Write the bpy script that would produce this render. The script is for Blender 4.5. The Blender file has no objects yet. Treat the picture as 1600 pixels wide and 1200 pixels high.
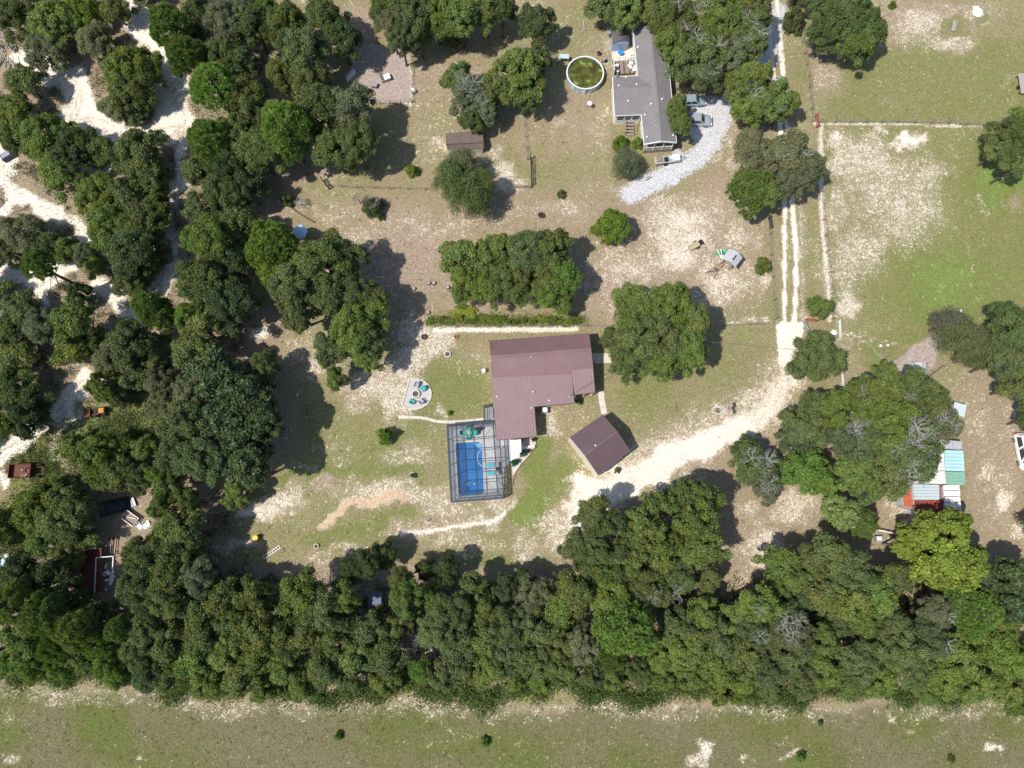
import bpy, bmesh, math, random
import numpy as np
from mathutils import Vector, Matrix
random.seed(7)
rng = np.random.default_rng(7)
SC = bpy.context.scene
COL = SC.collection
R = math.radians

# ------------------------------------------------------------------ camera
CAM_H = 101.5
TILT = R(12.0)
HFOV = R(71.5)
cam_d = bpy.data.cameras.new('camera')
cam = bpy.data.objects.new('camera', cam_d)
COL.objects.link(cam)
cam.location = (0, 0, CAM_H)
cam.rotation_euler = (TILT, 0, 0)
cam_d.sensor_fit = 'HORIZONTAL'
cam_d.angle = HFOV
cam_d.clip_start = 0.5
cam_d.clip_end = 3000
SC.camera = cam

# ------------------------------------------------------------------ light
SUN_EL = 59.0
SHADOW_DIR = 27.0            # degrees above +x on the ground
w = bpy.data.worlds.new('World')
SC.world = w
w.use_nodes = True
nt = w.node_tree
bg = nt.nodes['Background']
sky = nt.nodes.new('ShaderNodeTexSky')
sky.sky_type = 'NISHITA'
sky.sun_disc = False
sky.sun_elevation = R(SUN_EL)
# sun stands opposite to the shadows: azimuth vector (-cos, -sin)
az = math.atan2(-math.cos(R(SHADOW_DIR)), -math.sin(R(SHADOW_DIR)))   # clockwise from +Y
sky.sun_rotation = az % (2 * math.pi)
nt.links.new(sky.outputs[0], bg.inputs[0])
bg.inputs[1].default_value = 0.135
sl = bpy.data.lights.new('sun', 'SUN')
sl.energy = 4.6
sl.angle = R(0.5)
sl.color = (1.0, 0.955, 0.88)
so = bpy.data.objects.new('sun', sl)
COL.objects.link(so)
ldir = Vector((math.cos(R(SUN_EL)) * math.cos(R(SHADOW_DIR)), math.cos(R(SUN_EL)) * math.sin(R(SHADOW_DIR)), -math.sin(R(SUN_EL))))
so.rotation_euler = ldir.to_track_quat('-Z', 'Y').to_euler()
so.location = (-60, -40, 120)
SC.view_settings.view_transform = 'Standard'
SC.view_settings.look = 'None'
SC.view_settings.exposure = 0.18
SC.view_settings.gamma = 1.0
SC.view_settings.use_curve_mapping = False

# ------------------------------------------------------------------ plan -> world
FPX = 800.0 / math.tan(HFOV / 2)
ct, st = math.cos(TILT), math.sin(TILT)
def W(px, py, z=0.0):
    """point of the place seen at plan point (px,py) if it lies at height z"""
    x = (px - 800.0) / FPX; y = -(py - 600.0) / FPX
    dy = y * ct + st; dz = y * st - ct
    t = (z - CAM_H) / dz
    return Vector((x * t, dy * t, z))
def scale_at(px, py, z=0.0):
    """metres per plan unit near this point"""
    y = -(py - 600.0) / FPX
    dz = y * st - ct
    return (z - CAM_H) / dz / FPX
def to_px(X, Y, Z=0.0):
    zc = (Z - CAM_H)
    # rotate world into camera (inverse tilt)
    yc = Y * ct + zc * st
    zz = -Y * st + zc * ct
    return 800.0 + FPX * X / (-zz), 600.0 - FPX * yc / (-zz)

# ------------------------------------------------------------------ object helpers
def new_mesh_obj(name, mesh, mat=None, parent=None):
    o = bpy.data.objects.new(name, mesh)
    COL.objects.link(o)
    if mat is not None:
        if isinstance(mat, (list, tuple)):
            for m in mat: mesh.materials.append(m)
        else:
            mesh.materials.append(mat)
    if parent is not None: o.parent = parent
    return o
def tag(o, label=None, cat=None, group=None, kind=None):
    if label: o['label'] = label
    if cat: o['category'] = cat
    if group: o['group'] = group
    if kind: o['kind'] = kind
    return o
def empty(name, loc, label, cat, group=None, rz=0.0):
    o = bpy.data.objects.new(name, None)
    COL.objects.link(o)
    o.empty_display_size = 0.2
    o.location = loc
    o.rotation_euler = (0, 0, rz)
    return tag(o, label, cat, group)
def copy_tree(o, parent=None):
    c = o.copy(); COL.objects.link(c)
    if parent is not None: c.parent = parent
    for ch in list(o.children): copy_tree(ch, c)
    return c

class MB:
    def __init__(s): s.v = []; s.f = []; s.m = []; s.mi = 0
    def add(s, vs, fs):
        b = len(s.v)
        s.v += [tuple(p) for p in vs]
        for f in fs: s.f.append(tuple(b + i for i in f)); s.m.append(s.mi)
        return s
    def box(s, c, size, rz=0.0, rx=0.0, ry=0.0):
        hx, hy, hz = size[0] / 2, size[1] / 2, size[2] / 2
        M = Matrix.Translation(Vector(c)) @ Matrix.Rotation(rz, 4, 'Z') @ Matrix.Rotation(ry, 4, 'Y') @ Matrix.Rotation(rx, 4, 'X')
        vs = [M @ Vector((x, y, z)) for x in (-hx, hx) for y in (-hy, hy) for z in (-hz, hz)]
        return s.add(vs, [(0, 1, 3, 2), (4, 6, 7, 5), (0, 4, 5, 1), (2, 3, 7, 6), (0, 2, 6, 4), (1, 5, 7, 3)])
    def bar(s, a, b, wd, ht=None, up=(0, 0, 1)):
        a = Vector(a); b = Vector(b); ht = wd if ht is None else ht
        d = (b - a)
        if d.length < 1e-6: return s
        d.normalize(); u = Vector(up)
        if abs(d.dot(u)) > 0.95: u = Vector((1, 0, 0))
        r = d.cross(u).normalized(); u = r.cross(d).normalized()
        vs = [p + r * sx * wd / 2 + u * sy * ht / 2 for p in (a, b) for sx, sy in ((-1, -1), (1, -1), (1, 1), (-1, 1))]
        return s.add(vs, [(0, 3, 2, 1), (4, 5, 6, 7), (0, 1, 5, 4), (1, 2, 6, 5), (2, 3, 7, 6), (3, 0, 4, 7)])
    def tube(s, pts, rad, n=6, cap=True):
        pts = [Vector(p) for p in pts]
        rads = rad if isinstance(rad, (list, tuple)) else [rad] * len(pts)
        b = len(s.v); k = len(pts)
        for i, p in enumerate(pts):
            d = (pts[min(i + 1, k - 1)] - pts[max(i - 1, 0)])
            d = d.normalized() if d.length > 1e-9 else Vector((0, 0, 1))
            u = Vector((0, 0, 1)) if abs(d.z) < 0.9 else Vector((1, 0, 0))
            r = d.cross(u).normalized(); u = r.cross(d)
            for j in range(n):
                a = 2 * math.pi * j / n
                s.v.append(tuple(p + (r * math.cos(a) + u * math.sin(a)) * rads[i]))
        for i in range(k - 1):
            for j in range(n):
                j2 = (j + 1) % n
                s.f.append((b + i * n + j, b + i * n + j2, b + (i + 1) * n + j2, b + (i + 1) * n + j)); s.m.append(s.mi)
        if cap:
            s.f.append(tuple(b + j for j in range(n))[::-1]); s.m.append(s.mi)
            s.f.append(tuple(b + (k - 1) * n + j for j in range(n))); s.m.append(s.mi)
        return s
    def lathe(s, c, prof, n=20, sx=1.0, sy=1.0):
        """prof: list of (r,z)"""
        b = len(s.v); c = Vector(c)
        for r_, z in prof:
            for j in range(n):
                a = 2 * math.pi * j / n
                s.v.append((c.x + r_ * sx * math.cos(a), c.y + r_ * sy * math.sin(a), c.z + z))
        for i in range(len(prof) - 1):
            for j in range(n):
                j2 = (j + 1) % n
                s.f.append((b + i * n + j, b + i * n + j2, b + (i + 1) * n + j2, b + (i + 1) * n + j)); s.m.append(s.mi)
        if prof[0][0] > 1e-4: s.f.append(tuple(b + j for j in range(n))[::-1]); s.m.append(s.mi)
        if prof[-1][0] > 1e-4: s.f.append(tuple(b + (len(prof) - 1) * n + j for j in range(n))); s.m.append(s.mi)
        return s
    def prism(s, pts, z0, z1):
        """pts plan polygon (Vectors); z0/z1 numbers or lists per point"""
        n = len(pts)
        zs0 = z0 if isinstance(z0, (list, tuple)) else [z0] * n
        zs1 = z1 if isinstance(z1, (list, tuple)) else [z1] * n
        ar = sum(pts[i][0] * pts[(i + 1) % n][1] - pts[(i + 1) % n][0] * pts[i][1] for i in range(n))
        idx = list(range(n)) if ar > 0 else list(range(n))[::-1]
        vs = [(pts[i][0], pts[i][1], zs0[i]) for i in idx] + [(pts[i][0], pts[i][1], zs1[i]) for i in idx]
        fs = [tuple(range(n))[::-1], tuple(range(n, 2 * n))] + [(i, (i + 1) % n, n + (i + 1) % n, n + i) for i in range(n)]
        return s.add(vs, fs)
    def build(s, name, mat=None, parent=None, smooth=False, label=None, kind=None, local=False):
        me = bpy.data.meshes.new(name)
        off = Vector((0, 0, 0))
        if parent is not None and not local:
            q = parent; 
            while q is not None: off += Vector(q.location); q = q.parent
        me.from_pydata([(p[0] - off.x, p[1] - off.y, p[2] - off.z) for p in s.v], [], s.f)
        if isinstance(mat, (list, tuple)): me.polygons.foreach_set('material_index', s.m)
        if smooth: me.polygons.foreach_set('use_smooth', [True] * len(me.polygons))
        o = new_mesh_obj(name, me, mat, parent)
        if label: o['label'] = label
        if kind: o['kind'] = kind
        return o
def single(mb, name, mat, loc, label, cat, group=None, kind=None, smooth=False):
    """a thing that is one mesh, its origin at loc"""
    me = bpy.data.meshes.new(name)
    me.from_pydata([(p[0] - loc[0], p[1] - loc[1], p[2] - loc[2]) for p in mb.v], [], mb.f)
    if isinstance(mat, (list, tuple)): me.polygons.foreach_set('material_index', mb.m)
    if smooth: me.polygons.foreach_set('use_smooth', [True] * len(me.polygons))
    o = new_mesh_obj(name, me, mat)
    o.location = loc
    return tag(o, label, cat, group, kind)

# ------------------------------------------------------------------ material helpers
def mat(name, col, rough=0.7, metal=0.0, var=0.15, scale=3.0, bump=0.0, bscale=30.0, spec=0.3, dirt=None, dirt_amt=0.35, dirt_scale=0.8, stretch=None):
    m = bpy.data.materials.new(name); m.use_nodes = True
    nt = m.node_tree; N = nt.nodes; L = nt.links
    p = N['Principled BSDF']
    p.inputs['Roughness'].default_value = rough
    p.inputs['Metallic'].default_value = metal
    p.inputs['Specular IOR Level'].default_value = spec
    tc = N.new('ShaderNodeTexCoord')
    src = tc.outputs['Object']
    if stretch:
        mp = N.new('ShaderNodeMapping'); mp.inputs['Scale'].default_value = stretch
        L.new(src, mp.inputs[0]); src = mp.outputs[0]
    nz = N.new('ShaderNodeTexNoise'); nz.inputs['Scale'].default_value = scale
    nz.inputs['Detail'].default_value = 6; nz.inputs['Roughness'].default_value = 0.65
    L.new(src, nz.inputs['Vector'])
    mr = N.new('ShaderNodeMapRange'); mr.inputs[1].default_value = 0.3; mr.inputs[2].default_value = 0.7
    mr.inputs[3].default_value = 1 - var; mr.inputs[4].default_value = 1 + var
    L.new(nz.outputs[0], mr.inputs[0])
    vm = N.new('ShaderNodeVectorMath'); vm.operation = 'SCALE'
    vm.inputs[0].default_value = col[:3]
    L.new(mr.outputs[0], vm.inputs['Scale'])
    out = vm.outputs[0]
    if dirt:
        n2 = N.new('ShaderNodeTexNoise'); n2.inputs['Scale'].default_value = dirt_scale
        n2.inputs['Detail'].default_value = 8; n2.inputs['Roughness'].default_value = 0.7
        L.new(src, n2.inputs['Vector'])
        r2 = N.new('ShaderNodeMapRange'); r2.inputs[1].default_value = 0.45; r2.inputs[2].default_value = 0.7
        r2.inputs[3].default_value = 0; r2.inputs[4].default_value = dirt_amt
        L.new(n2.outputs[0], r2.inputs[0])
        mx = N.new('ShaderNodeMix'); mx.data_type = 'RGBA'
        L.new(r2.outputs[0], mx.inputs['Factor']); L.new(out, mx.inputs['A'])
        mx.inputs['B'].default_value = (*dirt, 1)
        out = mx.outputs['Result']
    L.new(out, p.inputs['Base Color'])
    if bump > 0:
        nb = N.new('ShaderNodeTexNoise'); nb.inputs['Scale'].default_value = bscale; nb.inputs['Detail'].default_value = 3
        L.new(src, nb.inputs['Vector'])
        bp = N.new('ShaderNodeBump'); bp.inputs['Strength'].default_value = bump; bp.inputs['Distance'].default_value = 0.05
        L.new(nb.outputs[0], bp.inputs['Height']); L.new(bp.outputs[0], p.inputs['Normal'])
    return m

M = {}
M['maroon'] = mat('maroon_metal_roof', (0.192, 0.113, 0.113), 0.42, 0.0, 0.09, 0.5, dirt=(0.25, 0.165, 0.155), dirt_amt=0.5, dirt_scale=0.35, spec=0.4)
M['maroon_l'] = mat('pale_maroon_metal_roof', (0.245, 0.162, 0.168), 0.42, 0.0, 0.05, 0.7, dirt=(0.28, 0.20, 0.20), dirt_amt=0.5, dirt_scale=0.35, spec=0.4)
M['maroon_rib'] = mat('maroon_rib', (0.205, 0.135, 0.138), 0.45, var=0.03)
M['maroon_g'] = mat('plum_metal_roof', (0.125, 0.082, 0.088), 0.42, 0.0, 0.06, 0.7, dirt=(0.145, 0.10, 0.11), dirt_amt=0.4, spec=0.4)
M['maroon_dk'] = mat('dark_maroon_trim', (0.10, 0.045, 0.045), 0.5)
M['cream'] = mat('cream_siding', (0.66, 0.60, 0.48), 0.6, var=0.06)
M['white'] = mat('white_paint', (0.74, 0.74, 0.72), 0.5, var=0.06, dirt=(0.45, 0.42, 0.38), dirt_amt=0.3)
M['white_clean'] = mat('clean_white', (0.80, 0.80, 0.80), 0.45, var=0.03)
M['shingle'] = mat('grey_shingle', (0.185, 0.175, 0.178), 0.85, var=0.12, scale=0.9, bump=0.4, bscale=12, dirt=(0.21, 0.19, 0.185), dirt_amt=0.7, dirt_scale=0.25, stretch=(1, 1, 1))
M['shingle_b'] = mat('brown_shingle', (0.16, 0.12, 0.105), 0.85, var=0.25, scale=3, bump=0.4, bscale=12)
M['shed_roof'] = mat('dark_brown_shed_roof', (0.105, 0.09, 0.095), 0.7, var=0.12)
M['glass'] = mat('dark_window_glass', (0.03, 0.04, 0.05), 0.08, var=0.0, spec=0.8)
M['concrete'] = mat('grey_concrete', (0.47, 0.475, 0.48), 0.8, var=0.08, scale=1.2, dirt=(0.25, 0.24, 0.23), dirt_amt=0.4)
M['concrete_pale'] = mat('pale_concrete', (0.58, 0.53, 0.46), 0.85, var=0.1, scale=2, dirt=(0.45, 0.38, 0.30), dirt_amt=0.5)
M['paver'] = mat('pale_gravel_floor', (0.46, 0.43, 0.42), 0.9, var=0.12, scale=8, bump=0.4, bscale=20)
M['bronze'] = mat('dark_bronze_frame', (0.05, 0.06, 0.075), 0.5, var=0.05)
M['teal'] = mat('teal_plastic', (0.04, 0.34, 0.33), 0.5, var=0.1)
M['teal_blue'] = mat('sky_blue_mesh_fabric', (0.09, 0.38, 0.47), 0.6, var=0.1)
M['green_pl'] = mat('green_plastic', (0.02, 0.40, 0.22), 0.4, var=0.08)
M['grey_metal'] = mat('grey_metal', (0.35, 0.36, 0.38), 0.4, 0.3, var=0.1)
M['galv'] = mat('galvanised_sheet', (0.50, 0.50, 0.52), 0.45, 0.2, var=0.12, scale=0.8, dirt=(0.38, 0.30, 0.25), dirt_amt=0.4)
M['galv_white'] = mat('white_sheet_metal', (0.70, 0.68, 0.66), 0.45, 0.0, var=0.08, scale=0.8, dirt=(0.48, 0.36, 0.30), dirt_amt=0.5)
M['cyan'] = mat('pale_cyan_sheet', (0.40, 0.62, 0.64), 0.5, var=0.08, scale=0.8)
M['sea'] = mat('sea_green_sheet', (0.20, 0.38, 0.29), 0.5, var=0.1)
M['paleblue'] = mat('pale_blue_grey_sheet', (0.47, 0.54, 0.55), 0.5, var=0.08)
M['oxblood'] = mat('oxblood_sheet', (0.24, 0.05, 0.035), 0.5, var=0.25, scale=1.2, dirt=(0.32, 0.12, 0.08), dirt_amt=0.6)
M['brick_red'] = mat('orange_red_sheet', (0.46, 0.115, 0.065), 0.6, var=0.12)
M['steel_blue'] = mat('blue_grey_sheet', (0.30, 0.42, 0.58), 0.45, 0.1, var=0.15)
M['rust'] = mat('rusty_steel', (0.13, 0.058, 0.038), 0.85, var=0.4, scale=5, bump=0.3, dirt=(0.09, 0.04, 0.03), dirt_amt=0.7)
M['rust_red'] = mat('faded_red_rusty_paint', (0.17, 0.05, 0.035), 0.7, var=0.3, scale=2, dirt=(0.12, 0.05, 0.035), dirt_amt=0.6)
M['orange'] = mat('orange_paint', (0.50, 0.22, 0.05), 0.6, var=0.15)
M['yellow'] = mat('yellow_plastic', (0.75, 0.52, 0.05), 0.5)
M['olive'] = mat('faded_olive_yellow', (0.36, 0.34, 0.19), 0.7, var=0.2)
M['wood'] = mat('weathered_wood', (0.27, 0.21, 0.17), 0.85, var=0.25, scale=6)
M['wood_grey'] = mat('grey_weathered_wood', (0.36, 0.33, 0.30), 0.85, var=0.25, scale=6)
M['wood_red'] = mat('reddish_rail', (0.34, 0.09, 0.07), 0.8, var=0.2)
M['post'] = mat('fence_post_wood', (0.19, 0.15, 0.12), 0.9, var=0.25, scale=5)
M['wire'] = mat('thin_wire', (0.22, 0.21, 0.20), 0.6)
M['black'] = mat('black_rubber', (0.02, 0.02, 0.022), 0.7, var=0.1)
M['black_tarp'] = mat('black_blue_tarp', (0.025, 0.03, 0.045), 0.4, var=0.3, scale=3, bump=0.8, bscale=4)
M['bark'] = mat('bark', (0.12, 0.09, 0.07), 0.9, var=0.3, scale=4, bump=0.4, bscale=10)
M['bark_pale'] = mat('pale_lichen_bark', (0.34, 0.33, 0.31), 0.9, var=0.25, scale=3)
M['bark_grey'] = mat('grey_twigs', (0.30, 0.28, 0.27), 0.9, var=0.25, scale=3)
M['blue_pl'] = mat('bright_blue_plastic', (0.01, 0.26, 0.72), 0.35, var=0.03)
M['blue_pale'] = mat('pale_blue_canvas', (0.42, 0.62, 0.76), 0.7, var=0.06)
M['brick'] = mat('red_brick', (0.40, 0.14, 0.09), 0.85, var=0.25, scale=10)
M['stone'] = mat('pale_stone', (0.55, 0.50, 0.43), 0.85, var=0.15, scale=8)
M['terracotta'] = mat('terracotta', (0.42, 0.17, 0.09), 0.8)
M['play_roof'] = mat('grey_play_roof', (0.42, 0.42, 0.43), 0.7, var=0.08)
M['dirt'] = mat('ash_grey_soil', (0.10, 0.09, 0.085), 0.95, var=0.4, scale=6)

def screen_mat(name, op, col):
    m = bpy.data.materials.new(name); m.use_nodes = True
    N = m.node_tree.nodes; L = m.node_tree.links
    p = N['Principled BSDF']; p.inputs['Base Color'].default_value = (*col, 1); p.inputs['Roughness'].default_value = 0.8
    t = N.new('ShaderNodeBsdfTransparent'); mx = N.new('ShaderNodeMixShader'); mx.inputs[0].default_value = op
    L.new(t.outputs[0], mx.inputs[1]); L.new(p.outputs[0], mx.inputs[2]); L.new(mx.outputs[0], N['Material Output'].inputs[0])
    return m
M['screen'] = screen_mat('insect_screen', 0.09, (0.05, 0.06, 0.07))
M['screen_w'] = screen_mat('insect_screen_wall', 0.46, (0.06, 0.08, 0.10))

def water_mat(name, c1, c2, scale, rough=0.08, thr=(0.4, 0.6)):
    m = bpy.data.materials.new(name); m.use_nodes = True
    N = m.node_tree.nodes; L = m.node_tree.links; p = N['Principled BSDF']
    tc = N.new('ShaderNodeTexCoord'); nz = N.new('ShaderNodeTexNoise'); nz.inputs['Scale'].default_value = scale
    nz.inputs['Detail'].default_value = 5; L.new(tc.outputs['Object'], nz.inputs['Vector'])
    cr = N.new('ShaderNodeValToRGB'); L.new(nz.outputs[0], cr.inputs[0])
    cr.color_ramp.elements[0].position = thr[0]; cr.color_ramp.elements[0].color = (*c1, 1)
    cr.color_ramp.elements[1].position = thr[1]; cr.color_ramp.elements[1].color = (*c2, 1)
    L.new(cr.outputs[0], p.inputs['Base Color']); p.inputs['Roughness'].default_value = rough
    nb = N.new('ShaderNodeTexNoise'); nb.inputs['Scale'].default_value = 3; L.new(tc.outputs['Object'], nb.inputs['Vector'])
    bp = N.new('ShaderNodeBump'); bp.inputs['Strength'].default_value = 0.15; bp.inputs['Distance'].default_value = 0.05
    L.new(nb.outputs[0], bp.inputs['Height']); L.new(bp.outputs[0], p.inputs['Normal'])
    return m, cr
M['pool'] = water_mat('blue_pool_water', (0.03, 0.14, 0.36), (0.045, 0.175, 0.42), 0.5)[0]
M['pool_step'] = water_mat('pale_pool_step_water', (0.10, 0.33, 0.55), (0.20, 0.45, 0.62), 2.0)[0]
mm, cr = water_mat('murky_green_water', (0.05, 0.048, 0.010), (0.105, 0.115, 0.018), 0.9)
e = cr.color_ramp.elements.new(0.66); e.color = (0.19, 0.26, 0.09, 1)
M['algae'] = mm

# ------------------------------------------------------------------ the ground, one sheet of 0.4 m cells cut into its kinds
def vnoise(X, Y, s, seed):
    """smooth value noise on plan coordinates, 0..1"""
    r_ = np.random.default_rng(seed); T = r_.random((256, 256))
    x = X / s + 1000.0; y = Y / s + 1000.0
    xi = np.floor(x).astype(int); yi = np.floor(y).astype(int); fx = x - xi; fy = y - yi
    fx = fx * fx * (3 - 2 * fx); fy = fy * fy * (3 - 2 * fy)
    a = T[xi % 256, yi % 256]; b = T[(xi + 1) % 256, yi % 256]; c = T[xi % 256, (yi + 1) % 256]; d = T[(xi + 1) % 256, (yi + 1) % 256]
    return (a * (1 - fx) + b * fx) * (1 - fy) + (c * (1 - fx) + d * fx) * fy
def sstep(a, b, x):
    t = np.clip((x - a) / (b - a), 0, 1); return t * t * (3 - 2 * t)

GX0, GX1, GY0, GY1, GS = -105.0, 105.0, -68.0, 104.0, 0.4
nx = int((GX1 - GX0) / GS) + 1; ny = int((GY1 - GY0) / GS) + 1
xs = np.linspace(GX0, GX1, nx); ys = np.linspace(GY0, GY1, ny)
XX, YY = np.meshgrid(xs, ys)
PX, PY = to_px(XX, YY)
wx = PX + (vnoise(PX, PY, 22, 1) - .5) * 22 + (vnoise(PX, PY, 9, 2) - .5) * 10
wy = PY + (vnoise(PX, PY, 22, 3) - .5) * 22 + (vnoise(PX, PY, 9, 4) - .5) * 10
wx1 = PX + (vnoise(PX, PY, 9, 5) - .5) * 1.6; wy1 = PY + (vnoise(PX, PY, 9, 6) - .5) * 1.6
def blob(x, y, rx, ry, amp=1.0, rot=0.0, soft=0.8, crisp=False):
    qx, qy = (wx1, wy1) if crisp else (wx, wy)
    c, s = math.cos(R(rot)), math.sin(R(rot))
    dx = qx - x; dy = qy - y
    u = (dx * c + dy * s) / rx; v = (-dx * s + dy * c) / ry
    d = np.sqrt(u * u + v * v)
    return amp * (1 - sstep(1 - soft, 1 + soft * 0.5, d))
def stroke(pts, wd, amp=1.0, soft=0.5, crisp=False):
    qx, qy = (wx1, wy1) if crisp else (wx, wy)
    best = np.full(qx.shape, 1e9)
    for (x0, y0), (x1, y1) in zip(pts[:-1], pts[1:]):
        vx, vy = x1 - x0, y1 - y0; L2 = vx * vx + vy * vy
        t = np.clip(((qx - x0) * vx + (qy - y0) * vy) / L2, 0, 1)
        best = np.minimum(best, np.hypot(qx - x0 - t * vx, qy - y0 - t * vy))
    h = wd / 2
    return amp * (1 - sstep(h * (1 - soft), h * (1 + soft), best))
def poly(pts, amp=1.0, soft=6.0, crisp=True):
    qx, qy = (wx1, wy1) if crisp else (wx, wy)
    ins = np.zeros(qx.shape, bool); best = np.full(qx.shape, 1e9); n = len(pts)
    for i in range(n):
        x0, y0 = pts[i]; x1, y1 = pts[(i + 1) % n]
        if y0 != y1:
            cnd = ((y0 > qy) != (y1 > qy)) & (qx < (x1 - x0) * (qy - y0) / (y1 - y0) + x0)
            ins ^= cnd
        vx, vy = x1 - x0, y1 - y0; L2 = vx * vx + vy * vy
        t = np.clip(((qx - x0) * vx + (qy - y0) * vy) / L2, 0, 1)
        best = np.minimum(best, np.hypot(qx - x0 - t * vx, qy - y0 - t * vy))
    d = np.where(ins, -best, best)
    return amp * (1 - sstep(-soft, soft, d))
def over(base, layer): return np.maximum(base, layer)

S = 0.29 + 0.26 * (vnoise(PX, PY, 60, 11) - .5)
G = 0.30 + 0.3 * (vnoise(PX, PY, 70, 12) - .5)
B = np.zeros(PX.shape); F = np.zeros(PX.shape); V = np.zeros(PX.shape); O = np.zeros(PX.shape); P = np.zeros(PX.shape)
def put(arr, layer, val):
    """blend arr towards val where layer (0..1)"""
    return arr * (1 - layer) + val * layer
# ---- left woodland
wood = poly([(-200, -200), (420, -200), (430, 60), (400, 250), (440, 330), (380, 470), (470, 560), (470, 700), (370, 790), (340, 900), (400, 1040), (-200, 1040)], 1, 18)
B = put(B, wood, 0.75); S = put(S, wood, 0.18)
L_ = blob(230, 640, 90, 60); B = put(B, L_, 0.2); G = put(G, L_, 0.7)
for (x, y, a, b_) in [(60, 690, 90, 60), (40, 740, 70, 40), (190, 690, 60, 60), (150, 660, 60, 30), (20, 820, 40, 60)]:
    L_ = blob(x, y, a, b_, 0.9); B = put(B, L_, 0.1); G = put(G, L_, 0.85); S = put(S, L_, 0.25)
tr = stroke([(120, 655), (92, 680), (82, 715), (100, 745), (115, 770)], 26, 0.75, 0.8); S = over(S, tr * 0.75)
road_pts = [
    ([(203, -60), (207, 0), (218, 28), (240, 62), (262, 95), (278, 130), (286, 175), (284, 215)], 40),
    ([(284, 205), (282, 240), (276, 300), (271, 345), (276, 378), (268, 415), (250, 445), (236, 462)], 17),
    ([(200, 40), (215, 62), (240, 80)], 30), ([(250, 150), (270, 170)], 30),
    ([(35, 95), (70, 106), (103, 125), (122, 150), (112, 178), (100, 196)], 36),
    ([(98, 186), (140, 192), (190, 205), (240, 212), (284, 205)], 34),
    ([(120, 150), (150, 185), (190, 200)], 34), ([(110, 120), (130, 165)], 30), ([(260, 180), (278, 205)], 36),
    ([(-30, 228), (0, 262), (16, 296), (45, 318), (80, 335), (112, 348), (135, 372)], 30),
    ([(-10, 200), (5, 235), (20, 262)], 22), ([(20, 300), (8, 330)], 22),
    ([(-30, 430), (0, 430), (38, 436), (64, 440), (90, 428), (120, 408)], 26),
    ([(150, 452), (172, 458), (196, 478), (215, 500)], 26), ([(50, 440), (70, 470)], 22),
    ([(150, 590), (118, 604), (98, 642), (58, 672), (20, 700), (-30, 728)], 27),
    ([(130, 262), (175, 266)], 14), ([(20, 0), (-10, 15)], 14), ([(0, 740), (8, 762)], 14)]
ROAD = np.zeros(PX.shape)
for pts, wd in road_pts: ROAD = over(ROAD, stroke(pts, wd, 1.0, 0.35))
S = over(S, ROAD * 1.25)
G = put(G, ROAD, 0.0); B = put(B, ROAD, 0.0)
L_ = blob(75, 160, 26, 20, 0.9); B = put(B, L_, 0.8); S = put(S, L_, 0.3); ROAD = put(ROAD, L_, 0.0)
for (x, y) in [(160, 415), (40, 545), (100, 560), (90, 700), (300, 530), (108, 575)]:
    S = over(S, blob(x, y, 30, 18, 0.55))
B = over(B, stroke([(400, 262), (460, 262), (520, 255)], 45, 1.1, 0.7)); O = over(O, stroke([(420, 262), (480, 258), (520, 252)], 24, 0.35, 0.8))
for (x, y) in [(410, 500), (430, 350), (400, 330), (390, 540), (560, 40), (540, 50), (450, 270)]:
    B = over(B, blob(x, y, 45, 45, 1.0))
# ---- yards in the middle
G = put(G, blob(560, 270, 90, 60, 0.8), 0.42); S = put(S, blob(590, 240, 60, 60, 0.8), 0.12)
S = over(S, stroke([(420, 310), (470, 320), (520, 345)], 26, 0.5, 0.8)); S = over(S, stroke([(480, 285), (540, 350)], 14, 0.45, 0.8))
S = over(S, stroke([(560, 340), (640, 350), (700, 360), (800, 330)], 70, 0.42, 0.9))
B = over(B, blob(640, 400, 130, 90, 0.6)); B = over(B, blob(750, 200, 70, 70, 0.5)); B = over(B, blob(700, 110, 60, 35, 0.55))
S = over(S, blob(610, 480, 100, 80, 0.35)); S = over(S, blob(715, 355, 60, 16, 0.55)); S = over(S, blob(790, 280, 40, 30, 0.8))
S = over(S, blob(690, 225, 24, 18, 0.65)); S = over(S, blob(775, 245, 30, 26, 0.6)); S = over(S, blob(700, 280, 26, 40, 0.5)); S = over(S, blob(700, 100, 60, 20, 0.4))
B = over(B, blob(660, 460, 80, 50, 0.6)); B = over(B, blob(940, 440, 35, 60, 0.7)); B = over(B, blob(890, 200, 60, 60, 0.4))
PATIO = poly([(560, 68), (641, 76), (643, 160), (575, 163), (545, 120)], 1, 1.5)
P = over(P, PATIO * 0.9); S = put(S, PATIO, 0.1); B = put(B, PATIO, 0.75); G = put(G, PATIO, 0)
S = over(S, stroke([(640, 76), (642, 165)], 5, 0.9, 0.5, True))
S = over(S, blob(930, 75, 40, 26, 0.45)); S = over(S, blob(880, 190, 40, 25, 0.5)); S = over(S, blob(940, 200, 30, 60, 0.5)); S = over(S, blob(965, 85, 40, 50, 0.55))
G = put(G, blob(860, 250, 70, 60, 0.9), 0.42); S = put(S, blob(870, 260, 60, 50, 0.8), 0.12); B = over(B, blob(820, 210, 22, 60, 0.6))
S = over(S, blob(870, 330, 110, 26, 0.4)); S = over(S, blob(945, 300, 70, 40, 0.35))
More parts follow.
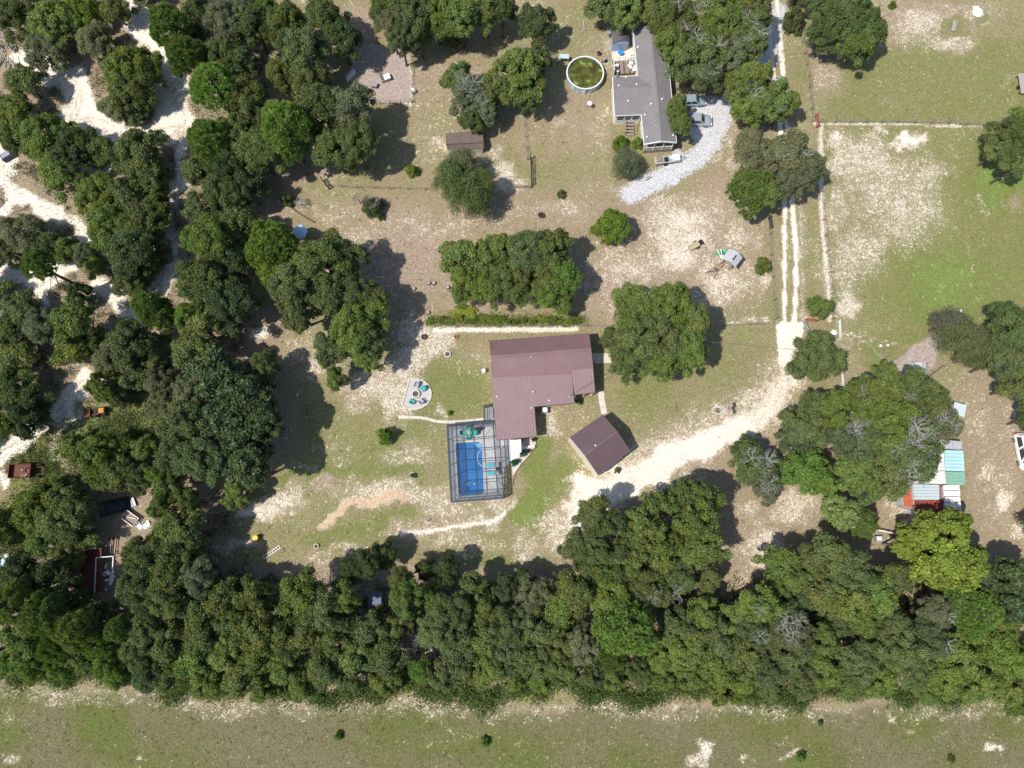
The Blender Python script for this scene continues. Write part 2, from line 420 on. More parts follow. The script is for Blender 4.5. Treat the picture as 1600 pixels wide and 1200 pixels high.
# pale, mottled middle clearing
for (x, y, a, b_, v) in [(1060, 350, 110, 60, .62), (1050, 365, 55, 55, .85), (1100, 330, 60, 40, .6), (960, 420, 90, 50, .55), (1130, 430, 90, 60, .6), (1040, 320, 50, 20, .7), (1110, 470, 60, 30, .55), (1170, 370, 40, 50, .5), (1020, 400, 40, 40, .6), (1190, 440, 14, 22, .8), (1060, 395, 45, 25, .95), (960, 475, 30, 50, .5)]:
    S = over(S, blob(x, y, a, b_, v))
B = over(B, blob(1000, 410, 110, 80, 0.45)); B = over(B, blob(1120, 400, 90, 80, 0.5))
O = over(O, blob(1122, 300, 16, 46, 0.55)); B = over(B, blob(1125, 310, 40, 60, 0.8)); O = over(O, blob(1160, 345, 50, 10, .35))
S = over(S, blob(1160, 255, 35, 60, 0.5)); S = over(S, blob(1145, 200, 16, 60, 0.5))
G = put(G, stroke([(1180, 335), (1200, 420), (1205, 500)], 30, 0.8), 0.42); S = put(S, stroke([(1195, 335), (1208, 420), (1212, 500)], 18, 0.7), 0.2)
for (x, y, a, b_, v) in [(620, 420, 170, 90, .85), (880, 330, 200, 50, .6), (1010, 430, 230, 80, .75), (1130, 350, 90, 70, .7), (640, 400, 150, 100, .95), (600, 330, 90, 40, .7), (760, 330, 120, 50, .7), (950, 440, 70, 80, .9), (1100, 420, 130, 90, .75), (740, 470, 70, 30, .9), (1000, 340, 80, 40, .6), (700, 120, 70, 50, .8), (1160, 240, 40, 90, .7), (1290, 90, 40, 90, .75), (1440, 30, 130, 50, .6), (900, 180, 70, 60, .6)]:
    B = over(B, blob(x, y, a, b_, v))
for (x, y, a, b_, v) in [(1060, 345, 70, 30, .9), (1075, 375, 50, 26, .95), (1120, 440, 50, 26, .8), (990, 420, 50, 26, .75), (1150, 370, 30, 30, .7), (640, 350, 60, 14, .6), (560, 380, 50, 30, .55), (880, 320, 60, 14, .6), (1350, 250, 80, 60, .74), (1420, 330, 90, 90, .66), (1340, 400, 80, 80, .66), (1320, 480, 26, 30, .85), (1455, 270, 60, 30, .7)]:
    S = over(S, blob(x, y, a, b_, v))
for (x, y, a, b_) in [(620, 400, 190, 110), (900, 400, 140, 90), (1080, 400, 150, 100), (880, 200, 60, 60)]:
    G = put(G, blob(x, y, a, b_, .75), 0.05)
# gravel drive
GRAV = over(stroke([(1215, 20), (1196, 95), (1165, 130), (1138, 165), (1118, 205), (1098, 240), (1055, 266), (1012, 290), (985, 303)], 34, 1.0, 0.75, True), blob(1120, 190, 18, 40, 1.0))
GRAV = over(GRAV, stroke([(1065, 250), (1030, 285)], 26, 0.9, 0.5)); GRAV = over(GRAV, poly([(1078, 150), (1140, 150), (1125, 235), (1095, 240), (1075, 205)], 1.0, 5))
V = over(V, GRAV); S = put(S, GRAV, 0.2); S = over(S, stroke([(1150, 150), (1130, 190), (1110, 240)], 46, 0.6, 0.8))
V = over(V, blob(985, 300, 30, 14, 0.6))
# north fence line of the maroon house, green tufts, mottled sand
S = over(S, stroke([(680, 515), (760, 515), (900, 514)], 9, 1.15, 0.6, True)); S = over(S, stroke([(1130, 508), (1212, 506)], 8, 0.6, 0.6))
S = over(S, stroke([(640, 512), (690, 530), (650, 560), (600, 590), (560, 620)], 55, 0.75, 0.8)); S = over(S, blob(720, 570, 30, 30, 0.4)); S = over(S, blob(745, 560, 20, 36, 0.45))
S = over(S, blob(490, 560, 60, 60, 0.62)); S = over(S, blob(560, 600, 50, 30, 0.75)); S = over(S, blob(400, 525, 18, 12, 1.2)); S = over(S, blob(460, 530, 40, 20, 0.5))
G = put(G, blob(690, 590, 60, 40, 0.9), 0.75); G = put(G, blob(720, 620, 60, 40, 0.9), 0.7); S = put(S, blob(720, 600, 50, 50, 0.6), 0.12)
G = put(G, blob(580, 690, 140, 90, 0.8), 0.72)
for (x, y, a, b_, v) in [(610, 620, 40, 60, .75), (590, 600, 40, 20, .8), (520, 700, 50, 16, .5), (600, 660, 50, 16, .6), (640, 710, 60, 30, .6), (560, 770, 90, 26, .55), (600, 760, 90, 20, .75), (430, 790, 60, 30, .95), (395, 795, 30, 24, 1.1), (480, 740, 50, 20, .65), (455, 770, 40, 24, .6), (370, 850, 60, 16, .8), (520, 860, 70, 14, .6), (680, 780, 80, 30, .65), (700, 800, 70, 20, .65), (720, 850, 90, 26, .55), (780, 790, 40, 20, .7), (500, 880, 40, 16, .6), (690, 645, 16, 12, .7), (640, 830, 60, 30, .6), (780, 560, 20, 30, .5), (655, 770, 30, 24, .6)]:
    S = over(S, blob(x, y, a, b_, v))
G = put(G, stroke([(440, 745), (560, 730), (660, 725)], 16, 0.9, .8), 0.75); S = put(S, stroke([(440, 745), (560, 730), (660, 725)], 14, 0.8, .8), 0.1)
G = put(G, stroke([(480, 850), (560, 830), (640, 800)], 24, 0.9, .8), 0.7); S = put(S, stroke([(480, 850), (560, 830), (640, 800)], 20, 0.6, .8), 0.15)
CLAY = over(stroke([(505, 818), (530, 800), (560, 785), (600, 775), (640, 772)], 17, 1.0, 0.5), stroke([(540, 790), (600, 778)], 22, 1, 0.5))
O = over(O, CLAY); S = put(S, CLAY, 1.0); G = put(G, CLAY, 0)
PATHW = stroke([(628, 834), (670, 830), (720, 822), (772, 814), (790, 800), (805, 785)], 7, 1.2, 0.6, True); S = over(S, PATHW)
S = over(S, stroke([(640, 835), (700, 828), (780, 810)], 26, 0.65, 0.8))
DK = blob(507, 752, 10, 8, 1.0); B = put(B, blob(507, 758, 30, 22, 1.0), 0.8); P = over(P, DK * 0.8); S = put(S, DK, 0)
G = put(G, blob(740, 870, 110, 26, 0.8), 0.55)
# swale and side yard
for L_ in (stroke([(850, 690), (842, 730), (832, 770), (818, 810)], 30, 1.0, 0.7), stroke([(880, 740), (860, 770), (835, 810)], 40, 0.8, 0.8)):
    G = put(G, L_, 1.0); S = put(S, L_, 0.1)
for (x, y, a, b_, v) in [(865, 665, 22, 24, .7), (895, 700, 10, 30, .5), (905, 740, 14, 40, .6), (850, 620, 15, 10, .5), (830, 860, 40, 26, .62), (900, 720, 20, 30, .45), (812, 850, 20, 40, .6)]:
    S = over(S, blob(x, y, a, b_, v))
L_ = blob(878, 838, 17, 28, 1.0); S = over(S, L_); O = over(O, L_ * 0.45)
# eastern lawn
G = put(G, blob(1060, 610, 150, 80, 0.9), 0.45); S = put(S, blob(1060, 610, 140, 70, 0.9), 0.12); B = over(B, blob(1110, 600, 60, 40, 0.35)); G = put(G, blob(1000, 590, 40, 60, 0.8), 0.62)
S = over(S, stroke([(1090, 640), (1130, 655), (1190, 600)], 40, 0.5, 0.9)); S = over(S, blob(1080, 655, 14, 16, .5)); S = over(S, blob(1020, 680, 60, 16, .5)); S = over(S, blob(1125, 625, 12, 14, .6))
DRV = over(stroke([(905, 815), (925, 790), (950, 765), (1000, 735), (1050, 712), (1110, 690), (1165, 665)], 44, 1.0, 0.5), stroke([(930, 770), (990, 745), (1040, 725)], 60, 1.0, 0.45))
DRV = over(DRV, over(stroke([(1165, 665), (1205, 640), (1225, 605), (1232, 565)], 44, 0.8, 0.6), stroke([(900, 780), (935, 765)], 24, 0.8, .5)))
DRV = over(DRV, stroke([(905, 815), (890, 835)], 26, .9, .5))
S = over(S, DRV * 1.3); G = put(G, DRV, 0.1)
S = over(S, stroke([(880, 830), (925, 780), (1000, 725), (1100, 680), (1200, 640), (1225, 590)], 96, 0.72, 0.9)); S = over(S, blob(960, 730, 60, 36, 0.95)); S = over(S, blob(1215, 640, 50, 50, .8))
S = over(S, stroke([(1000, 690), (1100, 670), (1180, 640)], 30, 0.5, 0.9))
PAD = poly([(1213, 503), (1257, 503), (1251, 545), (1237, 572), (1215, 566)], 1.0, 1.8)
PAD = over(PAD, stroke([(1226, 318), (1226, 420), (1225, 505)], 6.5, 1.0, 0.35, True))
PAD = over(PAD, stroke([(1238, 308), (1243, 380), (1244, 440), (1242, 505)], 7.5, 1.0, 0.35, True))
PAD = over(PAD, stroke([(1205, -60), (1203, 40), (1206, 100)], 8, 1.0, 0.35, True)); PAD = over(PAD, stroke([(1213, -60), (1216, 40), (1222, 103)], 6.5, 1.0, 0.35, True))
PAD = over(PAD, stroke([(1206, 100), (1215, 170), (1224, 240), (1226, 320)], 6.5, 1.0, 0.35, True)); PAD = over(PAD, stroke([(1222, 103), (1228, 180), (1234, 250), (1238, 310)], 7, 1.0, 0.35, True))
S = over(S, PAD * 1.3); O = put(O, PAD, 0); V = put(V, PAD * 0.5, 0.0); G = put(G, PAD, 0.0)
S = over(S, stroke([(1250, 315), (1253, 400), (1254, 500)], 7, 0.6, 0.8, True)); S = over(S, blob(1255, 490, 12, 10, .7))
G = put(G, stroke([(1250, 30), (1258, 180)], 22, 0.8), 0.5); G = put(G, stroke([(1270, 320), (1272, 480)], 16, 0.9), 0.6)
S = over(S, stroke([(1282, 195), (1283, 300), (1286, 370), (1292, 420), (1296, 500)], 9, 0.95, 0.6, True))
S = over(S, stroke([(1272, 193), (1400, 194), (1480, 196), (1560, 200)], 5.5, 1.1, 0.5, True))
# eastern pasture
G = put(G, poly([(1270, 70), (1700, 70), (1700, 560), (1300, 560)], 0.9, 20), 0.60)
S = put(S, poly([(1290, 80), (1700, 80), (1700, 190), (1290, 190)], 0.7, 20), 0.16)
for (x, y, a, b_, v) in [(1310, 240, 30, 60, .75), (1308, 218, 16, 22, 1.05), (1415, 222, 28, 14, 1.25), (1440, 220, 24, 12, 1.0), (1370, 205, 16, 8, .8), (1390, 290, 120, 90, .68), (1340, 390, 70, 60, .62), (1440, 310, 70, 70, .62), (1320, 450, 22, 60, .6), (1480, 390, 70, 50, .5), (1520, 380, 60, 30, .45), (1310, 320, 26, 70, .65), (1360, 330, 60, 20, .55), (1290, 120, 40, 26, .5), (1460, 30, 90, 34, .68), (1430, 60, 70, 26, .5), (1490, 70, 45, 20, .72), (1545, 20, 60, 30, .45), (1575, 125, 20, 22, .6), (1575, 75, 12, 8, .6), (1330, 560, 40, 40, .5), (1320, 530, 24, 60, .55), (1530, 40, 30, 20, .55), (1400, 360, 50, 24, .5), (1540, 380, 40, 40, .3)]:
    S = over(S, blob(x, y, a, b_, v))
for (x, y, a, b_, v) in [(1555, 285, 80, 80, .95), (1530, 420, 130, 80, .85), (1460, 460, 110, 70, .9), (1480, 445, 60, 40, 1.1), (1560, 280, 40, 40, 1.05), (1420, 545, 60, 30, .75), (1560, 460, 60, 40, .8), (1380, 560, 40, 30, .7), (1570, 90, 40, 60, .6), (1500, 170, 80, 30, .5)]:
    L_ = blob(x, y, a, b_, 0.85); G = put(G, L_, v); S = put(S, L_ * 0.9, 0.14)
L_ = blob(1490, 42, 17, 22, 1.0, soft=.3); G = put(G, L_, 0.5); S = put(S, L_, 0.1); B = put(B, L_, .3)
L_ = blob(1528, 32, 17, 14, 1.0, soft=.3); G = put(G, L_, 0.55); S = put(S, L_, 0.1)
B = over(B, blob(1285, 60, 26, 60, 0.6)); B = over(B, blob(1400, 30, 40, 40, 0.5)); B = over(B, blob(1585, 320, 20, 24, 0.7)); S = over(S, stroke([(1522, 305), (1545, 335)], 10, .5, .6))
S = over(S, stroke([(1523, 340), (1520, 420), (1505, 470)], 4, 0.55, 0.8))
PT = over(stroke([(1475, 515), (1458, 540), (1445, 560), (1420, 572), (1395, 580)], 26, 1.0, 0.4), blob(1440, 562, 26, 18, 1))
P = over(P, PT * 0.7); B = put(B, PT, 0.5); S = put(S, PT, 0.2); G = put(G, PT, 0)
S = over(S, stroke([(1340, 535), (1365, 530), (1430, 545)], 4, .6, .6, True))
# eastern farm yard
B = over(B, poly([(1500, 560), (1700, 560), (1700, 900), (1500, 900)], 0.65, 20)); O = over(O, blob(1560, 600, 60, 50, 0.3)); G = put(G, poly([(1505, 600), (1560, 580), (1560, 780), (1510, 760)], .6, 20), .4)
for (x, y, a, b_, v) in [(1530, 670, 26, 36, .55), (1560, 740, 50, 50, .5), (1570, 780, 16, 26, 1.0), (1590, 830, 26, 22, .9), (1560, 810, 40, 50, .45), (1575, 660, 30, 40, .5), (1545, 740, 20, 14, .8)]:
    S = over(S, blob(x, y, a, b_, v))
O = over(O, stroke([(1585, 730), (1590, 800), (1560, 850)], 20, .3, .8)); O = over(O, stroke([(1550, 560), (1548, 590)], 16, .4, .6))
# lower right clearings under the oaks
lower = poly([(860, 900), (940, 780), (1120, 700), (1230, 640), (1500, 600), (1500, 900), (1700, 880), (1700, 1085), (860, 1085)], 1, 20)
B = over(B, lower * 0.6); G = put(G, lower, 0.25)
for (x, y, a, b_, v) in [(1190, 860, 50, 50, .85), (1170, 800, 24, 24, .7), (1240, 790, 60, 36, .7), (1260, 780, 40, 26, .75), (1200, 890, 30, 30, .7), (1400, 790, 26, 30, .75), (1160, 905, 30, 20, .6), (1300, 740, 30, 20, .6), (1108, 930, 14, 14, .8), (1230, 790, 50, 10, .7), (790, 940, 30, 16, .7), (830, 925, 20, 14, .6), (1230, 620, 30, 40, .8), (1212, 680, 40, 20, .5)]:
    S = over(S, blob(x, y, a, b_, v))
O = over(O, blob(1215, 830, 26, 36, .35)); O = over(O, blob(1165, 905, 24, 14, .5)); O = over(O, blob(1350, 995, 20, 14, .6)); G = put(G, blob(1190, 665, 40, 26, .8), .6)
# woodland belt and the south field
belt = poly([(330, 890), (560, 870), (860, 890), (860, 1075), (-200, 1060), (-200, 860), (200, 830)], 1, 18)
B = over(B, belt * 0.85); O = over(O, blob(430, 895, 60, 16, .5))
edge = 1062 + 26 * sstep(120, 420, PX) * (1 - sstep(1500, 1600, PX) * 0) + (vnoise(PX, PX * 0, 40, 31) - .5) * 24
FIELD = sstep(-10, 10, PY - edge)
S = put(S, FIELD, 0.10); B = put(B, FIELD, 0.0); G = put(G, FIELD, 0.48 + 1.0 * (vnoise(PX, PY, 75, 33) - .5)); F = FIELD * 0.95 * sstep(0, 40, PY - edge) + FIELD * 0.2
strip = FIELD * (1 - sstep(24, 52, PY - edge)); B = over(B, strip * 0.6); S = over(S, strip * (0.20 + 0.38 * vnoise(PX, PY, 45, 34)))
G = put(G, blob(165, 1120, 35, 60, .8), .95); G = over(G, FIELD * blob(700, 1160, 250, 30, .7)); F = over(F, FIELD * stroke([(100, 1118), (500, 1128), (900, 1126), (1600, 1132)], 5, 1.0, .7)); S = over(S, FIELD * stroke([(0, 1085), (400, 1105), (900, 1110), (1600, 1118)], 7, .5, .9)); S = over(S, FIELD * stroke([(300, 1118), (900, 1119), (1600, 1125)], 4, .42, .9)); S = over(S, FIELD * stroke([(400, 1160), (1000, 1166), (1600, 1158)], 6, .3, .9))
for (x, y, a, b_, v) in [(1100, 1180, 14, 30, 1.0), (1085, 1192, 20, 10, .9), (1170, 1190, 16, 10, .8), (1557, 1170, 10, 8, 1.1), (10, 1190, 20, 14, .7), (1240, 1180, 16, 12, .9), (30, 1080, 60, 20, .4), (1415, 1140, 20, 8, .6), (530, 1100, 60, 14, .5), (660, 1095, 70, 18, .6), (930, 1095, 60, 18, .5), (1170, 1110, 20, 14, .9), (1385, 1118, 14, 12, .6), (210, 1190, 10, 5, .6), (20, 1120, 60, 30, .35), (700, 1150, 60, 14, .35), (1215, 1160, 30, 14, .4)]:
    S = over(S, FIELD * blob(x, y, a, b_, v))

# wheel ruts: narrow trodden lines along the tracks
def shifted(pts, d):
    out = []
    for i, (x, y) in enumerate(pts):
        x0, y0 = pts[max(i - 1, 0)]; x1, y1 = pts[min(i + 1, len(pts) - 1)]; l_ = math.hypot(x1 - x0, y1 - y0); out.append((x - (y1 - y0) / l_ * d, y + (x1 - x0) / l_ * d))
    return out
for pts, wd in road_pts:
    if len(pts) < 4: continue
    for d in ((-9, -2, 5, 11) if wd > 30 else (-5, 4)):
        L_ = stroke(shifted(pts, d), 4.0, 1.0, .8, True) * (vnoise(PX, PY, 26, 77 + d) > .35); S = put(S, L_ * .75, 0.78); B = put(B, L_ * .8, 0.55)
for d in (-16, -9, 3, 10):
    L_ = stroke(shifted([(905, 815), (925, 790), (950, 765), (1000, 735), (1050, 712), (1110, 690), (1165, 665), (1205, 635), (1226, 590)], d), 4.0, 1.0, .8, True); S = put(S, L_ * .35, 0.8); B = put(B, L_ * .4, 0.4)
# ---- ground material
def ground_material():
    m = bpy.data.materials.new('sandy_grassland'); m.use_nodes = True
    nt = m.node_tree; N = nt.nodes; L = nt.links; p = N['Principled BSDF']
    p.inputs['Roughness'].default_value = 0.95; p.inputs['Specular IOR Level'].default_value = 0.1
    tc = N.new('ShaderNodeTexCoord')
    def attr(n):
        a = N.new('ShaderNodeAttribute'); a.attribute_name = n; s_ = N.new('ShaderNodeSeparateColor'); L.new(a.outputs['Color'], s_.inputs[0]); return s_, a
    sa, aa = attr('mask_a'); sb, ab = attr('mask_b')
    def noise(sc, det=6, ro=0.6, dist=0.0, off=0.0):
        n = N.new('ShaderNodeTexNoise'); n.inputs['Scale'].default_value = sc; n.inputs['Detail'].default_value = det
        n.inputs['Roughness'].default_value = ro; n.inputs['Distortion'].default_value = dist
        if off:
            mp = N.new('ShaderNodeMapping'); mp.inputs['Location'].default_value = (off, off * 1.7, off * .3); L.new(tc.outputs['Object'], mp.inputs[0]); L.new(mp.outputs[0], n.inputs['Vector'])
        else: L.new(tc.outputs['Object'], n.inputs['Vector'])
        return n.outputs[0]
    def math_(op, a, b=None, c=None):
        n = N.new('ShaderNodeMath'); n.operation = op
        for i, v in enumerate((a, b, c)):
            if v is None: continue
            if isinstance(v, (int, float)): n.inputs[i].default_value = v
            else: L.new(v, n.inputs[i])
        return n.outputs[0]
    def ss(x, a, b, lo=0.0, hi=1.0):
        n = N.new('ShaderNodeMapRange'); n.interpolation_type = 'SMOOTHSTEP'
        n.inputs[1].default_value = a; n.inputs[2].default_value = b; n.inputs[3].default_value = lo; n.inputs[4].default_value = hi
        L.new(x, n.inputs[0]); return n.outputs[0]
    def mix(f, a, b):
        n = N.new('ShaderNodeMix'); n.data_type = 'RGBA'
        L.new(f, n.inputs['Factor'])
        for k, v in (('A', a), ('B', b)):
            if isinstance(v, tuple): n.inputs[k].default_value = (*v, 1)
            else: L.new(v, n.inputs[k])
        return n.outputs['Result']
    nf = noise(2.1, 5, 0.66, 1.6)            # fine mottling
    nf2 = noise(6.5, 6, 0.8, 0.3, 31.0)
    nm = noise(0.55, 6, 0.62, 0.5, 7.0)
    nl = noise(0.12, 5, 0.6, 0.3, 13.0)
    # green
    g = math_('ADD', sa.outputs[1], math_('MULTIPLY', math_('SUBTRACT', nm, 0.5), 1.1))
    g = math_('ADD', g, math_('MULTIPLY', math_('SUBTRACT', nl, 0.5), 0.9))
    g = math_('ADD', g, math_('MULTIPLY', math_('SUBTRACT', nf2, 0.5), 2.4))
    g = math_('ADD', g, math_('MULTIPLY', math_('SUBTRACT', nf, 0.5), 1.2))
    dry = mix(ss(nf2, .40, .60), (0.315, 0.254, 0.162), (0.205, 0.167, 0.088))
    c = mix(ss(g, 0.02, 0.78), dry, (0.160, 0.170, 0.055))
    c = mix(ss(g, 0.7, 1.4), c, (0.160, 0.225, 0.052))
    # litter
    b = math_('ADD', sa.outputs[2], math_('MULTIPLY', math_('SUBTRACT', nf, 0.5), 1.6))
    c = mix(ss(b, 0.15, 1.0), c, mix(ss(nf2, .38, .64), (0.225, 0.165, 0.115), (0.40, 0.315, 0.235)))
    # field
    f = math_('ADD', aa.outputs['Alpha'], math_('MULTIPLY', math_('SUBTRACT', nf, 0.5), 0.7))
    fg = mix(ss(g, 0.0, 0.8), (0.170, 0.148, 0.080), (0.118, 0.135, 0.036))
    fg = mix(ss(g, 0.7, 1.2), fg, (0.105, 0.150, 0.030))
    fg = mix(ss(nf2, .46, .62, 0, .8), fg, (0.085, 0.082, 0.040))
    fg = mix(ss(nf, .56, .66, 0, .55), fg, (0.25, 0.205, 0.14))
    c = mix(ss(f, 0.2, 0.75), c, fg)
    # clay
    o = math_('ADD', sb.outputs[1], math_('MULTIPLY', math_('SUBTRACT', nf, 0.5), 0.7))
    # sand: a soft pinkish wash first, then bright flecks and patches where mask and noises pass the mark
    s0 = math_('ADD', sa.outputs[0], math_('MULTIPLY', math_('SUBTRACT', nm, 0.5), 0.8))
    s0 = math_('ADD', s0, math_('MULTIPLY', math_('SUBTRACT', nl, 0.5), 0.5))
    c = mix(ss(s0, 0.2, 1.0, 0, 0.6), c, (0.40, 0.32, 0.24))
    s_ = math_('ADD', s0, math_('MULTIPLY', math_('SUBTRACT', nf, 0.5), 3.0))
    s_ = math_('ADD', s_, math_('MULTIPLY', math_('SUBTRACT', nf2, 0.5), 2.2))
    sand = mix(ss(nf2, .3, .7), (0.52, 0.45, 0.355), (0.68, 0.61, 0.50))
    sand = mix(ss(sa.outputs[0], .8, 1.2), sand, (0.74, 0.68, 0.58))
    sand = mix(ss(o, 0.2, 0.9), sand, (0.58, 0.46, 0.31))
    c = mix(ss(s_, 0.66, 0.84, 0, 0.93), c, sand)
    c = mix(ss(o, 0.25, 1.2, 0, .35), c, (0.46, 0.30, 0.19))
    # smooth pinkish bare soil
    c = mix(ss(sb.outputs[2], 0.15, 0.6, 0, .9), c, mix(ss(nf, .35, .65), (0.31, 0.25, 0.225), (0.42, 0.345, 0.305)))
    # gravel
    v = math_('ADD', sb.outputs[0], math_('MULTIPLY', math_('SUBTRACT', nf, 0.5), 2.4))
    c = mix(ss(v, 0.35, 0.8), c, mix(ss(nf2, .36, .6), (0.34, 0.34, 0.355), (0.60, 0.59, 0.60)))
    # fine speckle of stalks, leaves and pebbles
    sp = noise(4.2, 5, 0.9, 0.0, 3.0)
    vm = N.new('ShaderNodeVectorMath'); vm.operation = 'SCALE'; L.new(c, vm.inputs[0]); L.new(ss(sp, .34, .66, .70, 1.30), vm.inputs['Scale'])
    L.new(vm.outputs[0], p.inputs['Base Color'])
    h = math_('ADD', nf, math_('MULTIPLY', sp, 0.5))
    bp = N.new('ShaderNodeBump'); bp.inputs['Strength'].default_value = 0.55; bp.inputs['Distance'].default_value = 0.12
    L.new(h, bp.inputs['Height']); L.new(bp.outputs[0], p.inputs['Normal'])
    return m
M['ground'] = ground_material()

# assign each cell to a kind of ground
def cellmean(A): return (A[:-1, :-1] + A[1:, :-1] + A[:-1, 1:] + A[1:, 1:]) / 4
kind_id = np.zeros((ny - 1, nx - 1), int)
kind_id[cellmean(FIELD) > 0.5] = 1
kind_id[cellmean(ROAD) > 0.5] = 2
kind_id[cellmean(over(DRV, PAD)) > 0.5] = 3
kind_id[cellmean(GRAV) > 0.5] = 4
kind_id[cellmean(PATIO) > 0.5] = 5
vid = (np.arange(ny * nx)).reshape(ny, nx)
q = np.stack([vid[:-1, :-1], vid[:-1, 1:], vid[1:, 1:], vid[1:, :-1]], -1).reshape(-1, 4)
kf = kind_id.reshape(-1)
co = np.stack([XX, YY, np.zeros_like(XX)], -1).reshape(-1, 3)
ca = np.clip(np.stack([S, G, B, F], -1).reshape(-1, 4), 0, 2)
cb = np.clip(np.stack([V, O, P, P * 0], -1).reshape(-1, 4), 0, 2)
def ground_obj(name, kid, label):
    qs = q[kf == kid]
    used = np.unique(qs); remap = np.full(nx * ny, -1); remap[used] = np.arange(len(used))
    c3 = co[used]; A_ = ca[used]; B_ = cb[used]; fq = remap[qs]
    if kid in (0, 1):
        # far apron out to the horizon, butted against the sheet's edge
        E = 900.0
        if kid == 0: xa = [(-E, GY1, E, E), (-E, -25.0, GX0, GY1), (GX1, -25.0, E, GY1)]
        else: xa = [(-E, -E, E, GY0), (-E, GY0, GX0, -25.0), (GX1, GY0, E, -25.0)]
        if kid == 1: xa = [(-E, -E, E, GY0), (-E, GY0, GX0, -40.0), (GX1, GY0, E, -40.0)]
        else: xa = [(-E, GY1, E, E), (-E, -40.0, GX0, GY1), (GX1, -40.0, E, GY1)]
        for (x0, y0, x1, y1) in xa:
            b0 = len(c3)
            c3 = np.vstack([c3, [(x0, y0, 0), (x1, y0, 0), (x1, y1, 0), (x0, y1, 0)]])
            va = [.15, .45, .35, 0] if kid == 0 else [.12, .45, 0, .8]
            A_ = np.vstack([A_, [va] * 4]); B_ = np.vstack([B_, [[0, 0, 0, 0]] * 4])
            fq = np.vstack([fq, [(b0, b0 + 1, b0 + 2, b0 + 3)]])
    me = bpy.data.meshes.new(name)
    me.vertices.add(len(c3)); me.vertices.foreach_set('co', c3.astype(np.float32).ravel())
    me.loops.add(len(fq) * 4); me.loops.foreach_set('vertex_index', fq.astype(np.int32).ravel())
    me.polygons.add(len(fq)); me.polygons.foreach_set('loop_start', (np.arange(len(fq)) * 4).astype(np.int32))
    me.update(calc_edges=True)
    for nm_, arr in (('mask_a', A_), ('mask_b', B_)):
        at = me.attributes.new(nm_, 'FLOAT_COLOR', 'POINT'); at.data.foreach_set('color', arr.astype(np.float32).ravel())
    o = new_mesh_obj(name, me, M['ground'])
    return tag(o, label, None, None, 'structure')
ground_obj('ground', 0, 'sandy ground with dry grass, leaf litter and pale mottled patches')
ground_obj('field', 1, 'wide mown olive grass field along the bottom of the picture')
ground_obj('sand_track', 2, 'pale sand tracks winding through the woodland on the left')
ground_obj('driveway', 3, 'whitish sand driveway with two wheel tracks running up to the top edge')
ground_obj('gravel_driveway', 4, 'grey white gravel drive curving past the grey roofed home')
ground_obj('bare_yard', 5, 'smooth pinkish bare soil yard inside the wire pen')
# ------------------------------------------------------------------ foliage
def leaf_mat(name, rough=0.6, spec=0.25, trans=0.22, pale=0.0, hue=0.06):
    m = bpy.data.materials.new(name); m.use_nodes = True
    N = m.node_tree.nodes; L = m.node_tree.links; p = N['Principled BSDF']
    p.inputs['Roughness'].default_value = rough; p.inputs['Specular IOR Level'].default_value = spec
    oi = N.new('ShaderNodeObjectInfo'); at = N.new('ShaderNodeAttribute'); at.attribute_name = 'tint'
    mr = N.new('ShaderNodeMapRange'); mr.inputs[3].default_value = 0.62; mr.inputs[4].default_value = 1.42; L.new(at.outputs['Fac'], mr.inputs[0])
    vm = N.new('ShaderNodeVectorMath'); vm.operation = 'SCALE'; L.new(oi.outputs['Color'], vm.inputs[0]); L.new(mr.outputs[0], vm.inputs['Scale'])
    # a drift towards yellow in some clumps
    a2 = N.new('ShaderNodeAttribute'); a2.attribute_name = 'warm'
    mx = N.new('ShaderNodeMix'); mx.data_type = 'RGBA'; mx.blend_type = 'MULTIPLY'
    ml = N.new('ShaderNodeMath'); ml.operation = 'MULTIPLY'; ml.inputs[1].default_value = 1.0; L.new(a2.outputs['Fac'], ml.inputs[0])
    L.new(ml.outputs[0], mx.inputs['Factor']); L.new(vm.outputs[0], mx.inputs['A']); mx.inputs['B'].default_value = (1.35, 1.08, 0.62, 1)
    out = mx.outputs['Result']
    if pale > 0:
        gt = N.new('ShaderNodeMath'); gt.operation = 'GREATER_THAN'; gt.inputs[1].default_value = 1 - pale
        a3 = N.new('ShaderNodeAttribute'); a3.attribute_name = 'rnd'; L.new(a3.outputs['Fac'], gt.inputs[0])
        m3 = N.new('ShaderNodeMix'); m3.data_type = 'RGBA'; L.new(gt.outputs[0], m3.inputs['Factor']); L.new(out, m3.inputs['A']); m3.inputs['B'].default_value = (0.20, 0.20, 0.16, 1)
        out = m3.outputs['Result']
    L.new(out, p.inputs['Base Color'])
    tr = N.new('ShaderNodeBsdfTranslucent'); sc = N.new('ShaderNodeVectorMath'); sc.operation = 'MULTIPLY'; L.new(out, sc.inputs[0]); sc.inputs[1].default_value = (1.3, 1.5, 0.6); L.new(sc.outputs[0], tr.inputs[0])
    ms = N.new('ShaderNodeMixShader'); ms.inputs[0].default_value = trans; L.new(p.outputs[0], ms.inputs[1]); L.new(tr.outputs[0], ms.inputs[2])
    L.new(ms.outputs[0], N['Material Output'].inputs[0])
    return m
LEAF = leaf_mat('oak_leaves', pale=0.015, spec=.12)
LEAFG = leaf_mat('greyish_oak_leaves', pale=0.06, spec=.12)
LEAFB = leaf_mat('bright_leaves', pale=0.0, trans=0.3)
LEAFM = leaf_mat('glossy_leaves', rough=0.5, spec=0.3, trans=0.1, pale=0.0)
NEEDLE = leaf_mat('pine_needles', trans=0.25, pale=0.0)

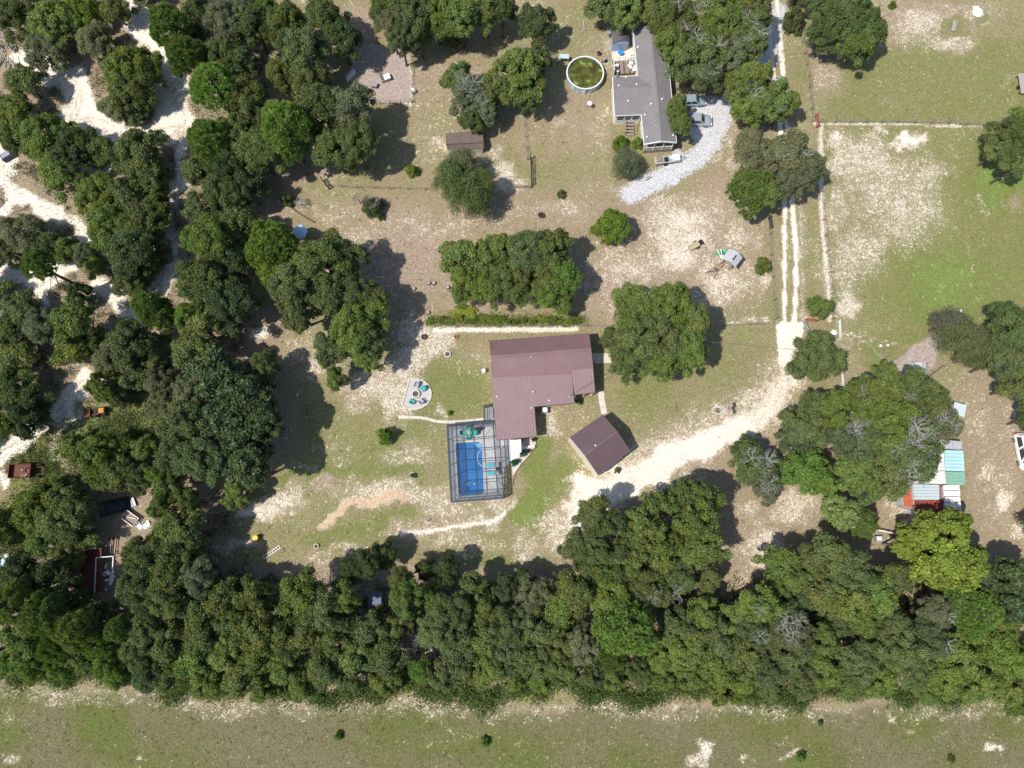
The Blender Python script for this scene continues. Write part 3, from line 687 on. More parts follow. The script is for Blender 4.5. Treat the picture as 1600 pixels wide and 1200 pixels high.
def quads_mesh(name, P_, A_, B_, tint, warm, rnd, mat_, tri=False):
    """rhombus leaves: centre P, half axes A and B"""
    n = len(P_)
    v = np.stack([P_ - A_, P_ - B_ * 0.9, P_ + A_, P_ + B_], 1).reshape(-1, 3)
    me = bpy.data.meshes.new(name)
    me.vertices.add(4 * n); me.vertices.foreach_set('co', v.astype(np.float32).ravel())
    me.loops.add(4 * n); me.loops.foreach_set('vertex_index', np.arange(4 * n, dtype=np.int32))
    me.polygons.add(n); me.polygons.foreach_set('loop_start', (np.arange(n) * 4).astype(np.int32))
    me.update(calc_edges=True)
    for nm_, a in (('tint', tint), ('warm', warm), ('rnd', rnd)):
        at = me.attributes.new(nm_, 'FLOAT', 'POINT'); at.data.foreach_set('value', np.repeat(np.clip(a, 0, 1.6), 4).astype(np.float32))
    me.materials.append(mat_)
    return me
def unit(v): return v / np.maximum(np.linalg.norm(v, axis=-1, keepdims=True), 1e-6)

def crown(name, Rr, Hh, nc, nl, leaf, mat_, seed, cl=(0.16, 0.27), squash=0.75, lob=0.2, up=0.35, aspect=0.6, low=0.25, warmth=0.3, fringe=0.1):
    r_ = np.random.default_rng(seed)
    ph = r_.random(nc) * 2 * np.pi
    a1, a2, a3 = r_.random(3) * 6.28
    lobf = 1 + lob * np.sin(2 * ph + a1) * .5 + lob * np.sin(3 * ph + a2) * .7 + lob * 0.5 * np.sin(5 * ph + a3)
    u = np.sqrt(r_.random(nc))
    rr = u * 0.84 * lobf
    z = np.sqrt(np.clip(1 - u * u * 0.95, 0, 1)) * (0.70 + 0.30 * r_.random(nc))
    lw = r_.random(nc) < low; z[lw] *= 0.2 + 0.5 * r_.random(lw.sum())
    C = np.stack([rr * np.cos(ph) * Rr, rr * np.sin(ph) * Rr, z * Hh], -1)
    cr = (cl[0] + (cl[1] - cl[0]) * r_.random(nc) ** 1.3) * Rr
    ctint = r_.normal(0.5, 0.15, nc); cwarm = np.clip(r_.normal(0.0, warmth, nc), 0, 1)
    wts = cr ** 2; ci = r_.choice(nc, nl, p=wts / wts.sum())
    d = unit(r_.normal(size=(nl, 3))); d[:, 2] = np.where(d[:, 2] < -0.35, -d[:, 2], d[:, 2])
    # sub lumps inside the clump give a ragged, broccoli-like surface
    k = 9; sd = unit(r_.normal(size=(nc, k, 3))); si = np.argmax(np.einsum('ij,ikj->ik', d, sd[ci]), 1)
    near = np.einsum('ij,ij->i', d, sd[ci, si])
    rad = cr[ci] * (0.62 + 0.50 * sstep(0.55, 1.0, near) ) * (1 - 0.45 * r_.random(nl) ** 2.2)
    fr = r_.random(nl) < fringe; rad[fr] *= 1.0 + 0.45 * r_.random(fr.sum())
    P_ = C[ci] + d * rad[:, None] * np.array([1, 1, squash])
    nrm = unit(d * 0.6 + r_.normal(size=(nl, 3)) * 0.55 + np.array([0, 0, up]))
    t = unit(np.cross(nrm, r_.normal(size=(nl, 3)))); b = np.cross(nrm, t)
    s_ = leaf * (0.6 + 0.8 * r_.random(nl))[:, None]
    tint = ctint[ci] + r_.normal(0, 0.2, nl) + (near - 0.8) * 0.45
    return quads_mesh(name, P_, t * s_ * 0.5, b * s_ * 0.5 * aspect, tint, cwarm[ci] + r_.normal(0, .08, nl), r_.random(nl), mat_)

def pine_crown(name, Rr, Hh, nc, npuff, seed, mat_):
    r_ = np.random.default_rng(seed)
    ph = r_.random(nc) * 2 * np.pi; u = r_.random(nc) ** 0.5
    lob = 1 + .10 * np.sin(3 * ph + r_.random() * 6) + .08 * np.sin(5 * ph + r_.random() * 6)
    z = np.sqrt(1 - u * u * .97) * (0.62 + .38 * r_.random(nc))
    C = np.stack([u * lob * Rr * .9 * np.cos(ph), u * lob * Rr * .9 * np.sin(ph), z * Hh], -1)
    nl = nc * npuff; ci = np.repeat(np.arange(nc), npuff)
    d = unit(r_.normal(size=(nl, 3))); d[:, 2] = np.abs(d[:, 2]) * 0.9 - .1; d = unit(d)
    ln = 0.52 * (0.6 + .5 * r_.random(nl)) * (Rr / 3.5) ** .3
    P_ = C[ci] + d * (ln * 0.55)[:, None]
    A_ = d * (ln * 0.5)[:, None]
    side = unit(np.cross(d, r_.normal(size=(nl, 3)))) * 0.055
    ct_ = r_.normal(.55, .16, nc)
    tint = ct_[ci] + r_.normal(0, .15, nl)
    return quads_mesh(name, P_, A_, side, tint, np.clip(r_.normal(0, .14, nc), 0, 1)[ci], r_.random(nl), mat_)

PROT = {}
def reg(k, me, R0, H0): PROT.setdefault(k, []).append((me, R0, H0))
for i in range(5): reg('oak', crown('oak_crown', 5.0, 4.2, 92, 42000, 0.26, LEAF, 100 + i, cl=(.11, .235), fringe=.2, lob=.3), 5.0, 4.2)
for i in range(3): reg('oaks', crown('small_oak_crown', 2.8, 2.8, 46, 17000, 0.22, LEAF, 120 + i, cl=(.17, .30), fringe=.18), 2.8, 2.8)
for i in range(3): reg('grey', crown('grey_oak_crown', 4.0, 3.6, 85, 32000, 0.215, LEAFG, 140 + i, cl=(.11, .22), warmth=.1, fringe=.28), 4.0, 3.6)
for i in range(2): reg('bright', crown('bright_crown', 3.6, 3.2, 60, 22000, 0.25, LEAFB, 160 + i, cl=(.16, .26), warmth=.13, fringe=.2), 3.6, 3.2)
reg('yellow', crown('yellow_crown', 6.0, 4.8, 120, 30000, 0.36, LEAFB, 170, cl=(.10, .18), warmth=.16, fringe=.2, lob=.25, aspect=.75), 6.0, 4.8)
for i in range(2): reg('magnolia', crown('magnolia_crown', 4.6, 5.0, 80, 12000, 0.50, LEAFM, 180 + i, cl=(.13, .24), warmth=.15, fringe=.25, aspect=.65), 4.6, 5.0)
for i in range(3): reg('pine', pine_crown('pine_crown', 3.5, 3.2, 340, 70, 190 + i, NEEDLE), 3.5, 3.2)
for i in range(2): reg('willowy', crown('feathery_crown', 4.2, 3.8, 60, 22000, 0.26, LEAFG, 200 + i, cl=(.2, .34), lob=.12, fringe=.35, warmth=.1, aspect=.35), 4.2, 3.8)
for i in range(2): reg('bush', crown('bush_crown', 1.4, 1.2, 26, 3200, 0.22, LEAFB, 210 + i, cl=(.25, .4), low=.5), 1.4, 1.2)
reg('grove', crown('wide_oak_crown', 8.0, 4.8, 230, 88000, 0.27, LEAF, 220, cl=(.075, .15), lob=.16), 8.0, 4.8)
reg('grove', crown('wide_oak_crown', 8.0, 4.8, 230, 88000, 0.27, LEAF, 221, cl=(.075, .15), lob=.2), 8.0, 4.8)

# trunks with limbs, unit height 1 reaching into the crown; scaled per tree
def trunk_mesh(seed, spread=0.55, slim=False):
    rr = random.Random(seed); mb = MB()
    def limb(p, d, ln, r0, depth):
        pts = [p]; q_ = Vector(p); dd = Vector(d)
        for k in range(3):
            dd = (dd + Vector((rr.uniform(-.2, .2), rr.uniform(-.2, .2), rr.uniform(-.05, .15)))).normalized()
            q_ = q_ + dd * ln / 3; pts.append(q_.copy())
        mb.tube(pts, [r0, r0 * .8, r0 * .6, r0 * .35], 5, cap=False)
        if depth > 0:
            for k in range(3):
                a = rr.uniform(0, 6.28); nd = (dd * .8 + Vector((math.cos(a), math.sin(a), .35)) * .8).normalized()
                limb(pts[2] if k else pts[3], nd, ln * .6, r0 * .45, depth - 1)
    if slim:
        mb.tube([(0, 0, 0), (.01, .005, .35), (-.005, .01, .7), (0, 0, 1.0)], [.022, .018, .013, .006], 7)
        for k in range(14):
            a = rr.uniform(0, 6.28); z = rr.uniform(.55, .95); l_ = .22 * (1.15 - z)/.6 + .06
            mb.tube([(0, 0, z), (math.cos(a) * l_, math.sin(a) * l_, z + .03)], [.006, .002], 4, cap=False)
    else:
        mb.tube([(0, 0, -.02), (.005, 0, .03), (.01, .01, .2), (0, .02, .38)], [.055, .04, .032, .028], 8)
        for k in range(6):
            a = k * 1.05 + rr.uniform(-.3, .3)
            limb(Vector((0, .015, .30 + .02 * k)), Vector((math.cos(a) * spread, math.sin(a) * spread, .7)), .42, .018, 1)
    me = bpy.data.meshes.new('trunk'); me.from_pydata([tuple(v) for v in mb.v], [], mb.f)
    me.materials.append(M['bark'])
    return me
TR = [trunk_mesh(i) for i in range(3)]; TRP = [trunk_mesh(9 + i, slim=True) for i in range(2)]

# pale leafless twigs standing on a crown, unit size about 1 m radius
def twig_mesh(seed, n0=5, depth=4, flat=0.55, r0=0.026, mat_=None, name='bare_branches', ln0=.5, nside=4):
    rr = random.Random(seed); mb = MB()
    def go(p, d, ln, r_, dep):
        m1 = p + d * ln * .5 + Vector((rr.uniform(-.06, .06), rr.uniform(-.06, .06), rr.uniform(-.03, .05))) * ln * 2
        e = m1 + (d + Vector((rr.uniform(-.3, .3), rr.uniform(-.3, .3), rr.uniform(-.1, .15)))).normalized() * ln * .5
        mb.tube([p, m1, e], [r_, r_ * .8, r_ * .6], nside if dep > 1 else 3, cap=False)
        if dep == 0: return
        for k in range(rr.choice((2, 3, 3))):
            a = rr.uniform(-1.0, 1.0)
            nd = Matrix.Rotation(a, 3, 'Z') @ d; nd.z += rr.uniform(-.25, .35); nd.normalize()
            go(e if k else m1, nd, ln * rr.uniform(.55, .8), r_ * .6, dep - 1)
    for k in range(n0):
        a = 6.28 * k / n0 + rr.uniform(-.5, .5)
        go(Vector((0, 0, 0)), Vector((math.cos(a), math.sin(a), flat)).normalized(), ln0, r0, depth)
    me = bpy.data.meshes.new(name); me.from_pydata([tuple(v) for v in mb.v], [], mb.f)
    me.materials.append(mat_ or M['bark_pale'])
    return me
TW = [twig_mesh(s) for s in (1, 2, 3)]
TWG = [twig_mesh(s, n0=7, depth=5, r0=.03, mat_=M['bark_grey'], ln0=.4) for s in (5, 6)]

COLS = {
 'oak': [(0.128, 0.162, 0.053), (0.110, 0.146, 0.053), (0.139, 0.173, 0.062), (0.118, 0.150, 0.062)],
 'dark': [(0.080, 0.116, 0.044), (0.075, 0.104, 0.044)],
 'mid': [(0.139, 0.193, 0.051), (0.152, 0.200, 0.060)],
 'grey': [(0.168, 0.186, 0.101), (0.150, 0.173, 0.095)],
 'bright': [(0.146, 0.232, 0.049), (0.160, 0.238, 0.054)],
 'bright_old': [(0.150, 0.240, 0.049), (0.168, 0.246, 0.055)],
 'lime': [(0.150, 0.215, 0.036)],
 'yellow': [(0.225, 0.275, 0.048)],
 'pine': [(0.155, 0.235, 0.060), (0.135, 0.210, 0.052)],
 'pine_old': [(0.160, 0.272, 0.046), (0.136, 0.235, 0.041)],
 'magnolia': [(0.059, 0.091, 0.034)],
 'brown': [(0.125, 0.140, 0.062)],
 'fresh': [(0.185, 0.275, 0.068)],
 'purple': [(0.130, 0.128, 0.090)],
}
# (x, y, radius, form, colour, height or None, [x stretch], [pale twigs])
T = []
def t(x, y, r_, form='oak', col='oak', h=None, sx=1.0, sy=1.0, tw=0): T.append((x, y, r_, form, col, h, sx, sy, tw))
# upper left woodland
for a in [(22, 22, 34, 'oak', 'oak'), (78, 32, 44, 'oak', 'mid'), (66, 80, 34, 'grey', 'grey'), (128, 14, 30, 'bright', 'lime'), (147, 62, 34, 'grey', 'grey'), (178, 14, 26), (10, -18, 30),
          (198, 104, 42, 'oak', 'mid', 8), (205, 140, 38, 'oak', 'oak', 7), (178, 165, 26, 'grey', 'grey', 4), (210, 172, 22, 'grey', 'oak', 3.5), (38, 128, 34), (22, 172, 34, 'oak', 'mid'), (62, 212, 42, 'oak', 'mid'), (15, 212, 24), (110, 236, 40, 'oak', 'dark'),
          (158, 232, 26, 'oaks', 'oak'), (213, 240, 44, 'oak', 'oak', 8), (90, 268, 34, 'oak', 'mid'), (236, 280, 26), (375, 20, 28, 'grey', 'grey'), (220, -20, 26, 'oak', 'grey'),
          (258, 30, 32, 'pine', 'pine', 13), (284, 78, 30, 'pine', 'pine', 12), (345, 30, 34, 'grey', 'grey'), (305, 12, 26), (342, 88, 36), (300, 55, 24, 'oak', 'dark'), (395, 35, 30, 'oak', 'dark'), (372, 95, 30, 'oak', 'dark'),
          (330, 128, 36, 'pine', 'fresh', 13), (378, 150, 40), (322, 212, 34, 'pine', 'pine', 12), (365, 205, 36, 'grey', 'oak'), (312, 262, 32), (350, 262, 36, 'oak', 'dark'), (378, 225, 28, 'oak', 'dark'),
          (415, 4, 18, 'bright', 'bright', 8), (442, 28, 34), (468, 78, 46, 'oak', 'oak', 11), (505, 22, 34), (532, 55, 32, 'oak', 'dark'), (478, 122, 34, 'grey', 'oak'), (440, 110, 28), (440, 188, 38, 'pine', 'fresh', 14), (455, 228, 22, 'pine', 'pine', 10),
          (498, 165, 42, 'grey', 'oak', 11), (545, 165, 42, 'grey', 'grey', 11), (555, 215, 36, 'grey', 'oak', 11), (520, 228, 34, 'oak', 'oak', 10), (402, 232, 40), (420, 185, 30, 'oak', 'oak'), (384, 288, 30, 'oak', 'dark'), (345, 300, 36, 'oak', 'oak'),
          (152, 300, 38, 'oak', 'mid'), (195, 305, 34), (218, 345, 40, 'oak', 'oak'), (166, 352, 42, 'oak', 'mid'), (205, 392, 46, 'oak', 'oak', 9), (228, 407, 24, 'oak', 'dark'), (200, 438, 30, 'grey', 'oak'), (243, 320, 24),
          (30, 362, 38, 'grey', 'grey'), (5, 392, 24, 'grey', 'oak'), (75, 385, 28, 'grey', 'oak'), (100, 388, 22, 'oak', 'mid'), (132, 395, 22, 'grey', 'grey'), (54, 410, 24, 'pine', 'pine', 14), (150, 418, 20, 'oak', 'mid'),
          (28, 484, 32, 'oak', 'oak'), (62, 505, 34, 'grey', 'grey'), (118, 458, 22, 'oak', 'dark'), (112, 500, 36, 'oak', 'mid', 10), (112, 540, 36, 'oak', 'mid'), (15, 515, 32), (28, 560, 36, 'oak', 'oak'), (150, 530, 24),
          (195, 532, 36, 'oak', 'oak', 10), (225, 545, 36, 'oak', 'oak'), (222, 472, 22, 'pine', 'pine', 11), (245, 490, 26, 'pine', 'mid', 9), (170, 562, 30, 'grey', 'grey'), (205, 580, 34, 'oak', 'oak'),
          (325, 372, 44, 'oak', 'mid', 11), (302, 372, 22, 'bright', 'bright', 10), (308, 320, 26, 'grey', 'oak'), (368, 348, 32, 'oak', 'oak'), (420, 378, 40, 'pine', 'bright', 11), (318, 442, 46, 'oak', 'oak', 12), (355, 468, 42, 'oak', 'dark', 11), (350, 405, 36, 'oak', 'dark'), (292, 492, 22, 'bright', 'bright', 9),
          (312, 510, 34, 'oak', 'oak'), (365, 435, 28, 'oak', 'dark'), (296, 447, 22, 'grey', 'oak'), (425, 425, 26, 'bright', 'lime', 8)]: t(*a)
for a in [(505, 408, 52, 'oak', 'oak', 12), (452, 440, 36, 'oak', 'oak', 11), (462, 482, 34, 'oak', 'oak', 10), (555, 455, 34, 'grey', 'oak', 10), (520, 452, 36, 'oak', 'oak', 11), (548, 515, 42, 'oak', 'mid', 11), (515, 540, 30, 'oak', 'oak', 9), (582, 490, 30, 'oaks', 'mid', 9), (572, 560, 24, 'oaks', 'mid', 8), (524, 590, 20, 'oaks', 'mid', 6), (590, 465, 22, 'oaks', 'oak', 9), (578, 530, 26, 'oak', 'oak', 9), (540, 400, 30, 'grey', 'oak', 10)]: t(*a)
# left middle and lower left
for a in [(20, 605, 36, 'oak', 'dark'), (52, 628, 32, 'oak', 'dark'), (35, 655, 30, 'oak', 'dark'), (5, 665, 24, 'oak', 'mid'), (156, 602, 28, 'oak', 'mid', 7), (180, 612, 24, 'oak', 'oak'), (245, 595, 28, 'grey', 'grey'), (250, 635, 30, 'grey', 'grey'),
          (300, 548, 34, 'oak', 'oak'), (330, 588, 44, 'magnolia', 'magnolia', 11.5), (380, 620, 44, 'magnolia', 'magnolia', 11.5), (375, 680, 44, 'magnolia', 'magnolia', 11.5), (345, 650, 36, 'magnolia', 'magnolia', 11.5), (385, 730, 34, 'magnolia', 'magnolia', 12), (350, 718, 30, 'magnolia', 'magnolia', 11), (408, 570, 26, 'grey', 'oak'), (410, 655, 26, 'magnolia', 'magnolia', 11),
          (285, 660, 46, 'grey', 'oak', 12), (310, 715, 44, 'grey', 'oak', 12), (275, 705, 36, 'grey', 'oak', 11), (300, 610, 32, 'grey', 'grey', 11), (368, 772, 26, 'oak', 'mid', 6),
          (150, 715, 44, 'oak', 'mid', 8), (112, 698, 24, 'oak', 'mid', 5), (182, 740, 34, 'oak', 'oak', 7), (215, 745, 26, 'grey', 'oak', 7), (246, 740, 20, 'bright', 'bright', 8), (262, 760, 28, 'oak', 'mid'), (290, 782, 20, 'bright', 'mid', 8), (225, 700, 22, 'oak', 'mid', 6),
          (58, 795, 46, 'oak', 'mid', 8), (100, 815, 44, 'oak', 'oak', 8), (30, 812, 28, 'oak', 'mid', 6), (95, 775, 34, 'oak', 'oak', 7), (100, 858, 28, 'oak', 'oak', 6), (60, 845, 26, 'oak', 'mid'),
          (258, 836, 32, 'oak', 'mid', 9), (282, 830, 34, 'oak', 'oak', 10), (222, 872, 40, 'grey', 'oak', 10), (265, 875, 36, 'oak', 'oak', 10), (298, 850, 22, 'grey', 'oak', 8), (250, 790, 26, 'oak', 'mid', 8),
          (215, 922, 38, 'grey', 'oak', 11), (258, 930, 40, 'grey', 'oak', 11), (305, 900, 30, 'grey', 'grey', 10),
          (25, 900, 34, 'oak', 'dark'), (68, 905, 32, 'oak', 'dark'), (100, 935, 32, 'oak', 'dark'), (12, 945, 34, 'pine', 'mid', 12), (60, 960, 36, 'pine', 'mid', 12), (110, 985, 34, 'pine', 'mid', 11), (30, 1000, 34, 'bright', 'mid', 9), (80, 1012, 28, 'pine', 'pine', 9), (15, 1030, 24, 'bright', 'bright', 7), (45, 1038, 26, 'bright', 'bright', 6), (90, 1042, 24, 'grey', 'bright', 5), (125, 1030, 24, 'oak', 'mid', 6),
          (150, 1008, 26, 'pine', 'bright', 8), (165, 1040, 26, 'bright', 'bright', 7), (180, 985, 20, 'pine', 'mid', 9), (140, 955, 26, 'oak', 'dark'), (180, 1062, 18, 'bright', 'bright', 4)]: t(*a)
# the belt along the field
for a in [(225, 985, 34, 'grey', 'oak'), (212, 1020, 28, 'grey', 'oak', 8), (232, 1055, 30, 'grey', 'oak', 8), (262, 1005, 36), (262, 1060, 26, 'oak', 'oak', 7), (302, 945, 34), (318, 985, 38), (300, 1030, 34, 'oak', 'mid'), (320, 1065, 28, 'oak', 'mid', 7), (345, 935, 34), (362, 975, 34, 'oak', 'oak'), (355, 1020, 34, 'oak', 'mid'), (375, 1060, 30, 'oak', 'oak', 8),
          (392, 930, 32, 'oak', 'oak'), (402, 985, 36), (402, 1028, 32, 'oak', 'mid'), (410, 1075, 26, 'oak', 'mid', 6), (440, 1000, 34), (445, 1042, 32, 'oak', 'mid'), (470, 1072, 24, 'oaks', 'mid', 6), (468, 930, 36, 'oak', 'mid', 11), (500, 950, 34, 'oak', 'oak', 11), (478, 985, 32, 'oak', 'oak'), (512, 1000, 34), (505, 1045, 32, 'oak', 'oak'), (532, 975, 30, 'oak', 'oak'), (536, 935, 26, 'oak', 'mid', 10),
          (575, 880, 26, 'oak', 'dark', 8), (600, 868, 22, 'oak', 'oak', 6), (550, 890, 22, 'oak', 'dark', 7), (555, 1025, 34, 'oak', 'mid'), (545, 1065, 24, 'oaks', 'oak', 6), (580, 985, 34, 'oak', 'oak'), (605, 1025, 34), (600, 1062, 26, 'oaks', 'mid', 6), (635, 935, 30, 'bright', 'mid', 10), (625, 905, 22, 'bright', 'mid', 8), (622, 980, 26, 'oak', 'oak'),
          (658, 1048, 22, 'bright', 'bright', 6), (690, 1055, 28, 'oak', 'oak', 7), (685, 985, 36, 'grey', 'oak', 11), (710, 955, 32, 'grey', 'oak', 10), (720, 1005, 36), (718, 1045, 28, 'oak', 'oak', 7), (668, 930, 24, 'oak', 'mid'), (698, 890, 24, 'oak', 'dark', 7), (740, 920, 26, 'oak', 'oak', 8), (665, 890, 18, 'oak', 'dark', 6), (755, 955, 32), (760, 995, 34, 'oak', 'oak'), (768, 1035, 30, 'oak', 'mid', 8), (790, 920, 26, 'grey', 'dark', 7), (748, 1055, 22, 'oaks', 'mid', 6),
          (800, 975, 36, 'grey', 'oak'), (800, 1020, 34, 'oak', 'oak'), (802, 1060, 24, 'oaks', 'mid', 6), (835, 930, 34, 'grey', 'grey', 8), (840, 985, 36), (838, 1030, 34, 'grey', 'oak', 8), (845, 1060, 22, 'bright', 'bright', 4), (818, 905, 20, 'grey', 'dark', 6), (870, 1000, 34, 'grey', 'oak'), (878, 1045, 30, 'oak', 'oak', 8), (880, 950, 36, 'oak', 'mid'),
          (912, 1010, 32, 'grey', 'grey', 9), (920, 1050, 26, 'oak', 'oak', 6), (980, 982, 46, 'pine', 'fresh', 14), (958, 1030, 22, 'pine', 'pine', 10), (960, 1062, 20, 'oak', 'mid', 5), (1000, 1052, 26, 'grey', 'oak', 5), (1048, 1020, 34, 'oak', 'mid'), (1035, 1062, 22, 'oaks', 'mid', 5), (1060, 980, 34), (1085, 1010, 34, 'oak', 'mid'), (1082, 1055, 28, 'oak', 'mid', 7), (1100, 960, 34, 'oak', 'mid'), (1125, 1000, 38), (1120, 1045, 32, 'oak', 'mid'), (1125, 1085, 22, 'oaks', 'mid', 5),
          (1150, 970, 34, 'oak', 'mid'), (1165, 1020, 36), (1162, 1062, 28, 'oak', 'mid', 7), (1155, 1088, 18, 'bright', 'mid', 4), (1200, 1045, 34, 'grey', 'oak', 8), (1250, 1060, 34, 'grey', 'oak', 7), (1240, 1025, 32, 'oak', 'oak', 9), (1205, 1078, 18, 'oaks', 'oak', 4)]: t(*a)
for a in [(1195, 950, 36, 'oak', 'mid', 11, 1, 1, 1), (1235, 985, 44, 'grey', 'oak', 11, 1, 1, 4), (1180, 985, 30, 'grey', 'oak', 10, 1, 1, 2), (1290, 1000, 30, 'oak', 'mid', 9), (1310, 975, 24, 'oak', 'oak', 8), (1290, 1045, 32, 'oak', 'mid', 8), (1345, 1035, 34, 'grey', 'oak', 9), (1330, 1070, 26, 'bright', 'mid', 5), (1380, 1065, 28, 'oak', 'mid', 6),
          (1405, 1010, 42, 'grey', 'oak', 10), (1395, 968, 30, 'oak', 'oak', 9), (1430, 1050, 34, 'grey', 'oak', 8), (1455, 1000, 34, 'grey', 'oak', 9, 1, 1, 1), (1465, 958, 30, 'grey', 'grey', 9, 1, 1, 1), (1450, 1085, 20, 'bright', 'mid', 4), (1480, 1060, 32, 'oak', 'mid', 7), (1505, 1025, 34, 'oak', 'mid', 9), (1530, 955, 40, 'pine', 'bright', 11), (1500, 945, 26, 'bright', 'mid', 9), (1560, 1010, 36, 'bright', 'bright', 10), (1592, 1035, 30, 'bright', 'bright', 9),
          (1530, 1070, 30, 'oak', 'mid', 7), (1575, 1075, 30, 'oak', 'mid', 6), (1588, 905, 34, 'magnolia', 'magnolia', 11), (1590, 950, 32, 'magnolia', 'magnolia', 11), (1570, 975, 26, 'oak', 'mid', 9), (1590, 1105, 16, 'oaks', 'mid', 4),
          (1222, 880, 32, 'oak', 'mid', 9), (1245, 905, 32, 'oak', 'mid', 9), (1215, 920, 24, 'bright', 'mid', 8), (1300, 870, 38, 'oak', 'oak', 11), (1335, 895, 40, 'grey', 'oak', 11), (1285, 925, 36, 'oak', 'oak', 10), (1325, 935, 38, 'oak', 'mid', 11), (1370, 930, 38, 'oak', 'mid', 11), (1395, 905, 30, 'oak', 'oak', 10), (1350, 970, 28, 'oak', 'mid', 9), (1250, 940, 26, 'oak', 'oak', 9), (1262, 870, 22, 'oak', 'oak', 8)]: t(*a)
# big oaks beside the driveway, right hand group
for a in [(1075, 800, 62, 'grove', 'mid', 12), (955, 860, 60, 'grove', 'oak', 12), (1015, 850, 60, 'grove', 'mid', 13), (1095, 850, 46, 'oak', 'mid', 11), (900, 920, 38, 'oak', 'oak', 11), (960, 930, 40, 'oak', 'mid', 11), (1010, 920, 40, 'grey', 'oak', 11, 1, 1, 2), (1060, 900, 34, 'grey', 'oak', 10, 1, 1, 1), (910, 850, 32, 'grey', 'oak', 9),
          (930, 800, 30, 'oak', 'oak', 10), (1110, 905, 22, 'oaks', 'oak', 7), (1180, 725, 38, 'grey', 'oak', 8, 1, 1, 4), (1165, 700, 22, 'grey', 'dark', 6), (1200, 760, 26, 'grey', 'grey', 7, 1, 1, 2), (1262, 735, 42, 'bright', 'bright', 9), (1290, 750, 22, 'bright', 'bright', 8), (1265, 660, 42, 'grey', 'oak', 9), (1280, 630, 28, 'grey', 'oak', 8), (1248, 685, 28, 'grey', 'oak', 7),
          (1330, 640, 44, 'grove', 'mid', 12, 1, 1, 2), (1375, 615, 50, 'oak', 'mid', 13), (1440, 625, 48, 'grove', 'oak', 13, 1, 1, 2), (1400, 665, 56, 'grove', 'mid', 14, 1, 1, 4), (1345, 690, 44, 'grey', 'oak', 12, 1, 1, 3), (1430, 700, 50, 'grey', 'oak', 13, 1, 1, 5), (1385, 735, 44, 'grey', 'oak', 11, 1, 1, 2), (1475, 660, 34, 'grey', 'grey', 12, 1, 1, 3), (1335, 735, 32, 'oak', 'mid', 10), (1360, 760, 30, 'oak', 'mid', 9),
          (1318, 800, 34, 'magnolia', 'mid', 7), (1350, 815, 26, 'bright', 'mid', 6), (1480, 865, 66, 'yellow', 'yellow', 12), (1425, 850, 24, 'yellow', 'yellow', 9), (1525, 880, 30, 'yellow', 'bright', 9), (1500, 820, 24, 'yellow', 'lime', 9),
          (1280, 555, 44, 'grey', 'oak', 7), (1505, 520, 36, 'willowy', 'brown', 8), (1485, 500, 26, 'willowy', 'purple', 7), (1530, 545, 30, 'willowy', 'brown', 8), (1590, 515, 36, 'oak', 'oak', 11), (1575, 490, 24, 'oak', 'dark', 9), (1575, 560, 28, 'oak', 'oak', 10), (1600, 600, 34, 'oak', 'oak', 9), (1608, 655, 22, 'oak', 'dark', 6), (1590, 212, 36, 'oak', 'oak', 10), (1570, 225, 26, 'oak', 'oak', 8), (1590, 255, 26, 'oak', 'oak', 8), (1612, 180, 30, 'oak', 'mid', 9),
          (1330, 28, 54, 'grove', 'oak', 11), (1340, 58, 34, 'oak', 'mid', 9), (1310, 15, 34, 'oak', 'oak', 10), (1370, 45, 20, 'oaks', 'oak', 8), (1242, 28, 17, 'bush', 'oak', 4), (1178, 292, 38, 'pine', 'mid', 9), (1200, 300, 24, 'bright', 'mid', 8), (1235, 240, 46, 'grey', 'grey', 10, 1, 1, 2), (1180, 235, 34, 'grey', 'grey', 9), (1265, 262, 30, 'grey', 'grey', 9), (1235, 285, 26, 'grey', 'grey', 8), (1172, 125, 38, 'oak', 'mid', 9), (1205, 150, 38, 'bright', 'mid', 9, 1, 1, 2), (1175, 165, 28, 'oak', 'mid', 8, 1, 1, 1), (1230, 158, 22, 'oak', 'mid', 8),
          (1070, 30, 44, 'grove', 'oak', 12, 1, 1, 3), (1125, 25, 48, 'grove', 'mid', 13, 1, 1, 3), (1095, 80, 44, 'grey', 'oak', 11, 1, 1, 3), (1050, 60, 26, 'oak', 'mid', 10), (1170, 50, 38, 'grey', 'oak', 11, 1, 1, 2), (1105, 115, 28, 'grey', 'oak', 9, 1, 1, 2), (1150, 80, 30, 'grey', 'grey', 10, 1, 1, 1), (1180, 10, 32, 'oak', 'oak', 10)]: t(*a)
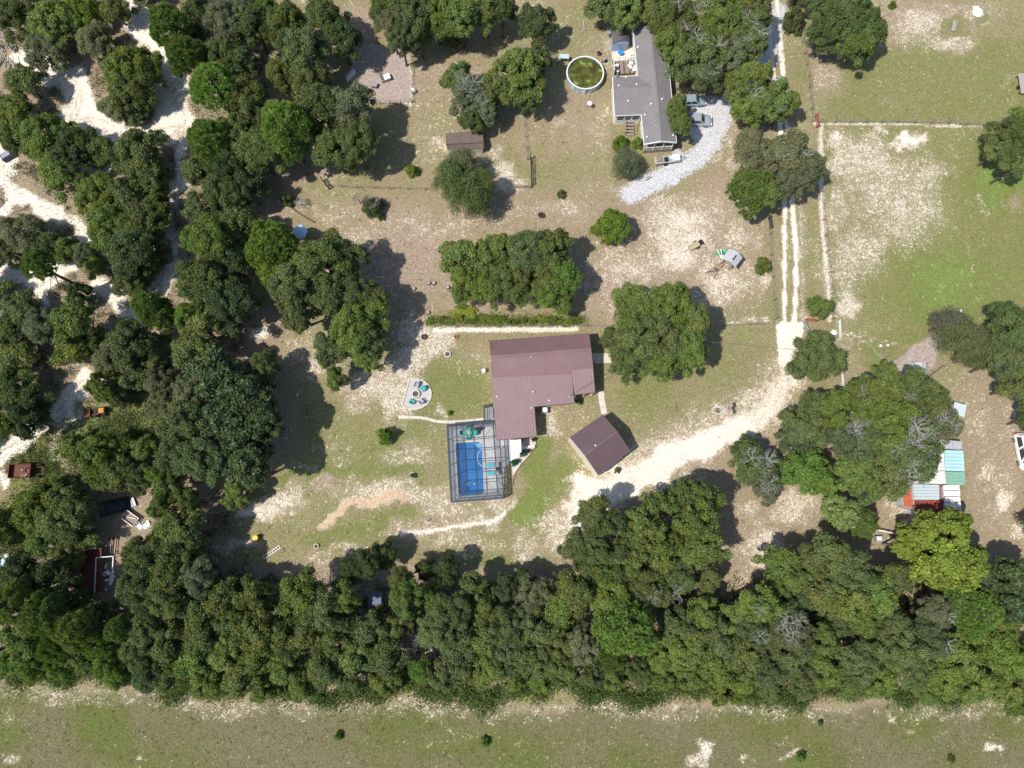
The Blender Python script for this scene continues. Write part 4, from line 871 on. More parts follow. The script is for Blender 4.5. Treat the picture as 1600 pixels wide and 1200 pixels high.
# top middle and yards
for a in [(982, 5, 32, 'oak', 'mid', 9), (945, 2, 30, 'oak', 'oak', 8), (1020, 2, 30, 'oak', 'oak', 9), (840, 28, 30, 'bright', 'oak', 8), (810, 108, 42, 'oak', 'mid', 11), (828, 140, 26, 'oak', 'oak', 8), (775, 135, 30, 'oak', 'oak', 9), (838, 85, 26, 'oak', 'oak', 8),
          (735, 145, 36, 'grey', 'grey', 8, 1, 1, 4), (715, 118, 26, 'grey', 'mid', 7), (755, 165, 26, 'grey', 'grey', 7, 1, 1, 2), (735, 185, 20, 'grey', 'oak', 6), (708, 275, 34, 'willowy', 'oak', 8), (730, 300, 38, 'willowy', 'oak', 8), (722, 255, 28, 'willowy', 'grey', 7), (755, 283, 20, 'willowy', 'oak', 7),
          (640, 18, 40, 'grey', 'oak', 11), (625, 55, 26, 'grey', 'oak', 9), (600, 10, 26, 'oak', 'oak', 9), (680, 15, 34, 'oak', 'mid', 10), (720, 20, 36, 'oak', 'mid', 10), (760, 10, 30, 'oak', 'mid', 9), (655, 55, 20, 'grey', 'oak', 7), (712, 55, 16, 'bush', 'oak', 4), (785, 15, 24, 'oak', 'dark', 8), (610, 35, 24, 'grey', 'grey', 9),
          (720, 400, 36, 'oak', 'mid', 9), (728, 440, 30, 'oak', 'mid', 8), (765, 405, 38, 'oak', 'mid', 9), (795, 440, 38, 'oak', 'oak', 9), (825, 392, 42, 'oak', 'oak', 10), (860, 385, 34, 'oak', 'oak', 10), (850, 430, 38, 'oak', 'oak', 9), (785, 385, 26, 'oak', 'mid', 9), (875, 432, 34, 'bright', 'bright', 9), (855, 455, 26, 'bright', 'bright', 8), (878, 470, 22, 'oaks', 'mid', 6), (765, 448, 26, 'oak', 'mid', 8),
          (1005, 485, 44, 'oak', 'mid', 11), (1050, 480, 44, 'oak', 'mid', 12), (1085, 500, 32, 'oak', 'oak', 11), (1030, 525, 48, 'oak', 'oak', 12), (1075, 540, 38, 'oak', 'mid', 11), (990, 535, 34, 'oak', 'oak', 10), (1040, 560, 34, 'oak', 'mid', 10), (975, 560, 30, 'oak', 'oak', 8), (955, 525, 18, 'oaks', 'oak', 6), (985, 465, 28, 'oak', 'mid', 9),
          (958, 350, 29, 'bright', 'lime', 6), (1060, 163, 17, 'bright', 'mid', 7), (1066, 192, 18, 'bright', 'mid', 7), (1060, 178, 15, 'bright', 'mid', 7), (1284, 478, 23, 'oaks', 'mid', 4, 1.0, .8), (602, 681, 14, 'bush', 'bright', 3), (1192, 413, 13, 'bush', 'mid', 2.6), (878, 302, 7, 'bush', 'oak', 1.2), (965, 735, 5, 'bush', 'oak', .9), (645, 743, 5, 'bush', 'mid', .9), (703, 645, 4, 'bush', 'bright', .7), (970, 222, 13, 'bush', 'lime', 2.2), (996, 222, 10, 'bush', 'bright', 1.5), (978, 250, 24, 'willowy', 'grey', 5), (643, 265, 10, 'bush', 'lime', 2), (447, 312, 10, 'bush', 'mid', 2), (1396, 6, 6, 'bush', 'lime', 1.2), (584, 322, 18, 'bush', 'dark', 2.5), (528, 1150, 7, 'bush', 'bright', 1), (758, 1160, 8, 'bush', 'bright', 1.2), (1253, 1183, 8, 'bush', 'bright', 1.4), (1283, 1130, 4, 'bush', 'oak', .8), (1488, 1187, 6, 'bush', 'oak', .9), (905, 628, 5, 'bush', 'oak', 1)]: t(*a)

FORM_NAME = {'oak': 'oak_tree', 'oaks': 'small_oak_tree', 'grove': 'live_oak_tree', 'grey': 'sand_oak_tree', 'bright': 'leafy_tree', 'yellow': 'maple_tree', 'magnolia': 'magnolia_tree', 'pine': 'pine_tree', 'willowy': 'feathery_tree', 'bush': 'bush'}
COL_WORD = {'oak': 'olive green', 'dark': 'very dark green', 'mid': 'mid green', 'grey': 'greyish green', 'bright': 'bright green', 'fresh': 'vivid green', 'lime': 'yellowish green', 'yellow': 'yellow green', 'pine': 'fresh green', 'magnolia': 'glossy dark green', 'brown': 'dull olive', 'purple': 'dull greyish'}
FORM_WORD = {'oak': 'oak', 'oaks': 'small round oak', 'grove': 'broad oak', 'grey': 'fine leaved oak', 'bright': 'leafy tree', 'yellow': 'maple like tree', 'magnolia': 'large leaved tree', 'pine': 'pine', 'willowy': 'feathery tree', 'bush': 'bush'}
LAND = [('the maroon roofed house', 850, 600), ('the screened blue pool', 745, 720), ('the maroon roofed garage', 935, 695), ('the fire pit patio', 650, 616), ('the round murky pool', 914, 111), ('the grey roofed home', 1005, 140),
        ('the brown roofed shed', 728, 220), ('the pen with the white box', 605, 120), ('the grey play tower', 1135, 412), ('the flagpole', 1122, 641), ('the two grey cars', 1085, 172), ('the pale blue parasol', 475, 370),
        ('the rusty box trailer', 40, 737), ('the rusty red truck bed', 145, 890), ('the rusty loader', 150, 646), ('the log pile', 15, 70), ('the fork in the sand track', 285, 215), ('the loop of the sand track', 110, 150), ('the patchwork tin roofs', 1460, 755), ('the white van', 1592, 705),
        ('the drive pad', 1234, 525), ('the blue roofed hut in the belt', 585, 936), ('the orange barrel', 402, 840), ('the bare belt tree', 645, 990), ('the white junk heap', 225, 815), ('the pale dead trunk in the belt', 1340, 985), ('the red corner gate', 1273, 192), ('the stick pile', 1490, 42), ('the lower left field corner', 60, 1062), ('the lower right field corner', 1540, 1100), ('the mid field edge', 800, 1080), ('the field edge below the ladder', 350, 1090), ('the field edge below the driveway', 1150, 1100)]
def direction(dx, dy):
    a = math.degrees(math.atan2(-dy, dx)) % 360
    return ['right of', 'upper right of', 'above', 'upper left of', 'left of', 'lower left of', 'below', 'lower right of'][int((a + 22.5) // 45) % 8]
ORD = ['', 'second ', 'third ', 'fourth ', 'fifth ', 'sixth ', 'seventh ', 'eighth ', 'ninth ', 'tenth ']
desc = []
for e in T:
    x, y = e[0], e[1]
    best = min(LAND, key=lambda l: math.hypot(l[1] - x, l[2] - y))
    d = math.hypot(best[1] - x, best[2] - y)
    if e[3] in ('bush',): what = COL_WORD[e[4]] + ' bush'
    else: what = COL_WORD[e[4]] + ' ' + FORM_WORD[e[3]]
    if e[8]: what += ' with twigs'
    desc.append((what, direction(x - best[1], y - best[2]) + ' ' + best[0], d))
labels = [None] * len(T); groups = {}
for i, (a, b_, d) in enumerate(desc): groups.setdefault((a, b_), []).append(i)
for k, idx in groups.items():
    idx.sort(key=lambda i: desc[i][2])
    for n_, i in enumerate(idx):
        pre = '' if len(idx) == 1 else (('nearest ' if n_ == 0 else ORD[n_] + 'nearest '))
        labels[i] = f'{pre}{k[0]} {k[1]}'
        if len(labels[i].split()) > 16: labels[i] = labels[i].replace('fine leaved ', '')

def place_tree(x, y, rp, form, col, h, sx, sy, tw, label, seed):
    rr = random.Random(seed)
    Rm = rp * scale_at(x, y, 6)
    if h is None: h = (3.0 + Rm * 0.95) if (x < 270 and y < 640) else min(12.5, 4.2 + Rm * 1.5)
    small = Rm < 3.3
    key = 'oaks' if (form == 'oak' and small) else form
    me, R0, H0 = rr.choice(PROT[key])
    if form == 'bush': z0 = 0.0; ch = h
    elif form == 'pine': ch = min(h * .55, Rm * 1.7); z0 = h - ch
    else: ch = min(h * 0.72, Rm * 1.25 + 1.0); z0 = h - ch
    mid = W(x, y, z0 + ch * 0.55)
    root = empty(FORM_NAME[form], (mid.x, mid.y, 0), label, 'bush' if form == 'bush' else 'tree')
    s_ = Rm / R0 / 0.98
    c = bpy.data.objects.new('foliage' if form == 'bush' else 'crown', me); COL.objects.link(c); c.parent = root
    c.location = (0, 0, z0); c.scale = (s_ * sx * rr.uniform(.93, 1.07), s_ * sy * rr.uniform(.93, 1.07), ch / H0 * .92)
    c.rotation_euler = (0, 0, rr.uniform(0, 6.28))
    if sx != sy: c.rotation_euler = (0, 0, 0)
    cc = rr.choice(COLS[col]); j = rr.uniform(.88, 1.14); wv = rr.uniform(-.06, .06)
    c.color = (cc[0] * j * (1 + wv), cc[1] * j, cc[2] * j * (1 - wv), 1)
    if form != 'bush':
        tm = rr.choice(TRP if form == 'pine' else TR)
        t_ = bpy.data.objects.new('trunk', tm); COL.objects.link(t_); t_.parent = root
        hs = h if form == 'pine' else (z0 + ch * .75)
        t_.scale = ((h * .9 if form == 'pine' else min(hs, Rm * 2.0)), (h * .9 if form == 'pine' else min(hs, Rm * 2.0)), hs)
        t_.rotation_euler = (0, 0, rr.uniform(0, 6.28))
    for k in range(int(tw * 1.15 + .5)):
        b_ = bpy.data.objects.new('bare_branch', rr.choice(TW)); COL.objects.link(b_); b_.parent = root
        a = rr.uniform(0, 6.28); q_ = rr.uniform(.15, .7) * Rm
        zz = z0 + ch * .92 * math.sqrt(max(.1, 1 - (q_ / Rm) ** 2)) * rr.uniform(.96, 1.08)
        b_.location = (q_ * math.cos(a), q_ * math.sin(a), zz)
        u_ = rr.uniform(.8, 1.6); b_.scale = (u_, u_, u_ * .8); b_.rotation_euler = (rr.uniform(-.3, .3), rr.uniform(-.3, .3), a)
    return root
for i, e in enumerate(T): place_tree(*e, labels[i], 1000 + i)

# woods that carry on beyond the picture's edge, a few trees deep
rr = random.Random(55); placed = 0; T_OUT = []; OUTS = []
for k in range(400):
    x = rr.uniform(-230, 1750); y = rr.uniform(-190, 1090)
    if -32 < x < 1632 and y > -34: continue
    if x > 1630 and 60 < y < 560: continue
    if y < -30 and x > 1380: continue
    if 1180 < x < 1260 and y < 0: continue
    p_ = W(x, y, 4)
    if any(math.hypot(p_.x - q_[0], p_.y - q_[1]) < 5.2 for q_ in T_OUT): continue
    T_OUT.append((p_.x, p_.y))
    o_ = place_tree(x, y, rr.uniform(30, 46), rr.choice(['oak', 'oak', 'grey', 'oak', 'pine']), rr.choice(['oak', 'mid', 'oak', 'dark']), None, 1, 1, 0, 'outside', 5000 + k); OUTS.append((x, y, o_))
    o_['group'] = 'trees beyond the edge of the picture'
    placed += 1
    if placed >= 110: break

og = {}
for (x, y, o_) in OUTS:
    best = min(LAND, key=lambda l: math.hypot(l[1] - x, l[2] - y)); og.setdefault((direction(x - best[1], y - best[2]), best[0]), []).append((math.hypot(best[1] - x, best[2] - y), o_))
for k, v_ in og.items():
    v_.sort(key=lambda e: e[0])
    for n_, (d_, o_) in enumerate(v_): o_['label'] = ('nearest' if n_ == 0 else (ORD + [str(q) + 'th ' for q in range(11, 60)])[n_] + 'nearest') + f' outlying woodland tree {k[0]} {k[1]}'
# leafless trees
def bare(x, y, rp, h, label, kind=0, zf=.5):
    Rm = rp * scale_at(x, y, 4); p_ = W(x, y, h * zf)
    root = empty('bare_tree', (p_.x, p_.y, 0), label, 'tree')
    mb = MB(); mb.tube([(0, 0, 0), (.05, .03, h * .3), (0, 0, h * .55)], [.14, .11, .08], 6)
    mb.build('trunk', M['bark_grey'], root, local=True)
    for k, zz in enumerate((.45, .55)):
        o_ = bpy.data.objects.new('branches', (TWG if kind else TW)[k % 2]); COL.objects.link(o_); o_.parent = root
        o_.location = (0, 0, h * zz); o_.scale = (Rm * .75, Rm * .75, h * .45); o_.rotation_euler = (0, 0, k * 2.1 + x)
bare(645, 1000, 24, 7, 'bare grey leafless tree in a gap of the belt above the field', 1)
bare(640, 975, 14, 7, 'thin pale branch forked tree just above the bare grey tree', 0)
bare(330, 30, 28, 8, 'silvery grey leafless tree among dark oaks at the top left', 1)
bare(582, 318, 20, 3.5, 'low grey and brown half dead tree on the grass below the pen', 1)
bare(560, 312, 14, 2.5, 'low pale grey twiggy shrub left of the half dead tree', 1)
bare(980, 258, 20, 4, 'thin grey twiggy tree below the steps of the grey roofed home', 1)
bare(1018, 1045, 22, 4, 'dead pale branches hanging below the bright pine in the belt', 0)
bare(1330, 985, 16, 6, 'pale dead trunk with broken branches in the belt clearing', 0)
bare(1314, 955, 12, 7, 'thin pale dead treetop above the broken dead trunk', 0)
bare(165, 950, 12, 4, 'small pale dead tree below the white junk cage', 0)
bare(1480, 955, 14, 9, 'small bleached treetop left of the lime green pine', 0)
bare(470, 318, 16, 1.6, 'low purplish bare shrub inside the edged bed', 1)

# hedge row along the house fence, and low growth
hedge = [(672, 500, 9, 'lime'), (690, 497, 10, 'mid'), (705, 498, 9, 'bright'), (716, 494, 13, 'yellow'), (728, 490, 13, 'yellow'), (722, 478, 9, 'lime'), (742, 500, 10, 'mid'), (756, 498, 10, 'lime'), (768, 499, 11, 'yellow'), (780, 498, 11, 'lime'), (794, 502, 9, 'bright'), (806, 500, 10, 'lime'), (818, 499, 10, 'bright'), (834, 500, 10, 'lime'), (848, 497, 12, 'yellow'), (862, 500, 10, 'mid'), (872, 500, 10, 'lime'), (888, 503, 10, 'yellow'), (905, 503, 8, 'mid')]
rh = random.Random(77)
for i, (x, y, r_, c_) in enumerate(hedge):
    o_ = place_tree(x, y + rh.uniform(-1.5, 3.5), r_ * rh.choice((.5, .65, .8, 1.0)) * (1.25 if c_ == 'yellow' else .95), 'bush', c_, rh.uniform(.5, 1.2), 1.3, .75, 0, f'{COL_WORD[c_]} hedge bush, ' + ('leftmost' if i == 0 else 'rightmost' if i == len(hedge) - 1 else ['', 'second', 'third', 'fourth', 'fifth', 'sixth', 'seventh', 'eighth', 'ninth', 'tenth', 'eleventh', 'twelfth', 'thirteenth', 'fourteenth', 'fifteenth', 'sixteenth', 'seventeenth', 'eighteenth'][i] + ' from the left') + ' above the maroon roofed house', 7000 + i)
    o_['group'] = 'bushes of the hedge above the maroon house'

# fringe of low growth along the belt's foot and weeds over the open ground: nobody could count these
def scatter_mesh(name, pts, size, hgt, nper, seed, mat_, label, col):
    r_ = np.random.default_rng(seed); pts = np.array(pts); n = len(pts) * nper
    ci = np.repeat(np.arange(len(pts)), nper)
    sz = (size * (0.5 + r_.random(len(pts))))[ci]
    d = r_.normal(size=(n, 2)) * .45
    P_ = np.stack([pts[ci, 0] + d[:, 0] * sz, pts[ci, 1] + d[:, 1] * sz, r_.random(n) ** 1.2 * hgt * sz / size * np.exp(-(d ** 2).sum(1))], -1)
    nrm = unit(r_.normal(size=(n, 3)) * .6 + np.array([0, 0, .8])); tt = unit(np.cross(nrm, r_.normal(size=(n, 3)))); b = np.cross(nrm, tt)
    s_ = (.07 + .09 * r_.random(n))[:, None] * min(1.5, max(.8, size))
    ct_ = r_.normal(.5, .2, len(pts))
    me = quads_mesh(name, P_, tt * s_, b * s_ * .6, ct_[ci] + r_.normal(0, .15, n), np.clip(r_.normal(.1, .3, len(pts)), 0, 1)[ci], r_.random(n), mat_)
    o_ = bpy.data.objects.new(name, me); COL.objects.link(o_); o_.color = (*col, 1)
    return tag(o_, label, None, None, 'stuff')
rr = random.Random(3); pts = []
for k in range(1500):
    x = rr.uniform(-20, 1620); e_ = 1050 + 28 * (min(1, max(0, (x - 120) / 300))) + rr.gauss(0, 7) + 9 * math.sin(x / 37.) + 7 * math.sin(x / 13.)
    p_ = W(x, e_, 0); pts.append((p_.x, p_.y))
scatter_mesh('undergrowth', pts, 1.1, 1.3, 48, 5, LEAFB, 'low green growth along the foot of the tree belt above the field', (0.075, 0.115, 0.028))
pts = []
for k in range(260):
    p_ = W(rr.uniform(672, 915), 501 + rr.gauss(0, 3.4), 0); pts.append((p_.x, p_.y))
scatter_mesh('hedge_weeds', pts, 0.8, .55, 26, 15, LEAFB, 'uneven low green growth along the fence above the maroon roofed house', (0.12, 0.165, 0.035))
pts = []
for k in range(1100):
    x, y = rr.choice([(rr.gauss(230, 40), rr.gauss(660, 30)), (rr.gauss(40, 30), rr.gauss(710, 22)), (rr.gauss(90, 20), rr.gauss(750, 20)), (rr.gauss(25, 20), rr.gauss(860, 30)), (rr.gauss(190, 30), rr.gauss(675, 14)), (rr.uniform(0, 420), rr.uniform(0, 900))])
    p_ = W(x, y, 0)
    px_, py_ = x, y
    i_ = int((p_.y - GY0) / GS); j_ = int((p_.x - GX0) / GS)
    if 0 <= i_ < ny - 1 and 0 <= j_ < nx - 1 and kind_id[i_, j_] == 0: pts.append((p_.x, p_.y))
scatter_mesh('weeds', pts, 0.8, .5, 30, 6, LEAFB, 'patches of low green weeds between the trees on the left', (0.085, 0.120, 0.034))
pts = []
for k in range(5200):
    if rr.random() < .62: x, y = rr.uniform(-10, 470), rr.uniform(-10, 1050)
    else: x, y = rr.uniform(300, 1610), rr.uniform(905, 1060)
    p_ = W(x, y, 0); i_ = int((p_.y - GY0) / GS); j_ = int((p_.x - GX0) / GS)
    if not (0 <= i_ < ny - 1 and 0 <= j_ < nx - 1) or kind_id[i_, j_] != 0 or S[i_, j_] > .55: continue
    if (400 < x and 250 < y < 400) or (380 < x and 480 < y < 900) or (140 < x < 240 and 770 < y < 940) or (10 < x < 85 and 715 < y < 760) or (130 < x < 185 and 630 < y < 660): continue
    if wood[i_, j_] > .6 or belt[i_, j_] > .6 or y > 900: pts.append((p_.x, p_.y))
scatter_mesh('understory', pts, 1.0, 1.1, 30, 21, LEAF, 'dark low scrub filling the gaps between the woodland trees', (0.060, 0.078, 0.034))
pts = []
for k in range(3400):
    x = rr.uniform(330, 1620); y = rr.uniform(40, 1220) if rr.random() < .8 else rr.uniform(1085, 1220)
    if y > 1085: x = rr.uniform(-20, 1620)
    p_ = W(x, y, 0); i_ = int((p_.y - GY0) / GS); j_ = int((p_.x - GX0) / GS)
    if 0 <= i_ < ny - 1 and 0 <= j_ < nx - 1 and kind_id[i_, j_] in (0, 1) and S[i_, j_] < .6: pts.append((p_.x, p_.y))
pts = [p_ for p_ in pts if not (-12 < p_[0] < 20 and -15 < p_[1] < 32)]
scatter_mesh('grass_tufts', pts, 0.40, .12, 10, 8, LEAFB, 'small tufts of grass and weeds over the open ground', (0.21, 0.20, 0.11))
# ------------------------------------------------------------------ buildings
def lerp(a, b, t_): return Vector(a) * (1 - t_) + Vector(b) * t_
def slab(mb, pts, th=0.08):
    """a roof sheet: top polygon of 3D points, thickness th downwards"""
    pts = [Vector(p) for p in pts]; n = len(pts)
    ar = sum(pts[i].x * pts[(i + 1) % n].y - pts[(i + 1) % n].x * pts[i].y for i in range(n))
    if ar < 0: pts = pts[::-1]
    vs = pts + [p - Vector((0, 0, th)) for p in pts]
    mb.add(vs, [tuple(range(n)), tuple(range(n, 2 * n))[::-1]] + [(i, n + i, n + (i + 1) % n, (i + 1) % n) for i in range(n)])
    return mb
def ribs(parent, e0, e1, r0, r1, n, m, w_=.05, h_=.035, name='roof_rib'):
    mb = MB()
    for i in range(n + 1):
        t_ = i / n; a = lerp(e0, e1, t_) + Vector((0, 0, h_ / 2)); b = lerp(r0, r1, t_) + Vector((0, 0, h_ / 2))
        mb.bar(a, b, w_, h_)
    return mb.build(name, m, parent, kind='stuff')
def Z(p, z): return Vector((p[0], p[1], z))
def inset(pts, d):
    c = sum((Vector(p) for p in pts), Vector((0, 0, 0))) / len(pts)
    out = []
    for p in pts:
        v = Vector(p) - c; l_ = math.hypot(v.x, v.y); k = max(0, (l_ - d * 1.3) / l_)
        out.append(Vector((c.x + v.x * k, c.y + v.y * k, p[2] if len(p) > 2 else 0)))
    return out
def vent(parent, px, py, z, r_=.12, m=None, name='roof_vent'):
    p_ = W(px, py, z); mb = MB(); mb.lathe((p_.x, p_.y, z - .15), [(r_ * .7, 0), (r_ * .7, .25), (r_, .25), (r_, .36), (0, .4)], 8)
    return mb.build(name, m or M['white_clean'], parent)
def window(parent, a, b, z0, z1, out=0.03):
    """window between plan points a,b on a wall"""
    a = Vector((a[0], a[1], 0)); b = Vector((b[0], b[1], 0)); d = (b - a); L_ = d.length; d.normalize(); n = Vector((d.y, -d.x, 0))
    c = (a + b) / 2 + n * out; rz = math.atan2(d.y, d.x)
    f = MB()
    for sx in (-1, 1): f.box((c.x + d.x * sx * L_ / 2, c.y + d.y * sx * L_ / 2, (z0 + z1) / 2), (.07, .08, z1 - z0 + .07), rz)
    for zz in (z0, z1, (z0 + z1) / 2): f.box((c.x, c.y, zz), (L_ - .075, .075, .06), rz)
    fo = f.build('window', M['white'], parent)
    g = MB(); g.box((c.x - n.x * .01, c.y - n.y * .01, (z0 + z1) / 2), (L_ - .08, .03, z1 - z0), rz); g.build('pane', M['glass'], fo)
    return fo

# ---- the maroon roofed house
base = W(850, 600, 0)
house = empty('house', base, 'long low house with maroon ribbed metal roof and a wing beside the screened pool', 'house')
A = W(765, 532, 3.0); B_ = W(920, 520.5, 3.0); C = W(923.5, 546, 4.5); D = W(767, 558, 4.5)
E_ = W(927, 577, 3.6); G_ = W(893, 584.5, 3.5); F_ = W(768.5, 589.5, 3.5)
LB = W(897, 630, 3.1); LW = W(835, 635.5, 3.1); LL = W(771, 637.5, 3.1)
WSE = W(838.5, 682.5, 2.9); WSW = W(776, 687.5, 2.9)
slab(MB(), [A, B_, C, D], .12).build('north_roof_slope', M['maroon'], house)
GE = W(893, 580, 3.62)
slab(MB(), [D, C, E_, GE, G_, F_], .12).build('south_roof_slope', M['maroon'], house)
slab(MB(), [F_ - Vector((0, 0, .06)), G_ - Vector((0, 0, .06)), LB, LW, LL], .10).build('lower_roof', M['maroon_l'], house, label='paler, flatter lower roof along the south side')
slab(MB(), [LL - Vector((0, 0, .05)), LW - Vector((0, 0, .05)), WSE, WSW], .10).build('wing_roof', M['maroon_l'], house)
RP = [W(892.5, 578.5, 3.75), W(926.5, 575.5, 3.75), W(929.5, 613, 3.2), W(898, 617, 3.2)]
slab(MB(), RP, .12).build('raised_porch_roof', M['maroon_l'], house)
ribs(house, A, B_, D, C, 50, M['maroon_rib']); ribs(house, F_, E_, D, C, 50, M['maroon_rib'])
ribs(house, LL, lerp(LL, LB, 1), F_ - Vector((0, 0, .06)), G_ - Vector((0, 0, .06)), 34, M['maroon_rib'], .06, .03); ribs(house, WSW, WSE, LL - Vector((0, 0, .05)), LW - Vector((0, 0, .05)), 15, M['maroon_rib'], .06, .03); ribs(house, RP[3], RP[2], RP[0], RP[1], 8, M['maroon_rib'], .06, .03)
MB().bar(D + Vector((0, 0, .05)), C + Vector((0, 0, .05)), .36, .07).build('ridge_cap', M['maroon'], house)
for a_, b_ in ((A, D), (D, F_), (B_, C), (C, E_), (WSW, LL), (LB, LW), (WSE, WSW), (LW, WSE), (RP[0], RP[3]), (RP[3], RP[2]), (RP[1], RP[2])):
    MB().bar(a_ - Vector((0, 0, .08)), b_ - Vector((0, 0, .08)), .07, .2).build('roof_trim', M['maroon_dk'], house)
def walls(parent, pts, z1, m, name='wall'):
    mb = MB(); n = len(pts)
    for i in range(n):
        a = Vector((pts[i][0], pts[i][1], 0)); b = Vector((pts[(i + 1) % n][0], pts[(i + 1) % n][1], 0)); z_ = z1[i] if isinstance(z1, list) else z1
        d = (b - a).normalized(); c = (a + b) / 2; mb2 = MB(); mb2.box((c.x, c.y, z_ / 2), ((b - a).length - .16, .15, z_), math.atan2(d.y, d.x)); mb2.build(name, m, parent)
def gin(p, q, dx, dy): return Vector((p.x + dx, p.y + dy, 0))
hw = [gin(A, 0, .5, -.5), gin(B_, 0, -.45, -.5), gin(E_, 0, -.45, -.3), Vector((LB.x - .5, LB.y + 3.6, 0)), Vector((LB.x - .5, LB.y + .6, 0)), Vector((LW.x - .6, LW.y + .6, 0)), Vector((WSE.x - .6, WSE.y + .6, 0)), Vector((WSW.x + 1.1, WSW.y + .6, 0)), Vector((LL.x + 1.0, LL.y, 0)), gin(F_, 0, .5, 0)]
walls(house, hw, 2.78, M['cream'])
for (p0, p1, top) in ((hw[0], hw[9], D), (hw[1], hw[2], C)):   # gable ends
    mb = MB(); x_ = (p0.x + p1.x) / 2
    mb.prism([Vector((p0.x - .06, p0.y, 0)), Vector((p0.x + .06, p0.y, 0)), Vector((top.x * .03 + x_ * .97 + .06, top.y, 0)), Vector((p1.x + .06, p1.y, 0)), Vector((p1.x - .06, p1.y, 0)), Vector((top.x * .03 + x_ * .97 - .06, top.y, 0))], 2.79, [2.95, 2.95, 4.2, 3.3, 3.3, 4.2])
    mb.build('gable', M['cream'], house)
for (i, t0, t1) in ((1, .15, .32), (1, .6, .8), (0, .1, .2), (0, .4, .5), (0, .75, .85), (5, .3, .6), (6, .2, .4), (6, .6, .8)):
    a_ = hw[i]; b_ = hw[(i + 1) % len(hw)]; window(house, lerp(b_, a_, t0), lerp(b_, a_, t1), 1.0, 2.1, -.09 if False else -.1)
dr = MB(); a_ = lerp(hw[1], hw[2], .5); dr.box((a_.x + .1, a_.y, 1.02), (.06, .95, 2.04)); do = dr.build('door', M['white'], house); MB().box((a_.x + .15, a_.y + .35, 1.0), (.06, .06, .06)).build('door_handle', M['grey_metal'], do)
for (x, y, z) in ((829, 558, 4.15), (777, 620, 3.25), (833, 612.5, 3.3), (858, 626, 3.2), (830, 637.5, 3.1)): vent(house, x, y, z, .1)
p_ = W(890, 619, 3.25); mb = MB(); mb.tube([(p_.x, p_.y, 3.1), (p_.x, p_.y, 4.3)], .04, 6); mb.lathe((p_.x, p_.y, 3.2), [(.16, 0), (.16, .1), (.06, .16)], 8); mb.build('service_mast', M['grey_metal'], house)
for k in range(3):
    q_ = lerp(RP[3], RP[2], (.08, .5, .92)[k]); MB().box((q_.x, q_.y + .15, 1.55), (.14, .14, 3.1)).build('porch_post', M['white'], house)

# service wire from the mast to the big oak
a_ = Vector((p_.x, p_.y, 4.3)); b_ = W(1052, 520, 7.5)
single(MB().tube([lerp(a_, b_, k / 8) - Vector((0, 0, .9 * math.sin(math.pi * k / 8))) for k in range(9)], .02, 4), 'service_wire', M['black'], tuple(a_), 'thin black wire running from the maroon house roof into the big oak', 'wire')
a2, b2 = W(1062, 527, 7.5), W(1276, 548, 5.5)
single(MB().tube([lerp(a2, b2, k / 10) - Vector((0, 0, 1.1 * math.sin(math.pi * k / 10))) for k in range(11)], .018, 4), 'overhead_wire', M['wire'], tuple(a2), 'thin pale overhead wire crossing from the big oak to the grey oak by the drive', 'wire')

# ---- flat slabs
def flat(name, pts, z0, z1, m, label, cat, kind=None, group=None):
    v = [W(*p, 0) for p in pts]; mb = MB(); mb.prism(v, z0, z1)
    return single(mb, name, m, tuple(Z(v[0], 0)), label, None if kind == 'structure' else cat, group, kind)
flat('concrete_patio', [(922, 552), (955, 552), (960, 560), (955, 567), (930, 568)], .0, .07, M['concrete_pale'], 'small pale concrete patio at the east wall of the maroon house', 'patio', 'structure')
def strip(pts, wd):
    v = [W(*p, 0) for p in pts]; L1, L2 = [], []
    for i, p in enumerate(v):
        d = (v[min(i + 1, len(v) - 1)] - v[max(i - 1, 0)]).normalized(); n = Vector((-d.y, d.x, 0)); L1.append(p + n * wd / 2); L2.append(p - n * wd / 2)
    return v, L1, L2
def walkway(name, pts, wd, m, label, nsl=None):
    v, L1, L2 = strip(pts, wd)
    root = empty(name, Z(v[0], 0), label, None, None); root['kind'] = 'structure'
    for i in range(len(v) - 1):
        n = max(1, round((v[i + 1] - v[i]).length / 1.3))
        for k in range(n):
            t0 = k / n + .012; t1 = (k + 1) / n - .012
            MB().prism([lerp(L1[i], L1[i + 1], t0), lerp(L1[i], L1[i + 1], t1), lerp(L2[i], L2[i + 1], t1), lerp(L2[i], L2[i + 1], t0)], 0.0, .06).build('path_slab', m, root)
    return root
walkway('garden_path', [(622, 651.5), (640, 652), (656, 652.5), (670, 655), (682, 658.5), (700, 659.5), (725, 658.5), (757, 655)], .42, M['concrete_pale'], 'narrow curving whitish concrete path from the left lawn to the pool enclosure')
walkway('side_path', [(938.5, 610), (940, 625), (944.5, 647)], .85, M['concrete_pale'], 'pale straight walkway from the maroon house to the garage')

